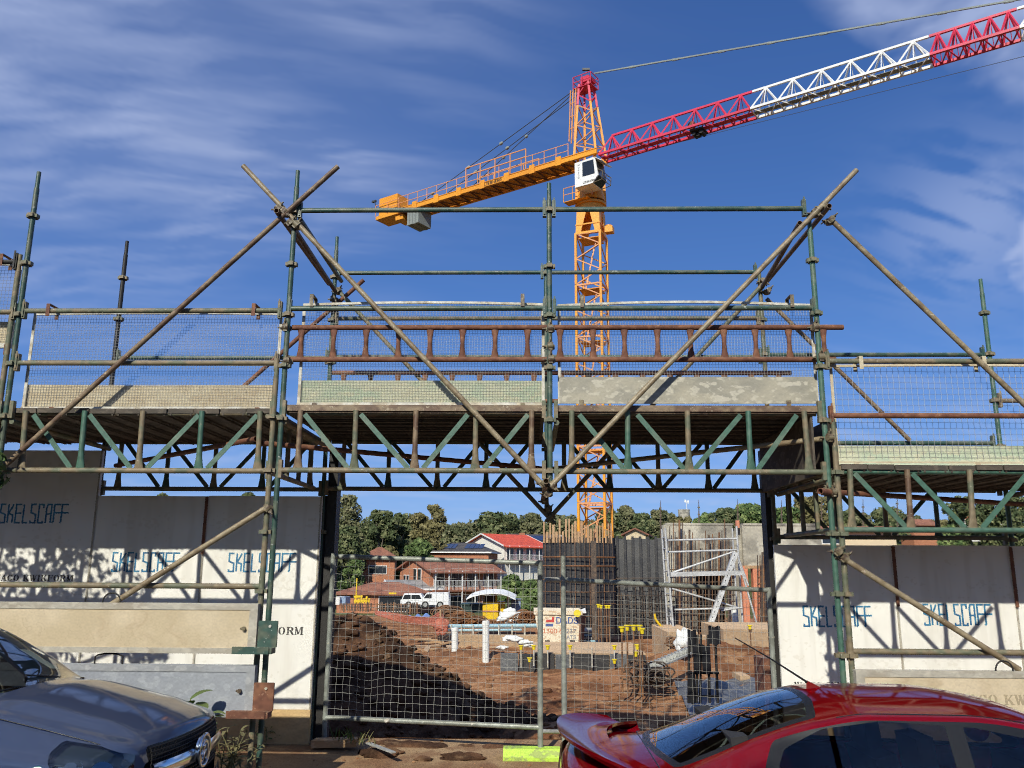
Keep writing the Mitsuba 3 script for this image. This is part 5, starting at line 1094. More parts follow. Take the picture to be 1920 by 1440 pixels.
def house(label, cx, cy, Y, L_, W_, H_, yaw, wall, roof, rise=1.4, hip=0.0, over=.45, windows=(), balcony=None, chimney=None, solar=(), name='house'):
    """L along local x (the ridge), W along local y; yaw turns it; windows: (side, along, z, w, h) with side f, b, l or r"""
    k = thing(name, label, 'house'); o = P(cx, cy, Y); c, s_ = math.cos(yaw), math.sin(yaw); R = np.array([[c, -s_, 0], [s_, c, 0], [0, 0, 1]])
    def pl(nm, mb, m): return part(k, nm, mb.moved(R, o), m)
    hl, hw = L_ / 2, W_ / 2
    mb = MB().box(V(-hl, -hw, -3), V(hl, hw, H_))
    if not hip:
        for e in (-1, 1): mb.flat((np.array([[e * hl, -hw, H_], [e * hl, hw, H_], [e * hl, 0, H_ + rise * hw / (hw + over)], [e * (hl - .2), -hw, H_], [e * (hl - .2), hw, H_], [e * (hl - .2), 0, H_ + rise * hw / (hw + over)]]), np.array([[0, 1, 2], [3, 5, 4], [0, 2, 3], [3, 2, 5], [1, 4, 2], [4, 5, 2]])))
    pl('wall', mb, wall)
    a, b2, t = hl + over, hw + over, .10; z0 = H_ - .06; rx = a - hip
    top = np.array([[-rx, 0, H_ + rise], [rx, 0, H_ + rise]]); ev = np.array([[-a, -b2, z0], [a, -b2, z0], [a, b2, z0], [-a, b2, z0]])
    rf = MB()
    for off in (0, -t):
        q = np.concatenate([top, ev]) + V(0, 0, off); f = [[2, 3, 1], [2, 1, 0], [4, 5, 0], [4, 0, 1], [3, 4, 1], [5, 2, 0]]
        if not hip: f = f[:4]
        rf.flat((q, np.array(f) if off == 0 else np.array(f)[:, ::-1]))
    rk = pl('roof', rf, roof)
    fas = MB()
    for i in range(4):
        if hip or i % 2 == 0: fas.bar(ev[i] - V(0, 0, .07), ev[(i + 1) % 4] - V(0, 0, .07), .05, .17)
    if not hip:
        for e, q0, q1 in ((0, 0, 3), (1, 1, 2)): fas.bar(ev[q0] - V(0, 0, .05), top[e] - V(0, 0, .05), .06, .18).bar(top[e] - V(0, 0, .05), ev[q1] - V(0, 0, .05), .06, .18)
    kk = numbered(f'{rk}__fascia'); put(kk, fas.moved(R, o), 'trim_white' if roof != 'tile_brown' else 'tile_brown')
    for side, al_, z, w, h_ in windows:
        if side in 'fb': e = -1 if side == 'f' else 1; lo, hi = V(al_ - w / 2, e * hw, z), V(al_ + w / 2, e * (hw + .05), z + h_)
        else: e = -1 if side == 'l' else 1; lo, hi = V(e * hl, al_ - w / 2, z), V(e * (hl + .05), al_ + w / 2, z + h_)
        wk = pl('window', MB().box(lo, hi), 'trim_white'); lo2, hi2 = np.minimum(lo, hi), np.maximum(lo, hi); ax = 1 if side in 'fb' else 0
        m_ = V(*(0.0 if i == ax else .07 for i in range(3))); lo2 = lo2 + m_; hi2 = hi2 - m_
        if e < 0: lo2[ax] -= .03; hi2[ax] -= .03
        else: lo2[ax] += .03; hi2[ax] += .03
        kk = numbered(f'{wk}__pane'); put(kk, MB().box(lo2, hi2).moved(R, o), 'house_glass')
    if balcony:
        z, d, n_, m_ = balcony; mb = MB().box(V(-hl, -hw - d, z - .18), V(hl, -hw - .003, z)); pl('balcony', mb, m_)
        for i in range(n_): x = lerp(-hl + .1, hl - .1, i / (n_ - 1)); pl('post', MB().box(V(x - .05, -hw - d, -2.0), V(x + .05, -hw - d + .1, H_ - .1)), 'trim_white')
        mb = MB().bar(V(-hl, -hw - d + .05, z + .95), V(hl, -hw - d + .05, z + .95), .05, .05)
        for x in np.arange(-hl, hl, .16): mb.bar(V(x, -hw - d + .05, z), V(x, -hw - d + .05, z + .95), .02, .02)
        pl('railing', mb, 'trim_white')
        rf2 = MB().slab(V(-hl - over, -hw - d - .3, H_ - .28), V(hl + over, -hw - d - .3, H_ - .28), V(hl + over, -hw + .1, H_ + .12), V(-hl - over, -hw + .1, H_ + .12), .1); pl('porch_roof', rf2, roof)
    if chimney: x, y, h_ = chimney; pl('chimney', MB().box(V(x - .35, y - .35, H_), V(x + .35, y + .35, H_ + h_)), wall)
    for x, y, w, d in solar:
        sl = rise / b2; f = lambda xx, yy: V(xx, yy, H_ + rise - abs(yy) * sl + .05)
        for i in range(4): pl('solar_panel', MB().slab(f(x + i * w / 4 + .03, y - d), f(x + (i + 1) * w / 4 - .03, y - d), f(x + (i + 1) * w / 4 - .03, y), f(x + i * w / 4 + .03, y), .04), 'solar_glass')
    return k
W2 = [('f', -3.0 + i * 2.0, 2.9, 1.3, 1.9) for i in range(4)] + [('f', -3.0 + i * 2.0, .2, 1.4, 1.8) for i in range(4)]
house('two storey red brick house with a long balcony and brown tile roof', 838, 1150, 95, 8.1, 7.6, 4.7, 0.58, 'brick_wall', 'tile_brown', 1.25, balcony=(2.65, 1.1, 6, 'tile_brown'), windows=W2 + [('l', -1.3, 2.9, .8, 1.9), ('l', -.2, 2.9, .8, 1.9), ('l', 1.6, 3.2, .6, .9), ('l', 2.4, 3.2, .6, .9)])
house('low brick house with brown hipped roof and dark garage, before the two storey house', 722, 1146, 88, 8.2, 6.0, 1.9, -0.12, 'brick_wall', 'tile_brown', 1.0, hip=3.2, windows=[('f', 1.8, .1, 3.2, 1.5)])
house('grey roofed wing with white barge board between the two brick houses', 772, 1140, 91, 5.0, 4.0, 2.1, 0.30, 'brick_wall', 'tile_grey', .8, windows=[('f', 0.5, .2, 3, 1.7)])
house('white gabled house with a bright red metal roof and balcony', 945, 1075, 128, 7.6, 9.6, 4.0, 0.70, 'render_white', 'tile_red', 1.75, over=.6, balcony=(1.7, 1.2, 5, 'tile_red'), windows=[('f', -2.7 + 1.8 * i, 1.9, 1.3, 1.7) for i in range(4)] + [('l', -1.6, .9, 2.0, 1.3), ('l', 2.2, .2, .9, 1.3)])
house('low house with solar panels on a dark hipped roof', 868, 1050, 118, 8.5, 6.5, 1.1, -0.15, 'brick_wall', 'tile_dark', 1.25, hip=3.0, solar=[(-2.8, -.7, 2.3, 1.8), (.7, -.7, 2.6, 1.8)])
house('brick house with chimney and solar panels near the gate post', 1000, 1062, 140, 9, 7, 3.6, 0.45, 'brick_wall', 'tile_dark', 1.6, chimney=(-2.6, -1.2, 1.7), solar=[(-1, -.8, 3.2, 2)], windows=[('f', 1.2, 1.4, 1.4, 1.3), ('l', 0, 1.2, 1.2, 1.2)])
house('dark shaded brick house with a red hipped roof, left beyond the bushes', 710, 1092, 104, 4.0, 5, 2.9, 0.1, 'brick_wall', 'tile_brown', 1.3, hip=2.2, windows=[('f', 0, 1, 2.2, 1)])
house('distant pale house with orange roof on the ridge', 862, 1003, 230, 9, 7, 1.4, -.2, 'render_cream', 'tile_brown', 1.2, hip=3)
house('cream gabled roof peeping over the flat black form', 1196, 1022, 112, 6, 2.6, 1.3, 1.35, 'render_cream', 'tile_brown', .75)
house('far house with a small red roof under the right platform', 1836, 990, 190, 8, 6, 1.8, -.3, 'render_white', 'tile_red', 1.4, windows=[('f', 0, .3, 3, 1)])
house('far white house right of the small red roof under the platform', 1868, 985, 205, 8, 6, 1.6, .3, 'render_white', 'tile_grey', 1.4)
house('far brick house low under the right platform', 1722, 1000, 170, 5, 4, 1.6, .2, 'brick_wall', 'tile_brown', 1.2)
house('long pale brick building over the right hoarding boards', 1580, 1030, 62, 6, 4, 1.35, .05, 'render_cream', 'tile_brown', .3, windows=[('f', -1.5, .3, 1.6, .6)])
# water tank with its mast, thin masts
t = thing('water_tank', 'grey round water tank with an aerial on the wooded ridge', 'water tank'); Y = 280; c = P(1283.5, 990, Y); zt_, zb_ = P(1283, 957, Y)[2], P(1283, 985, Y)[2]
put(t + '__tank', MB().tube(V(c[0], Y, zb_), V(c[0], Y, zt_), 1.9, 28).tube(V(c[0], Y, zt_), V(c[0], Y, zt_ + .25), 1.98, 28), 'old_concrete')
put(t + '__aerial', MB().tube(V(c[0] + 1.0, Y, zt_), V(c[0] + 1.0, Y, zt_ + 3.2), .10, 6).box(V(c[0] + .3, Y - .2, zt_ + 2.6), V(c[0] + .8, Y + .2, zt_ + 3.5)).box(V(c[0] + 1.2, Y - .2, zt_ + 2.3), V(c[0] + 1.7, Y + .2, zt_ + 3.3)), 'white_paint')
for a, top, lab in ((1238, 938, 'thin dark mast first right of the crane'), (1310, 937, 'thin dark mast right of the water tank'), (1383, 936, 'thin dark mast above the concrete wall'), (1465, 938, 'thin mast right of the corner column'), (1540, 933, 'thin mast left of the doubled standards'), (1618, 936, 'thin mast right of the doubled standards'), (1682, 928, 'thin mast under the right platform')):
    Y = 75; t = thing('mast', lab, 'mast'); p, q = P(a + 1, 1010, Y), P(a, top, Y); put(t + '__pole', MB().path([p, lerp(p, q, .6), q], [.085, .06, .02], 7), 'rebar_dark')
    for s_ in (.45, .62, .8): part(t, 'bracket', MB().box(lerp(p, q, s_) - V(.1, .05, .06), lerp(p, q, s_) + V(.1, .05, .06)), 'clamp_steel')
mat('car_white', (0.72, 0.72, 0.71), .25, coat=.6); mat('car_glass_far', (.02, .025, .03), .06, spec=.8); mat('tyre', (.018, .018, .018), .8)
def small_vehicle(name, label, cat, cx, cy, Y, L_, prof, win):
    """a parked vehicle far away: side outline extruded with rounded edges, windows and wheels"""
    t = thing(name, label, cat); o = P(cx, cy, Y); prof = [(a * .66, b * .76) for a, b in prof]; win = [[(a * .66, b * .76) for a, b in w] for w in win]; L_ = L_ * .66; pg = sg.Polygon(prof).buffer(.08).buffer(-.08)
    mb = MB()
    for d0, d1, sh in ((0, .12, .06), (.12, 1.55, 0), (1.55, 1.67, .06)):
        e = trimesh.creation.extrude_polygon(pg.buffer(-sh) if sh else pg, d1 - d0, engine='earcut'); v = e.vertices; mb.flat((np.stack([o[0] + v[:, 0], Y + d0 + v[:, 2], o[2] + v[:, 1]], 1), e.faces[:, ::-1]))
    put(t + '__body', mb, 'car_white')
    for w in win:
        e = trimesh.creation.extrude_polygon(sg.Polygon(w), .012, engine='earcut'); v = e.vertices; part(t, 'window', MB().flat((np.stack([o[0] + v[:, 0], Y - .012 + v[:, 2], o[2] + v[:, 1]], 1), e.faces[:, ::-1])), 'car_glass_far')
    for x in (.8, L_ - .85):
        k = part(t, 'wheel', MB().tube(V(o[0] + x, Y - .01, o[2] + .3), V(o[0] + x, Y + .2, o[2] + .3), .32, 16), 'tyre'); put(k + '__rim', MB().tube(V(o[0] + x, Y - .02, o[2] + .3), V(o[0] + x, Y + .0, o[2] + .3), .19, 12), 'galvanised')
small_vehicle('parked_car', 'white four wheel drive parked at the low brick house, left of the van', 'car', 750, 1140, 82, 4.4, [(0, .3), (0, .95), (.2, 1.1), (.5, 1.75), (2.9, 1.75), (3.4, 1.1), (4.3, .95), (4.4, .3)], [[(.35, 1.1), (.6, 1.6), (1.5, 1.6), (1.5, 1.1)], [(1.6, 1.1), (1.6, 1.6), (2.75, 1.6), (3.1, 1.1)]])
small_vehicle('parked_van', 'white van parked against the two storey brick house', 'van', 781, 1140, 80, 4.6, [(0, .3), (.05, .9), (.8, 1.15), (1.35, 1.8), (4.4, 1.85), (4.55, 1.2), (4.6, .3)], [[(.95, 1.15), (1.4, 1.65), (2.1, 1.65), (2.1, 1.15)]])

# ------------------------------------------------------------------ the tower crane
mat('crane_orange', far_face((0.74, 0.31, 0.018), (0.68, 0.27, 0.02)), 0.45)
mat('crane_pale', far_face((0.66, 0.30, 0.13), (0.62, 0.27, 0.10)), 0.5)
mat('crane_red', far_face((0.62, 0.034, 0.085), (0.55, 0.036, 0.075)), 0.45)
mat('crane_white', far_face((0.78, 0.77, 0.74), (0.72, 0.71, 0.68)), 0.45)
mat('crane_grey', far_face((0.24, 0.27, 0.25), (0.20, 0.22, 0.21)), 0.8)
mat('cable', (0.055, 0.06, 0.065), 0.5)
C = thing('tower_crane', 'orange, red and white tower crane with a grey counterweight, rising over the scene', 'tower crane')
YC = 60.0
def zc(py, px_=1110, Y=YC): return P(px_, py, Y)[2]
E1, E2 = V(.939, -.344, 0), V(.344, .939, 0); MC = V(4.55, YC + .6, 0); MW = 1.92
def mcorner(i, z, w=MW): a, b = ((-1, -1), (1, -1), (1, 1), (-1, 1))[i]; return MC + (E1 * a + E2 * b) * w / 2 + V(0, 0, z)
zbase, ztop = -1.9, zc(438)
nsec = 7; hs = (ztop - zbase) / nsec
for s in range(nsec):
    z0, z1 = zbase + s * hs, zbase + (s + 1) * hs; k = part(C, 'mast_section', MB(), 'crane_orange') if False else numbered(f'{C}__mast_section')
    mb = MB(); 
    for i in range(4): a = mcorner(i, z0 + .02); b = mcorner(i, z1 - .02); mb.bar(a, b, .17, .17, E1)
    put(k, mb, 'crane_orange'); labels[k] = {'kind': 'stuff'} if False else {}
    labels.pop(k)
    br, bb = MB(), MB(); nb = 4
    for i in range(4):
        j = (i + 1) % 4; t_ = bb if i in (0, 1) else br
        for q in range(nb):
            za, zb2 = lerp(z0, z1, q / nb), lerp(z0, z1, (q + 1) / nb)
            a, b = (mcorner(i, za), mcorner(j, zb2)) if (q + i) % 2 == 0 else (mcorner(j, za), mcorner(i, zb2))
            t_.bar(a, b, .075, .075)
        bb.bar(mcorner(i, z1 - .06), mcorner(j, z1 - .06), .12, .12)
    put(numbered(f'{k}__brace'), bb, 'crane_pale'); put(numbered(f'{k}__brace'), br, 'crane_orange')
    # rest platform and a leaning ladder inside
    pl = MB().slab(mcorner(0, z1 - .35, 1.6), mcorner(1, z1 - .35, 1.6), mcorner(2, z1 - .35, 1.6), mcorner(3, z1 - .35, 1.6), .05)
    put(numbered(f'{k}__platform'), pl, 'crane_orange')
    a, b = MC - E1 * .45 - E2 * .2 + V(0, 0, z0 - .3), MC + E1 * .40 - E2 * .1 + V(0, 0, z1 - .3); ld = MB()
    for e in (-.2, .2): ld.bar(a + E2 * e - E1 * e * .5, b + E2 * e - E1 * e * .5, .06, .06)
    for q in np.linspace(.03, .97, 8): ld.bar(lerp(a, b, q) - E2 * .2 + E1 * .1, lerp(a, b, q) + E2 * .2 - E1 * .1, .035, .035)
    put(numbered(f'{k}__ladder'), ld, 'crane_pale')
labels.update({k: {'kind': 'stuff'} for k in list(scene) if k.startswith(C) and k.endswith('__brace') and False})
# yoke, slewing ring and turntable
zy0, zy1, zr0, zr1, zcab0 = ztop, zc(392), zc(380), zc(362), zc(345)
mb = MB()
for i in range(4):
    j = (i + 1) % 4; a, b = mcorner(i, zy0), mcorner(j, zy0); m_ = lerp(mcorner(i, zy1, 1.75), mcorner(j, zy1, 1.75), .5); ta, tb = mcorner(i, zy1, 1.75), mcorner(j, zy1, 1.75)
    n_ = unit(np.cross(b - a, V(0, 0, 1)))
    for p, q, r_ in ((a, lerp(a, b, .20), ta), (b, tb, lerp(b, a, .20))):
        w = lerp(ta, tb, .46) if p is a else lerp(tb, ta, .46)
        v = np.array([p, q if p is a else r_, w, ta if p is a else tb]); v2 = v - n_ * .07
        mb.flat((np.concatenate([v, v2]), np.array([[0, 1, 2], [0, 2, 3], [4, 6, 5], [4, 7, 6], [0, 4, 5], [0, 5, 1], [1, 5, 6], [1, 6, 2], [2, 6, 7], [2, 7, 3], [3, 7, 4], [3, 4, 0]])))
    mb.bar(a, b, .16, .16).bar(lerp(a, ta, .35), lerp(b, tb, .35), .1, .1)
put(C + '__yoke', mb, 'crane_orange')
put(C + '__slewing_ring', MB().tube(MC + V(0, 0, zy1), MC + V(0, 0, zr0), 1.05, 28).tube(MC + V(0, 0, zr0 - .12), MC + V(0, 0, zr0 + .06), 1.22, 28), 'crane_orange')
put(C + '__ring_gap', MB().tube(MC + V(0, 0, zr0 + .06), MC + V(0, 0, zr0 + .24), 1.0, 24), 'black_steel')
J = unit(V(.84, -.545, 0)); N = V(.545, .84, 0)
mb = MB().tube(MC + V(0, 0, zr0 + .24), MC + V(0, 0, zcab0 - .3), 1.15, 24, .95)
for e, f in ((-1, -1), (1, -1), (1, 1), (-1, 1)): mb.bar(MC + J * e * .85 + N * f * .75 + V(0, 0, zr0 + .2), MC + J * e * .75 + N * f * .62 + V(0, 0, zc(292)), .22, .22)
put(C + '__turntable', mb, 'crane_orange')
pf = C + '__service_platform'; zpf = zc(378)
put(pf, MB().box(V(-1.5, -1.6, zpf - .05), V(.6, -.8, zpf)).moved(np.stack([J, N, V(0, 0, 1)], 1), MC), 'crane_orange')
mb = MB()
R3 = np.stack([J, N, V(0, 0, 1)], 1)
for x in (-1.5, -.7, .2, 1.0): mb.bar(V(x, -1.6, zpf), V(x, -1.6, zpf + 1.1), .05, .05)
for z in (.55, 1.1): mb.bar(V(-1.5, -1.6, zpf + z), V(1.0, -1.6, zpf + z), .05, .05)
put(pf + '__railing', mb.moved(R3, MC), 'crane_pale')
put(C + '__motor', MB().box(V(1.15, -.3, zc(436) - .0), V(1.75, .3, zc(425))).tube(V(1.4, 0, zc(436)), V(1.4, 0, zc(422)), .26, 14).moved(np.stack([E1, E2, V(0, 0, 1)], 1), MC), 'crane_orange')
# cab
zj = P(1128, 297, YC)[2]                       # height of the jib's lower chords
c0 = V(.05, -2.15, zc(349)); cb = np.array([[-.25, -2.5], [1.55, -2.5], [1.55, -1.15], [-.25, -1.15]]); zb0, zb1 = zc(369), zc(324)
CX = .42; pr = np.array([[-.35, zb0], [1.15, zb0], [1.62, zb0 + .55], [1.38, zb1 - .02], [1.2, zb1 + .06], [-.35, zb1]]) + V(CX, 0)
def cabx(poly, y0, y1):
    e = trimesh.creation.extrude_polygon(sg.Polygon(poly).buffer(.05).buffer(-.05) if len(poly) > 5 else sg.Polygon(poly), y1 - y0, engine='earcut'); v = e.vertices
    return MB().flat((np.stack([v[:, 0], y0 + v[:, 2], v[:, 1]], 1), e.faces[:, ::-1])).moved(R3, MC)
ck = C + '__cab'; put(ck, cabx(pr, -2.55, -1.15), 'crane_white')
hz = zb1 - zb0
put(numbered(ck + '__window'), cabx(np.array([[.32, zb0 + hz * .36], [1.36, zb0 + hz * .36], [1.25, zb1 - .14], [.32, zb1 - .14]]) + V(CX, 0), -2.58, -2.549), 'house_glass')
e = MB().slab(V(1.635, -2.45, zb0 + .56), V(1.635, -1.25, zb0 + .56), V(1.40, -1.25, zb1 - .1), V(1.40, -2.45, zb1 - .1), .02).moved(R3, MC + J * CX); put(numbered(ck + '__window'), e, 'house_glass')
put(numbered(ck + '__window'), MB().slab(V(1.18, -2.45, zb0 + .02), V(1.18, -1.25, zb0 + .02), V(1.66, -1.25, zb0 + .52), V(1.66, -2.45, zb0 + .52), .02).moved(R3, MC + J * CX), 'house_glass')
put(ck + '__visor', MB().slab(V(1.36, -2.6, zb1), V(1.36, -1.1, zb1), V(1.95, -1.1, zb1 - .42), V(1.95, -2.6, zb1 - .42), .04).moved(R3, MC + J * CX), 'crane_white')
mb = MB()
for y in (-2.55, -1.2): mb.path([V(1.2, y, zb0), V(1.95, y, zb0 + .1), V(2.0, y, zb0 + .75), V(1.6, y, zb0 + 1.0)], .035, 6)
for z in (.1, .45, .75): mb.bar(V(1.96, -2.55, zb0 + z), V(1.96, -1.2, zb0 + z), .04, .04)
mb.bar(V(1.9, -2.4, zb1 - .4), V(2.5, -2.0, zb1 - .9), .04, .04); put(ck + '__guard', mb.moved(R3, MC + J * CX), 'clamp_steel')
def on_cab(text, x, z, h_, m, y=-2.556, vertical=False):
    mb = MB()
    for i, ch in enumerate(text if vertical else [text]):
        me = meshkit.text_mesh(ch, h_, .006, True); v = me.vertices; w = v[:, 0].max()
        mb.flat((np.stack([v[:, 0] + x - (w / 2 if vertical else 0), y - v[:, 2], v[:, 1] + z - i * h_ * 1.55], 1), me.faces))
    put(numbered(ck + '__lettering'), mb.moved(R3, MC + J * CX), m)
on_cab('MORROW', -.02, zb1 - .32, .135, 'skip_grey', vertical=True); on_cab('LIEBHERR', .33, zb0 + .13, .155, 'black_steel')

# apex tower
za0, za1 = zc(287), zc(150); A0 = [MC + J * a * .95 + N * b * .85 + V(0, 0, za0) for a, b in ((-1, -1), (1, -1), (1, 1), (-1, 1))]
TC = MC + J * -.25; A1 = [TC + J * a * .42 + N * b * .45 + V(0, 0, za1) for a, b in ((-1, -1), (1, -1), (1, 1), (-1, 1))]
for (q0, q1, m_, nm) in ((0, .70, 'crane_orange', 'apex_tower'), (.70, 1, 'crane_red', 'apex_head')):
    mb = MB(); bb = MB(); nb = 5 if q0 == 0 else 2
    for i in range(4):
        j = (i + 1) % 4; mb.bar(lerp(A0[i], A1[i], q0 + .004), lerp(A0[i], A1[i], q1 - .004), .17, .17)
        for q in range(nb):
            ta, tb = lerp(q0, q1, q / nb), lerp(q0, q1, (q + 1) / nb); a, b = (i, j) if (q + i) % 2 else (j, i)
            bb.bar(lerp(A0[a], A1[a], ta), lerp(A0[b], A1[b], tb), .075, .075)
    put(C + '__' + nm, mb, m_); put(C + f'__{nm}__lacing', bb, 'crane_pale' if q0 == 0 else 'crane_red')
put(C + '__head_platform', MB().box(V(-.85, -.62, zc(158)), V(.75, .62, zc(157))).moved(R3, TC), 'crane_red')
mb = MB()
zp = zc(157.5)
for x, y in ((-.85, -.62), (-.05, -.62), (.75, -.62), (.75, .62), (-.05, .62), (-.85, .62)): mb.bar(V(x, y, zp), V(x, y, zp + 1.0), .05, .05)
for z in (.5, 1.0):
    for a, b in (((-.85, -.62), (.75, -.62)), ((.75, -.62), (.75, .62)), ((.75, .62), (-.85, .62)), ((-.85, .62), (-.85, -.62))): mb.bar(V(*a, zp + z), V(*b, zp + z), .05, .05)
put(C + '__head_platform__railing', mb.moved(R3, TC), 'crane_red')
mb = MB().box(V(-.35, -.3, zc(150)), V(.4, .3, zc(136))).box(V(-.1, -.42, zc(148)), V(.65, .42, zc(141))); put(C + '__apex_block', mb.moved(R3, TC), 'crane_red')
put(C + '__aerial', MB().bar(TC + V(0, 0, zc(136)), TC + V(0, 0, zc(120)), .04, .04).box(TC + V(-.3, -.1, zc(122)), TC + V(.3, .1, zc(118.5))).bar(TC + V(.35, 0, zc(136)), TC + V(.35, 0, zc(126)), .03, .03), 'cable')
mb = MB()
for x in (-1.05, -.8, -.55):
    for y in (-.7, -.35): mb.bar(V(x, y, zc(160)), V(x - .12, y - .1, zc(250) + (x + .5) * .6), .07, .07)
for z in (185, 210, 232): mb.bar(V(-1.1, -.72, zc(z)), V(-.6, -.72, zc(z)), .05, .05).bar(V(-1.1, -.38, zc(z)), V(-1.1, -.72, zc(z)), .05, .05)
put(C + '__climbing_rods', mb.moved(R3, TC), 'crane_pale')

# jib: three chords, zigzag webs
def solve(f, lo, hi, target):
    for _ in range(60):
        m_ = (lo + hi) / 2
        if f(m_) < target: lo = m_
        else: hi = m_
    return (lo + hi) / 2
W2_, HJ = .72, 0.0
NR = MC - N * W2_; FR = MC + N * W2_
sx = lambda s, off=NR: proj(off + J * s + V(0, 0, zj))[0]
cuts = [solve(sx, 0, 80, t_) for t_ in (1122, 1407, 1744, 1912)]; cuts.append(cuts[-1] + 11)
HJ = solve(lambda h_: -proj(MC + J * cuts[1] + V(0, 0, zj + h_))[1], .5, 6, -172)
for i, m_ in enumerate(('crane_red', 'crane_white', 'crane_red', 'crane_white')):
    s0, s1 = cuts[i], cuts[i + 1]; k = part(C, 'jib_section', MB().bar(NR + J * s0 + V(0, 0, zj), NR + J * (s1 - .03) + V(0, 0, zj), .17, .17).bar(FR + J * s0 + V(0, 0, zj), FR + J * (s1 - .03) + V(0, 0, zj), .17, .17).bar(MC + J * (s0 + ((s1 - s0) / max(5, int(round((s1 - s0) / 1.75))) / 2 if i == 0 else 0)) + V(0, 0, zj + HJ), MC + J * (s1 - .03) + V(0, 0, zj + HJ), .15, .15), m_)
    nb = max(5, int(round((s1 - s0) / 1.75))); web, low, deck = MB(), MB(), MB(); st = (s1 - s0) / nb
    for b in range(nb):
        a, m2, c = s0 + b * st, s0 + (b + .5) * st, s0 + (b + 1) * st
        for side in (NR, FR):
            T_ = MC + J * m2 + V(0, 0, zj + HJ)
            web.bar(side + J * a + V(0, 0, zj), T_, .10, .10).bar(T_, side + J * (c - .02) + V(0, 0, zj), .10, .10)
            web.bar(side + J * m2 + V(0, 0, zj), T_, .045, .045)
        low.bar(NR + J * a + V(0, 0, zj), FR + J * m2 + V(0, 0, zj), .07, .07).bar(FR + J * m2 + V(0, 0, zj), NR + J * c + V(0, 0, zj), .07, .07).bar(NR + J * a + V(0, 0, zj), FR + J * a + V(0, 0, zj), .07, .07)
    put(numbered(f'{k}__web'), web, m_); put(numbered(f'{k}__lower_bracing'), low, m_)
    if i < 2: put(numbered(f'{k}__walkway'), MB().bar(MC + N * .15 + J * s0 + V(0, 0, zj + .06), MC + N * .15 + J * (s1 - .05) + V(0, 0, zj + .06), .5, .03), 'crane_grey' if i else 'crane_red')
s_ = solve(sx, 0, 80, 1303)
tk = C + '__trolley'; put(tk, MB().box(V(-.5, -.55, zj - .24), V(.5, .55, zj - .12)).tube(V(-.28, -.35, zj - .34), V(-.28, .35, zj - .34), .16, 14).tube(V(.28, -.35, zj - .34), V(.28, .35, zj - .34), .16, 14).box(V(-.12, -.2, zj - .55), V(.12, .2, zj - .34)).moved(R3, MC + J * s_), 'black_steel')
put(tk + '__sheave', MB().tube(V(-.5, -.1, zj + .5), V(-.5, .1, zj + .5), .3, 16).moved(R3, MC + J * s_), 'rust')
# pendant bars: straight ties from the head to the jib, sagging slightly
ap = TC + J * .75 + V(0, 0, zc(133))
sT = solve(lambda s: -proj(lerp(ap, MC + J * s + V(0, 0, zj + HJ), 20.0 / s))[1], 24, 75, -3 - 0) if False else None
best = min(np.arange(22, 78, .5), key=lambda s: min(np.abs(proj(lerp(ap, MC + J * s + V(0, 0, zj + HJ), q)) - V(1880, 5)).sum() for q in np.linspace(.05, 1, 300)))
pend_end = MC + J * best + V(0, 0, zj + HJ)
for off in (.0, .045):
    a, b = ap + N * off, pend_end + N * off; n = 9
    for i in range(n):
        p, q = lerp(a, b, i / n), lerp(a, b, (i + 1) / n - .004); k = part(C, 'pendant_bar', MB().bar(p, q, .04, .11), 'crane_grey')
        if off > 0: put(numbered(f'{k}__link'), MB().bar(lerp(p, q, .94), lerp(p, q, 1.06) , .10, .15).bar(lerp(p, q, .90), lerp(p, q, .99), .07, .19), 'crane_grey')
part(C, 'hoist_rope', MB().tube(TC + J * .4 + V(0, 0, zj - .2), MC + J * (cuts[-1]) + V(0, 0, zj - 2.0 + 0), .018, 5), 'cable')

# counter jib
zk = zj + .05; sK = lambda s: -proj(MC - N * .62 - J * s + V(0, 0, zk))[0]
LK = solve(sK, 0, 60, -752); LE = solve(sK, 0, 60, -708)
gk = C + '__counter_jib'
mb = MB()
for y in (-.92, .92): mb.bar(V(-LK, y, zk + .20), V(1.1, y, zk + .20), .14, .36, V(0, 0, 1)); mb.bar(V(-LK, y, zk - .0), V(1.1, y, zk - .0), .22, .05).bar(V(-LK, y, zk + .40), V(1.1, y, zk + .40), .24, .05)
put(gk, mb.moved(R3, MC), 'crane_orange')
mb = MB(); nb = 16
for i in range(nb):
    a, b = -LK + i * (LK - 1) / nb, -LK + (i + 1) * (LK - 1) / nb; mb.bar(V(a, -.92, zk), V(b, .92, zk), .08, .08).bar(V(b, -.92, zk), V(b, .92, zk), .09, .09)
put(gk + '__bracing', mb.moved(R3, MC), 'rust')
put(gk + '__deck', MB().box(V(-LK, -.80, zk + .12), V(-1.2, .80, zk + .15)).moved(R3, MC), 'crane_orange')
mb = MB()
for y in (-1.0, 1.0):
    for i, x in enumerate(np.linspace(-LK, -1.4, 17)):
        hgt = 1.1; mb.bar(V(x, y, zk + .4), V(x, y, zk + .4 + hgt), .045, .045)
    for z in (.5, 1.1): mb.bar(V(-LK, y, zk + .4 + z), V(-1.4, y, zk + .4 + z), .045, .045)
    xa, xb = -LK * .60, -LK * .28
    for x in (xa, lerp(xa, xb, .25), lerp(xa, xb, .5), lerp(xa, xb, .75), xb): mb.bar(V(x, y - .05, zk + .4), V(x, y - .05, zk + 2.2), .07, .07)
    for z in (1.5, 2.2): mb.bar(V(xa, y - .05, zk + z), V(xb, y - .05, zk + z), .07, .07)
put(gk + '__railing', mb.moved(R3, MC), 'crane_pale')
mb = MB()
for x in np.linspace(-LK * .9, -LK * .12, 7): mb.box(V(x - .25, -1.06, zk - .12), V(x + .25, -1.01, zk + .62))
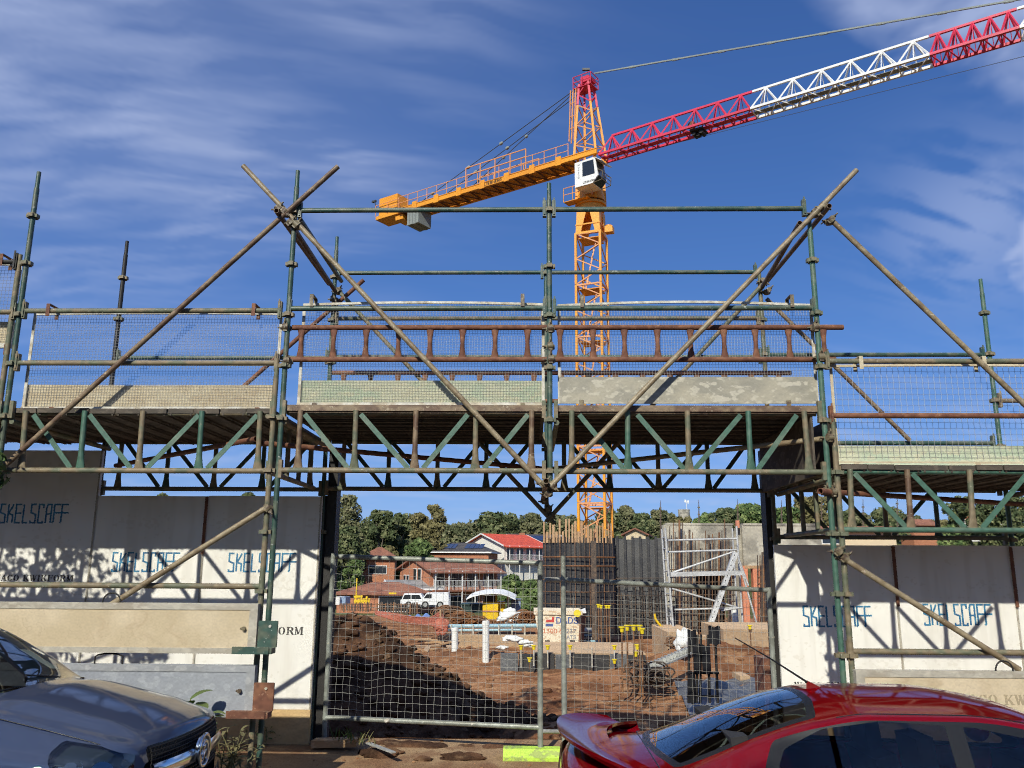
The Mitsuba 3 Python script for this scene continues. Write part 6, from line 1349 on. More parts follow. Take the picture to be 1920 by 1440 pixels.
put(gk + '__joint_plate', mb.moved(R3, MC), 'crane_orange'); labels[gk + '__joint_plate'] = {'kind': 'stuff'}
me = meshkit.text_mesh('LIEBHERR', .27, .006, True); v = me.vertices; put(gk + '__lettering', MB().flat((np.stack([v[:, 0] - LK * .50, -1.005 - v[:, 2], v[:, 1] + zk + .04], 1), me.faces)).moved(R3, MC), 'black_steel')
put(C + '__winch_house', MB().box(V(-LE + .25, -.75, zk + .35), V(-LK - .40, .75, zk + 2.1)).moved(R3, MC), 'crane_orange')
put(C + '__winch_house__base', MB().box(V(-LE, -.9, zk + .02), V(-LK - .002, .9, zk + .34)).box(V(-LK - .6, -.7, zk - .5), V(-LK + .3, .7, zk - .05)).moved(R3, MC), 'crane_orange')
mb = MB()
for x in np.linspace(-LE, -LK, 3): mb.bar(V(x, -.95, zk + .34), V(x, -.95, zk + 1.4), .05, .05)
for z in (.9, 1.4): mb.bar(V(-LE, -.95, zk + z), V(-LK, -.95, zk + z), .05, .05)
put(C + '__winch_house__railing', mb.moved(R3, MC), 'crane_pale'); put(C + '__winch_house__lamp', MB().bar(V(-LE, -.9, zk + 1.3), V(-LE - .2, -.9, zk + 1.9), .06, .06).box(V(-LE - .5, -1.0, zk + 1.85), V(-LE - .05, -.8, zk + 2.02)).moved(R3, MC), 'cable')
xw0 = -solve(lambda s: -proj(MC - N * .8 - J * s + V(0, 0, zk - 1))[0], 0, 60, -764); xw1 = xw0 + 1.35
for i in range(4): part(C, 'counterweight', MB().box(V(lerp(xw0, xw1, i / 4) + .02, -.88, zk - 1.42 + .03 * (i % 2)), V(lerp(xw0, xw1, (i + 1) / 4) - .02, .88, zk + .1)).moved(R3, MC), 'crane_grey')
hd = TC - J * .7 + V(0, 0, zc(155))
for y, fr in ((-.6, .70), (.6, .70), (-.35, .48)):
    a, b = hd + N * y * .6, MC + N * y - J * LK * fr * 1.28 + V(0, 0, zk + .5); k = part(C, 'guy_rope', MB().tube(a, b, .035, 6), 'cable')
    for q in (.45, .66, .9): put(numbered(f'{k}__turnbuckle'), MB().path([lerp(a, b, q - .012), lerp(a, b, q - .006), lerp(a, b, q + .006), lerp(a, b, q + .012)], [.04, .13, .13, .04], 8), 'crane_grey')

# ------------------------------------------------------------------ the two parked cars
from scipy.interpolate import PchipInterpolator
def flake(base, dust, amount):
    def fn(p, n, uv):
        d = smoothstep(0.25, 0.95, n.z) * amount * (0.45 + 0.55 * fbm(p.x * 3.5, p.y * 3.5, p.z * 3.5, 4)) + 0.12 * amount * smoothstep(.55, .75, fbm(p.x * 30, p.y * 30, p.z * 30, 2))
        return mix(base, dust, d)
    return proc(fn)
scene['paint_red'] = {'type': 'twosided', 'nested': {'type': 'roughplastic', 'alpha': 0.008, 'int_ior': 1.62, 'nonlinear': True, 'diffuse_reflectance': flake((0.36, 0.003, 0.010), (0.34, 0.10, 0.07), .05)}}
scene['paint_slate'] = {'type': 'twosided', 'nested': {'type': 'roughplastic', 'alpha': 0.01, 'int_ior': 1.62, 'nonlinear': True, 'diffuse_reflectance': flake((0.105, 0.148, 0.275), (0.24, 0.21, 0.17), .16)}}
mat('car_trim', (0.012, 0.012, 0.013), 0.35)
mat('car_inside', (0.022, 0.022, 0.024), 0.8)
mat('chrome', (0.75, 0.76, 0.78), 0.08, metal=1.0)
mat('lamp_clear', (0.07, 0.085, 0.11), 0.05, metal=0.4, coat=1.0)
mat('lamp_red', (0.035, 0.006, 0.007), 0.06, coat=1.0)
mat('paper', (0.62, 0.66, 0.60), 0.7)
scene['tinted_glass'] = {'type': 'thindielectric', 'int_ior': 1.45, 'specular_transmittance': {'type': 'rgb', 'value': [0.17, 0.18, 0.21]}}
scene['clear_glass'] = {'type': 'thindielectric', 'int_ior': 1.6, 'specular_transmittance': {'type': 'rgb', 'value': [0.62, 0.68, 0.66]}}


def loft(rows, nx=150, nv=15):
    """rows: x, top z, half width of the top, height of its crown, belt z and half width, shoulder half width, sill z and half width -> grid of points and section parameter"""
    rows = np.array(rows, float); xs = np.concatenate([np.linspace(rows[i, 0], rows[i + 1, 0], max(3, int((rows[i + 1, 0] - rows[i, 0]) / (rows[-1, 0] - rows[0, 0]) * nx)), endpoint=False) for i in range(len(rows) - 1)] + [[rows[-1, 0]]])
    f = [PchipInterpolator(rows[:, 0], rows[:, k])(xs) for k in range(1, 9)]
    zt, wt, cr, zb, wb, ws, zl, wl = f
    keys = [(0 * xs, zt), (wt * .5, zt - cr * .22), (wt * .86, zt - cr * .72), (wt, zt - cr), (lerp(wt, wb, .18), lerp(zt - cr, zb, .16)), (lerp(wt, wb, .6), lerp(zt - cr, zb, .58)), (wb, zb), (lerp(wb, ws, .75), zb - .035), (ws, zb - .13), (ws * 1.0, lerp(zb - .13, zl, .45)), (ws * .985, lerp(zb - .13, zl, .8)), (wl, zl), (wl * .5, zl - .02), (0 * xs, zl - .02)]
    Y = np.stack([k[0] for k in keys], 1); Z = np.stack([k[1] for k in keys], 1); t = np.arange(len(keys)); tv = np.linspace(0, len(keys) - 1, (len(keys) - 1) * 5 + 1)
    Y, Z = PchipInterpolator(t, Y, axis=1)(tv), PchipInterpolator(t, Z, axis=1)(tv)
    pts = np.stack([np.broadcast_to(xs[:, None], Y.shape), Y, Z], -1)
    full = np.concatenate([pts[:, ::-1] * V(1, -1, 1), pts[:, 1:]], 1); pv = np.concatenate([tv[::-1], tv[1:]])
    return full, np.broadcast_to(pv, full.shape[:2])


def gridmesh(pts):
    m, n = pts.shape[:2]; i = np.arange(m * n).reshape(m, n)
    q = np.stack([i[:-1, :-1].ravel(), i[1:, :-1].ravel(), i[1:, 1:].ravel(), i[:-1, 1:].ravel()], 1)
    return pts.reshape(-1, 3), np.vstack([q[:, [0, 1, 2]], q[:, [0, 2, 3]]])


def split(v, f, s, *extra):
    """cuts a triangle mesh along the zero line of s (per vertex): (inside, outside), each (v, f, extra...)"""
    v = [np.asarray(v)] + [np.asarray(e) for e in extra]; s = s + 1e-9; new = [list(a) for a in v]; ns = list(s); cache = {}
    def mid(a, b):
        k = (min(a, b), max(a, b))
        if k not in cache:
            t = s[a] / (s[a] - s[b]); cache[k] = len(new[0])
            for arr, src in zip(new, v): arr.append(src[a] + (src[b] - src[a]) * t)
        return cache[k]
    ins, out = [], []; pos = s > 0; cnt = pos[f].sum(1); ins.append(f[cnt == 3]); out.append(f[cnt == 0]); ei, eo = [], []
    for tri in f[(cnt == 1) | (cnt == 2)]:
        c = pos[tri].sum(); lone = (c == 1)
        k = [i for i in range(3) if pos[tri[i]] == lone][0]; a, b, d = tri[k], tri[(k + 1) % 3], tri[(k + 2) % 3]
        p, q = mid(a, b), mid(a, d); (ei if lone else eo).append([a, p, q]); (eo if lone else ei).extend([[p, b, d], [p, d, q]])
    def make(parts, ex):
        F = np.vstack(parts + ([np.array(ex)] if ex else [])); used, inv = np.unique(F, return_inverse=True); return tuple([np.array([arr[i] for i in used]) if True else None for arr in new[:1]] + [inv.reshape(-1, 3)] + [np.array([arr[i] for i in used]) for arr in new[1:]])
    return make(ins, ei), make(out, eo)


def sdist(poly, x, y):
    p = shapely.points(x, y); d = shapely.distance(p, poly.exterior); return np.where(shapely.contains(poly, p), d, -d)
def rounded(pts, r): return sg.Polygon(pts).buffer(-r).buffer(2 * r).buffer(-r)


def wheel(holder, c, r, w, R, o):
    a = np.linspace(-1, 1, 9); prof = [(r * .62, -w / 2), (r * .92, -w / 2), (r, -w * .36), (r, w * .36), (r * .92, w / 2), (r * .62, w / 2)]
    an = np.linspace(0, 2 * math.pi, 37); A = np.array([[V(c[0] + q * math.cos(t), c[1] + s_, c[2] + q * math.sin(t)) for t in an] for q, s_ in prof])
    k = part(holder, 'wheel', MB().grid(A).moved(R, o), 'tyre'); mb = MB(); e = math.copysign(1, c[1])
    mb.tube(V(c[0], c[1] + e * w * .15, c[2]), V(c[0], c[1] + e * w * .28, c[2]), r * .63, 28)
    for i in range(5): t = i * 2 * math.pi / 5; mb.bar(V(c[0], c[1] + e * w * .34, c[2]), V(c[0] + r * .6 * math.cos(t), c[1] + e * w * .40, c[2] + r * .6 * math.sin(t)), .07, .04, V(0, 1, 0))
    put(numbered(f'{k}__rim'), mb.moved(R, o), 'galvanised')


# ---- red saloon at the right, nose to the right
CR = thing('red_car', 'shiny red saloon with a big boot spoiler and dark tinted glass, at lower right', 'car')
I3 = np.eye(3); OR = V(0.15, 5.25, -0.36)
rows = [  # x, zt, wt, crown, zb, wb, ws, zl, wl
    (0.00, .80, .60, .05, .72, .72, .76, .42, .66), (0.03, 1.02, .64, .05, .95, .78, .83, .30, .72), (0.10, 1.085, .66, .05, 1.00, .81, .87, .24, .76), (0.30, 1.10, .66, .05, 1.01, .81, .90, .20, .78),
    (0.56, 1.115, .60, .05, 1.015, .79, .915, .18, .80), (0.75, 1.185, .575, .07, 1.015, .78, .92, .18, .80), (1.05, 1.305, .56, .075, 1.015, .765, .92, .18, .81), (1.35, 1.392, .565, .075, 1.01, .76, .92, .18, .81),
    (1.62, 1.432, .57, .075, 1.00, .755, .92, .18, .81), (2.10, 1.43, .575, .075, .985, .755, .92, .18, .81), (2.45, 1.385, .575, .07, .975, .755, .92, .18, .81), (2.80, 1.27, .58, .065, .965, .76, .92, .18, .81),
    (3.15, 1.12, .60, .055, .955, .77, .915, .18, .80), (3.42, 1.01, .64, .05, .93, .78, .91, .18, .80), (3.9, .965, .64, .05, .88, .78, .90, .20, .78), (4.4, .89, .60, .05, .80, .74, .87, .22, .74), (4.7, .78, .52, .05, .68, .64, .78, .24, .66), (4.83, .60, .40, .05, .52, .50, .62, .28, .5)]
pts, pv = loft(rows); pts = pts.copy()
e_ = np.clip(1 - pts[..., 0] / .5, 0, 1); pts[..., 0] += .22 * e_ * (np.abs(pts[..., 1]) / .85) ** 2.4
v, f = gridmesh(pts); pvv = pv.ravel()
side = rounded([(1.02, 1.10), (1.10, 1.235), (1.33, 1.335), (1.66, 1.378), (2.15, 1.352), (2.42, 1.30), (2.78, 1.165), (3.06, 1.01), (3.08, .955), (1.20, 1.02)], .03)
glass = rounded([(1.09, 1.11), (1.15, 1.205), (1.36, 1.298), (1.66, 1.338), (2.14, 1.312), (2.40, 1.262), (2.74, 1.135), (2.98, 1.01), (2.98, .99), (1.22, 1.045)], .02)
rear = rounded([(.50, -.0), (.535, -.30), (.60, -.52), (1.36, -.50), (1.42, -.25), (1.43, 0), (1.42, .25), (1.36, .50), (.60, .52), (.535, .30)], .04)
rear_in = rear.buffer(-.045); front = rounded([(3.42, 0), (3.38, -.35), (3.22, -.56), (2.62, -.50), (2.56, -.25), (2.55, 0), (2.56, .25), (2.62, .50), (3.22, .56), (3.38, .35)], .04)
on_side = lambda v, p: np.minimum((p - 3.4) * .15, (6.2 - p) * .15); on_top = lambda v, p: (3.5 - p) * .15
(A, o) = split(v, f, np.minimum(sdist(side, v[:, 0], v[:, 2]), on_side(v, pvv)), pvv)
(B, o) = split(o[0], o[1], np.minimum(sdist(rear, o[0][:, 0], o[0][:, 1]), on_top(o[0], o[2])), o[2])
(Fr, o) = split(o[0], o[1], np.minimum(sdist(front, o[0][:, 0], o[0][:, 1]), on_top(o[0], o[2])), o[2])
seam = np.abs(o[0][:, 0] - np.interp(o[0][:, 2], [.3, .9, 1.02], [1.30, 1.12, 1.05])); seam = np.where((o[2] > 6) & (o[2] < 10.5), np.minimum(seam, np.abs(o[0][:, 0] - 2.06)), 9)
shut = np.where(o[2] < 3.2, np.abs(o[0][:, 0] - .52 - .06 * np.abs(o[0][:, 1])), 9)
put(CR + '__body', (o[0] + OR, o[1]), 'paint_red')
g1, surround = split(A[0], A[1], sdist(glass, A[0][:, 0], A[0][:, 2]), A[2])
for e in (-1, 1): F_ = surround[1][(surround[0][surround[1]][:, :, 1].mean(1) * e) > 0]; comp = trimesh.util.concatenate([c_ for c_ in trimesh.Trimesh(surround[0] + OR, F_, process=False).split(only_watertight=False) if c_.area > 2e-3]); put(numbered(CR + '__window_surround'), (np.array(comp.vertices), np.array(comp.faces)), 'car_trim')
for e, nm in ((-1, ''), (1, '')):
    sel = np.where((g1[0][g1[1]][:, :, 1].mean(1) * e) > 0)[0]; F_ = g1[1][sel]
    for x0_, x1_ in ((.9, 1.385), (1.415, 1.985), (2.075, 3.2)):
        s1, _ = split(g1[0], F_, np.minimum(g1[0][:, 0] - x0_, x1_ - g1[0][:, 0])); k = numbered(CR + '__side_window'); put(k, (s1[0] * V(1, .998, 1) + OR, s1[1]), 'tinted_glass')
    for xa_, xb_ in ((1.384, 1.416), (1.984, 2.076)): p_, _ = split(g1[0], F_, np.minimum(g1[0][:, 0] - xa_, xb_ - g1[0][:, 0])); put(numbered(CR + '__pillar'), (p_[0] + OR, p_[1]), 'car_trim')
rg, rs = split(B[0], B[1], sdist(rear_in, B[0][:, 0], B[0][:, 1])); put(CR + '__rear_window', (rg[0] + OR, rg[1]), 'tinted_glass'); put(CR + '__rear_window__border', (rs[0] + OR, rs[1]), 'car_trim')
put(CR + '__windscreen', (Fr[0] + OR, Fr[1]), 'tinted_glass')
L3 = lambda *a: OR + V(*a)
mb = MB()
def surf(pts, pv, x, p, s_):
    """a point of the body at length x and section parameter p, on side s_"""
    half = pts.shape[1] // 2; cols = pts[:, half:] if s_ > 0 else pts[:, half::-1]; q = pv[0, half:]; i = int(np.argmin(np.abs(q - p)))
    c = cols[:, i]; return V(x, np.interp(x, c[:, 0], c[:, 1]), np.interp(x, c[:, 0], c[:, 2]))
for s_ in (-1, 1): part(CR, 'roof_moulding', MB().path([surf(pts, pv, x, 2.6, s_) + OR + V(0, 0, -.001) for x in np.linspace(1.45, 2.5, 10)], .005, 6), 'car_trim')
mb = MB().path([surf(pts, pv, .505 + .05 * (abs(y) / .62) ** 2, min(3, abs(y) / .62 * 3), 1 if y > 0 else -1) + OR for y in np.linspace(-.62, .62, 21)], .004, 6); put(CR + '__shut_line', mb, 'car_trim')
for y in (-.37, .37):     # seats with head rests, dash, floor
    for x, nm in ((2.25, 'seat'), (1.28, 'rear_seat')):
        m = MB().bar(L3(x - .16, y, .45), L3(x - .30, y, 1.02), .50, .13, V(1, 0, 0)).bar(L3(x - .31, y, 1.05), L3(x - .335, y, 1.24), .27, .09, V(1, 0, 0)).bar(L3(x - .15, y, .42), L3(x + .35, y, .46), .5, .14); part(CR, nm, m, 'car_inside')
put(CR + '__interior', MB().box(L3(.7, -.70, .22), L3(3.3, .70, .30)).box(L3(2.85, -.68, .60), L3(3.2, .68, .97)).box(L3(.62, -.60, .80), L3(1.05, .60, 1.02)), 'car_inside')
part(CR, 'steering_wheel', MB().path([L3(2.62 + .05 * math.sin(t), -.37 + .18 * math.cos(t), .93 + .17 * math.sin(t)) for t in np.linspace(0, 2 * math.pi, 25)], .016, 8), 'car_inside')
# the boot wing: a curved blade carried high over the lid
yy = np.linspace(-.80, .80, 49); an_ = np.abs(yy) / .80
xt = 0.0 + .36 * an_ ** 2.6; xl = xt + .30 - .10 * an_ ** 3; zt2 = 1.205 - .075 * an_ ** 3.0; zl2 = 1.140 - .045 * an_ ** 2.5
S1 = np.stack([np.stack([lerp(xt, xl, q), yy, zt2 + (zl2 - zt2) * q - .030 * math.sin(math.pi * q) + .0 * yy], 1) for q in np.linspace(0, 1, 11)])
S2 = np.stack([np.stack([lerp(xt + .004, xl, q), yy, zt2 + (zl2 - zt2) * q - .030 * math.sin(math.pi * q) - .018 - .016 * math.sin(math.pi * q) ** .7], 1) for q in np.linspace(0, 1, 11)])
wing = MB().grid(S1[:, ::-1] + OR).grid(S2 + OR).grid(np.stack([S1[0], S2[0]]) + OR).grid(np.stack([S2[-1], S1[-1]]) + OR)
for e, sl in ((-1, 0), (1, -1)):
    drop = [S1[:, sl] + OR]
    for q in np.linspace(.2, 1, 6): drop.append(S1[:, sl] + OR + V(.06 * q, e * (.035 * math.sin(q * math.pi)), -.17 * q))
    wing.grid(np.stack(drop) if e < 0 else np.stack(drop)[::-1])
    inner = [S2[:, sl] + OR - V(0, e * .05, 0)]
    for q in np.linspace(.2, 1, 4): inner.append(S2[:, sl] + OR + V(.06 * q, -e * .05, -.13 * q))
    wing.grid(np.stack(inner))
put(CR + '__boot_wing', wing, 'paint_red')
for e in (-1, 1):
    A = np.array([[L3(-.006 + .03 * min(max((z - .8) / .22, 0), 1) - .022 + .23 * (abs(y) / .85) ** 2.4, e * y, z) for y in np.linspace(.36, .80, 12)] for z in np.linspace(.80, 1.03, 6)]); put(numbered(CR + '__tail_lamp'), MB().grid(A if e > 0 else A[:, ::-1]), 'lamp_red')
fin = MB(); q = [L3(1.47, 0, 1.410), L3(1.565, -.02, 1.422), L3(1.565, .02, 1.422), L3(1.475, 0, 1.466)]
fin.flat((np.array(q), np.array([[0, 1, 3], [1, 2, 3], [2, 0, 3], [0, 2, 1]]))); k = CR + '__aerial_base'; put(k, fin, 'paint_red')
put(CR + '__aerial_base__whip', MB().path([L3(1.478, 0, 1.455), lerp(L3(1.478, 0, 1.455), P(1378, 1196, 5.25), .5) + V(0, 0, .006), P(1378, 1196, 5.25)], [.007, .005, .0035], 6), 'car_trim')
for x in (.95, 3.85):
    for y in (-.80, .80): wheel(CR, V(x, y, .33), .33, .22, I3, OR)
for e in (-1, 1): part(CR, 'mirror', MB().ball(L3(2.92, e * .98, 1.03), .1, 2, 0, 0, (.7, 1.1, .75)), 'paint_red')
for x in (1.42, 2.28): part(CR, 'door_handle', MB().bar(L3(x, -.925, .86), L3(x + .2, -.925, .865), .03, .03), 'paint_red')

# ---- slate blue four wheel drive at the left, nose to the right
CS = thing('blue_car', 'dark slate blue four wheel drive with dusty bonnet and chrome grille bar', 'car')
fxS = lambda x: np.where(x < 1.28, x * .80, x - .256)
OS = V(-2.10, 5.53, -0.31); RS = np.diag([-1.0, 0.95, 1.0])          # local x runs from the nose backwards
rows = [(0.00, 1.00, .56, .03, .88, .64, .70, .42, .62), (0.025, 1.075, .62, .032, .95, .70, .76, .36, .68), (0.09, 1.115, .66, .04, 1.0, .76, .82, .30, .74), (0.28, 1.165, .67, .06, 1.03, .80, .88, .27, .78), (0.60, 1.225, .68, .075, 1.06, .82, .91, .26, .80),
        (1.00, 1.295, .68, .085, 1.09, .82, .92, .26, .82), (1.28, 1.335, .67, .08, 1.11, .82, .925, .26, .82), (1.60, 1.50, .64, .06, 1.15, .81, .925, .26, .82), (1.95, 1.68, .60, .065, 1.155, .80, .925, .26, .82), (2.25, 1.755, .585, .065, 1.16, .80, .925, .26, .82), (3.2, 1.775, .585, .065, 1.17, .80, .925, .26, .82), (4.1, 1.70, .575, .065, 1.18, .79, .92, .28, .80), (4.45, 1.45, .57, .06, 1.15, .77, .89, .32, .76), (4.62, .95, .55, .05, .88, .70, .80, .4, .66)]
pts, pv = loft(rows); pts = pts.copy(); e_ = np.clip(1 - pts[..., 0] / .9, 0, 1); pts[..., 0] += .20 * e_ * (np.abs(pts[..., 1]) / .85) ** 2.2
ridge = np.exp(-((np.abs(pts[..., 1]) - .50) / .035) ** 2) * np.clip((pts[..., 0] - .12) / .3, 0, 1) * np.clip((1.3 - pts[..., 0]) / .3, 0, 1) * (pv < 4); inner = np.clip((.50 - np.abs(pts[..., 1])) / .05, 0, 1) * np.clip((pts[..., 0] - .12) / .3, 0, 1) * np.clip((1.25 - pts[..., 0]) / .2, 0, 1) * (pv < 4)
pts[..., 2] += .022 * ridge + .018 * inner
v, f = gridmesh(pts); f = f[:, ::-1]; pvv = pv.ravel()
wsp = rounded([(1.24, 0), (1.27, -.35), (1.36, -.60), (2.02, -.54), (2.1, -.25), (2.11, 0), (2.1, .25), (2.02, .54), (1.36, .60), (1.27, .35)], .04)
sidew = rounded([(1.72, 1.20), (2.10, 1.54), (2.35, 1.60), (4.1, 1.58), (4.25, 1.25), (4.2, 1.21)], .03)
lamp = rounded([(.12, 1.03), (.34, 1.085), (.58, 1.115), (.62, 1.06), (.50, .96), (.30, .90), (.12, .90)], .02)
(WS, o) = split(v, f, np.minimum(sdist(wsp, v[:, 0], v[:, 1]), on_top(v, pvv)), pvv)
(SW, o) = split(o[0], o[1], np.minimum(sdist(sidew, o[0][:, 0], o[0][:, 2]), on_side(o[0], o[2])), o[2])
(LP, o) = split(o[0], o[1], np.minimum(np.minimum(sdist(lamp, o[0][:, 0], o[0][:, 2]), (np.abs(o[0][:, 1]) - .50) * .8), (o[2] - 3.6) * .1), o[2])
grp = rounded([(-.56, 1.055), (.56, 1.055), (.50, .78), (-.50, .78)], .03)
(GR, o) = split(o[0], o[1], np.minimum(sdist(grp, o[0][:, 1], o[0][:, 2]), (.24 - o[0][:, 0])), o[2])
ps = lambda q: np.stack([fxS(q[:, 0]), q[:, 1], q[:, 2]], 1) @ RS.T + OS
put(CS + '__body', (ps(o[0]), o[1]), 'paint_slate'); put(CS + '__windscreen', (ps(WS[0]), WS[1]), 'clear_glass'); put(CS + '__side_window', (ps(SW[0]), SW[1]), 'tinted_glass'); put(CS + '__grille', (ps(GR[0]) - V(.012, 0, 0), GR[1]), 'car_trim')
for e in (-1, 1):
    F_ = LP[1][(LP[0][LP[1]][:, :, 1].mean(1) * e) > 0]; k = numbered(CS + '__headlight'); comp = max(trimesh.Trimesh(ps(LP[0]), F_, process=False).split(only_watertight=False), key=lambda q_: q_.area); cv, cn = np.array(comp.vertices), np.array(comp.vertex_normals); cn = cn * np.sign((cn[:, 0].mean() + .2) or 1) if cn[:, 0].mean() < 0 else cn
    put(k, (cv, np.array(comp.faces)), 'clear_glass'); put(numbered(k + '__housing'), (cv - cn * V(.10, .10, .03), np.array(comp.faces)), 'lamp_clear')
    for tx, tz_ in ((-.20, .99), (-.36, 1.03)):
        q_ = cv - OS; i_ = int(np.argmin((q_[:, 0] - tx) ** 2 + (q_[:, 2] - tz_) ** 2)); a_ = unit(cn[i_]); c_ = cv[i_] - a_ * .05
        put(numbered(k + '__bowl'), MB().tube(c_ - a_ * .05, c_, .03, 20, .062).tube(c_, c_ + a_ * .012, .03, 16), 'chrome')
def nose_x(y, z): return np.interp(z, [.78, .86, 1.0, 1.05], [-.0, 0.0, .0, .018]) + .20 * (abs(y) / .85) ** 2.2
mb = MB(); mesh = MB()
A = np.array([[V(nose_x(y, z) - .035 - .02 * math.sin((z - .875) / .085 * math.pi), y, z) for y in np.linspace(-.54, .54, 31)] for z in np.linspace(.875, .96, 9)]); put(CS + '__grille__bar', MB().grid(A).mapped(fxS).moved(RS, OS), 'chrome')
for z in np.arange(.80, 1.05, .022): mesh.path([V(nose_x(y, z) - .008, y, z) for y in np.linspace(-.53, .53, 25)], .0045, 5)
for y in np.arange(-.52, .53, .03): mesh.path([V(nose_x(y, z) - .006, y, z) for z in np.linspace(.785, 1.045, 7)], .004, 5)
put(CS + '__grille__mesh', mesh.mapped(fxS).moved(RS, OS), 'black_steel'); labels[CS + '__grille__mesh'] = {'kind': 'stuff'}
mb = MB(); c = V(-.075, 0, .935); mb.path([c + V(-.004, .088 * math.cos(t), .092 * math.sin(t)) for t in np.linspace(0, 2 * math.pi, 33)], .012, 8, False).tube(c + V(.03, 0, 0), c + V(.004, 0, 0), .082, 28)
for q in ([(-.035, -.055), (-.05, .0), (-.02, .045), (.02, .06), (.045, .03)], [(.045, .03), (.03, .005), (.05, -.02)], [(-.02, .0), (.015, -.01), (.02, -.055)], [(-.05, 0), (-.06, -.03), (-.04, -.06)]): mb.path([c + V(-.008, -a, b) for a, b in q], [.008] + [.014] * (len(q) - 2) + [.008], 7)
mb.ball(c + V(-.006, -.03, .028), .02, 1); put(CS + '__emblem', mb.mapped(fxS).moved(RS, OS), 'chrome')
put(CS + '__dashboard', MB().box(V(1.30, -.66, .9), V(1.75, .66, 1.21)).box(V(1.3, -.75, .35), V(4.2, .75, .45)).mapped(fxS).moved(RS, OS), 'car_inside')
for y in (-.37, .37): part(CS, 'seat', MB().bar(V(2.45, y, .6), V(2.62, y, 1.2), .5, .14, V(1, 0, 0)).bar(V(2.63, y, 1.24), V(2.66, y, 1.44), .27, .1, V(1, 0, 0)).bar(V(2.0, y, .6), V(2.45, y, .6), .5, .14).mapped(fxS).moved(RS, OS), 'car_inside')
def ws_at(x, y): return V(x, y, float(np.interp(x, [1.28, 1.60, 1.95, 2.25], [1.315, 1.50, 1.68, 1.755])) - .055 * (abs(y) / .62) ** 2)
A = ws_at(1.44, .45), ws_at(1.44, .57), ws_at(1.66, .55), ws_at(1.66, .43); put(CS + '__windscreen__sticker', MB().slab(*[a_ - V(-.02, 0, .02) for a_ in A], .002).mapped(fxS).moved(RS, OS), 'paper')
put(CS + '__cowl', MB().path([V(1.20 + .14 * (abs(y) / .62) ** 2, y, 1.303 - .05 * (abs(y) / .62) ** 2) for y in np.linspace(-.64, .64, 17)], .020, 8).mapped(fxS).moved(RS, OS), 'car_trim')
for a, b in ((-.05, .50), (-.60, -.02)):
    p, q = V(1.25, b, 1.30 - .05 * (abs(b) / .62) ** 2), ws_at(1.36, a) + V(-.012, 0, .012); k = part(CS, 'wiper', MB().path([p, lerp(p, q, .5) + V(0, 0, .012), q], .007, 6).tube(p, p + V(0, 0, .03), .016, 8).mapped(fxS).moved(RS, OS), 'car_trim')
mb = MB()
for e in (-1, 1): mb.path([V(x + .20 * (max(1 - x / .9, 0)) * .6, e * y, z) for x, y, z in ((.13, .665, 1.05), (.3, .70, 1.10), (.7, .708, 1.165), (1.15, .70, 1.232))], .003, 6)
put(CS + '__bonnet_seam', mb.mapped(fxS).moved(RS, OS), 'car_trim'); labels[CS + '__bonnet_seam'] = {'kind': 'stuff'}
put(CS + '__bumper', MB().grid(np.array([[V(nose_x(y, .8) - .03 - .03 * math.sin(q * math.pi), y, .38 + .36 * q) for y in np.linspace(-.84, .84, 31)] for q in np.linspace(0, 1, 7)])).mapped(fxS).moved(RS, OS), 'paint_slate')
for x in (.95, 3.75):
    for y in (-.80, .80): wheel(CS, V(x, y, .36), .36, .24, RS, OS)
for e in (-1, 1): part(CS, 'mirror', MB().ball(V(1.85, e * 1.02, 1.24), .11, 2, 0, 0, (.7, 1.1, .85)).mapped(fxS).moved(RS, OS), 'paint_slate')

# ------------------------------------------------------------------ weeds, scraps on the path
leaf_mat('leaf_weed', (0.055, 0.095, 0.028), (0.085, 0.13, 0.04), (0.13, 0.16, 0.06))
leaf_mat('leaf_dry', (0.13, 0.125, 0.05), (0.17, 0.15, 0.07), (0.20, 0.18, 0.09))
def blade(mb, base, d, L_, w, droop, up=V(0, 0, 1), fold=.25, n=6):
    """one leaf: a bent, folded blade"""
    d = unit(d); s_ = unit(np.cross(d, up)); rows_ = []
    for i in range(n + 1):
        t = i / n; c = base + d * L_ * t + up * L_ * (.35 * t - droop * t * t); ww = w * (math.sin(math.pi * (t * .88 + .08)) ** .8)
        rows_.append([c - s_ * ww + up * ww * fold, c, c + s_ * ww + up * ww * fold])
    mb.grid(np.array(rows_))
def weed(label, base, n, L_, w, seed, m, stems=0, grass=False, name='weed'):
    q = random.Random(seed); k = thing(name, label, 'plant'); mb, st = MB(), MB()
    for i in range(n):
        an = q.uniform(0, 6.28); b = base + V(q.gauss(0, .08), q.gauss(0, .05), 0); top = b
        if stems:
            top = b + V(q.gauss(0, .10), q.gauss(0, .06), q.uniform(.15, stems)); st.path([b, lerp(b, top, .6) + V(0, 0, .02), top], .004, 5)
            for j in range(7): c = lerp(b, top, .25 + .75 * j / 6); blade(mb, c, V(math.cos(an + j * 2.2), math.sin(an + j * 2.2), .25), L_ * q.uniform(.7, 1.2), w, q.uniform(.2, .5))
        else: blade(mb, top, V(math.cos(an), math.sin(an), 1.6 if grass else .55), L_ * q.uniform(.6, 1.2), w * q.uniform(.7, 1.2), q.uniform(.25, .6))
    put(k + '__leaves', mb, m)
    if stems: put(k + '__stem', st, 'leaf_dry')
weed('dark broad leafed weed showing above the blue bonnet before the grey barrier board', P(340, 1392, 6.95) , 9, .17, .045, 3, 'leaf_weed', .30)
weed('pale green broad leafed weed beside the dark one above the blue bonnet', P(352, 1398, 6.9), 5, .17, .05, 4, 'leaf_weed', .34)
weed('yellowish grassy weed at the foot of the left standards beside the blue nose', P(432, 1452, 6.98), 14, .10, .014, 5, 'leaf_dry', .36)
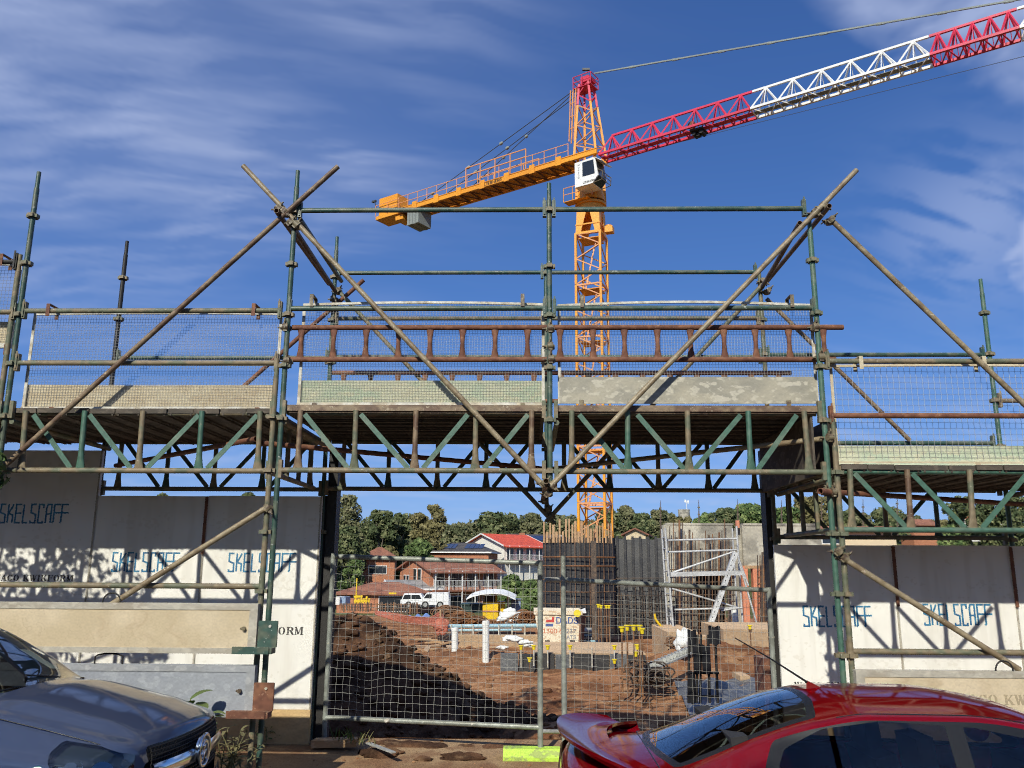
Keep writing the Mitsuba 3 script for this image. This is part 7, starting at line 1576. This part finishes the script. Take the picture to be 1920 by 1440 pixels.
weed('small tuft of grass on the path edge before the gate, left part', P(652, 1392, 8.85), 26, .16, .006, 6, 'leaf_weed', grass=True)
weed('small tuft of grass on the path edge before the gate, right part', P(678, 1397, 8.75), 18, .14, .006, 7, 'leaf_dry', grass=True)
weed('low weed at the base of the left hoarding boards beside the standards', P(508, 1396, 9.1), 10, .09, .012, 8, 'leaf_weed', .16)
single('kerb_timber', MB().bar(P(588, 1393, 8.95), P(672, 1391, 8.9), .16, .07), 'timber', 'pale timber board lying at the foot of the left gate post', 'board')
single('steel_strip', MB().bar(P(690, 1393, 8.8), P(738, 1411, 8.4), .05, .012), 'galvanised', 'flat steel strip lying on the path before the gate', 'steel strip')
mb = MB(); q = random.Random(9)
for i in range(420):
    x, y = q.uniform(-3.4, 3.6), q.uniform(6.8, 9.25); r_ = .004 + .014 * q.random() ** 3; mb.ball(V(x, y, float(fp(np.array(x), np.array(y))) + r_ * .2), r_, 1, .8, i, (1.2, 1, .6))
put('path_grit', mb, 'soil'); labels['path_grit'] = {'label': 'grit and small clods scattered over the footpath before the gate', 'category': 'grit', 'kind': 'stuff'}
mb = MB()
for i in range(16): c = P(q.uniform(690, 930), q.uniform(1398, 1418), 8.7); mb.ball(V(c[0], c[1] + q.uniform(-.2, .5), fp(c[0], c[1]) + .0), q.uniform(.05, .14), 2, .7, 60 + i, (1.7, 1.1, .45))
put('spilled_soil', mb, 'heap_soil'); labels['spilled_soil'] = {'label': 'lumps of dark soil spilled under the gate on to the path', 'category': 'soil', 'kind': 'stuff'}

# ------------------------------------------------------------------ the street behind the photographer: a verge, houses and trees
put('verge', sheet(np.array([-400, -40, -10, 0, 10, 40, 400.]), np.array([-400, -40, -12, -7.0]), lambda x, y: np.interp(y, [-400, -12, -7], [.2, -.1, -.22])), 'leaf_dry'); labels['verge'] = {'kind': 'structure'}


def street_tree(label, x, y, z0, crown, seed, leaf, ls, n_per, trunk_r=.12, gap=.72):
    """a tree out of the picture: crown = list of (centre offset, radius)"""
    r = np.random.default_rng(seed); k = thing('street_tree', label, 'tree'); pos, nor = [], []; mb = MB()
    zc_ = np.mean([c[2] for c, _ in crown]); fork = V(x, y, lerp(z0, zc_, .5)); mb.path([V(x, y, z0 - .2), fork], [trunk_r, trunk_r * .75], 9)
    for c, R_ in crown:
        c = V(x, y, 0) + V(*c); d = r.normal(size=(n_per, 3)); d /= np.linalg.norm(d, axis=1)[:, None]; q = R_ * r.random(n_per)[:, None] ** .45
        keep = meshkit.noise((c + d * q) * (1.6 / max(R_, .5)) + 31.7, seed) < gap; pos.append((c + d * q)[keep]); nor.append(d[keep]); mb.path([fork, lerp(fork, c, .6) + V(0, 0, .15), c], [trunk_r * .5, trunk_r * .25, .012], 6)
    pos, d = np.concatenate(pos), np.concatenate(nor); n = len(pos); nn = d + r.normal(size=(n, 3)); nn /= np.linalg.norm(nn, axis=1)[:, None]; a = np.cross(nn, r.normal(size=(n, 3))); a /= np.linalg.norm(a, axis=1)[:, None]; b = np.cross(nn, a); sz = ls * r.uniform(.6, 1.3, n)[:, None]
    v_ = np.stack([pos + a * sz, pos + b * sz * .45, pos - a * sz, pos - b * sz * .45], 1).reshape(-1, 3); i = np.arange(n)[:, None] * 4
    put(k + '__crown', (v_, np.vstack([i + [0, 1, 2], i + [0, 2, 3]])), leaf); put(k + '__trunk', mb, 'bark')
street_tree('small street tree standing just left of the picture, its leaves shading the far left board', -6.55, 6.86, -.2, [((-.3, .1, 3.2), .75), ((.45, 0, 3.25), .62), ((.95, -.05, 3.0), .50), ((.2, .1, 2.5), .5), ((.95, .1, 2.35), .42), ((-.5, 0, 3.9), .7), ((.3, 0, 4.0), .6), ((1.15, 0, 3.62), .36), ((1.62, .05, 2.85), .34), ((1.9, 0, 2.5), .26)], 41, 'leaf_green', .055, 520, .09, .60)
q = random.Random(31)
for i in range(20):
    x = -44 + i * 4.6 + q.uniform(-1.0, 1.0); y = q.uniform(-8.6, -6.6); H_ = q.uniform(7.6, 8.8) + .55 * (-6.6 - y)
    street_tree('street tree across the road behind the photographer', x, y, -.2, [((q.uniform(-1.7, 1.7), q.uniform(-.9, .9), H_ * q.uniform(.28, .84)), q.uniform(1.1, 1.6)) for _ in range(10)], 60 + i, 'leaf_dark' if i % 3 else 'leaf_olive', .22, 520, .2, .95)
labels.update({k: {**d, 'group': 'trees across the road'} for k, d in labels.items() if d.get('label') == 'street tree across the road behind the photographer'})
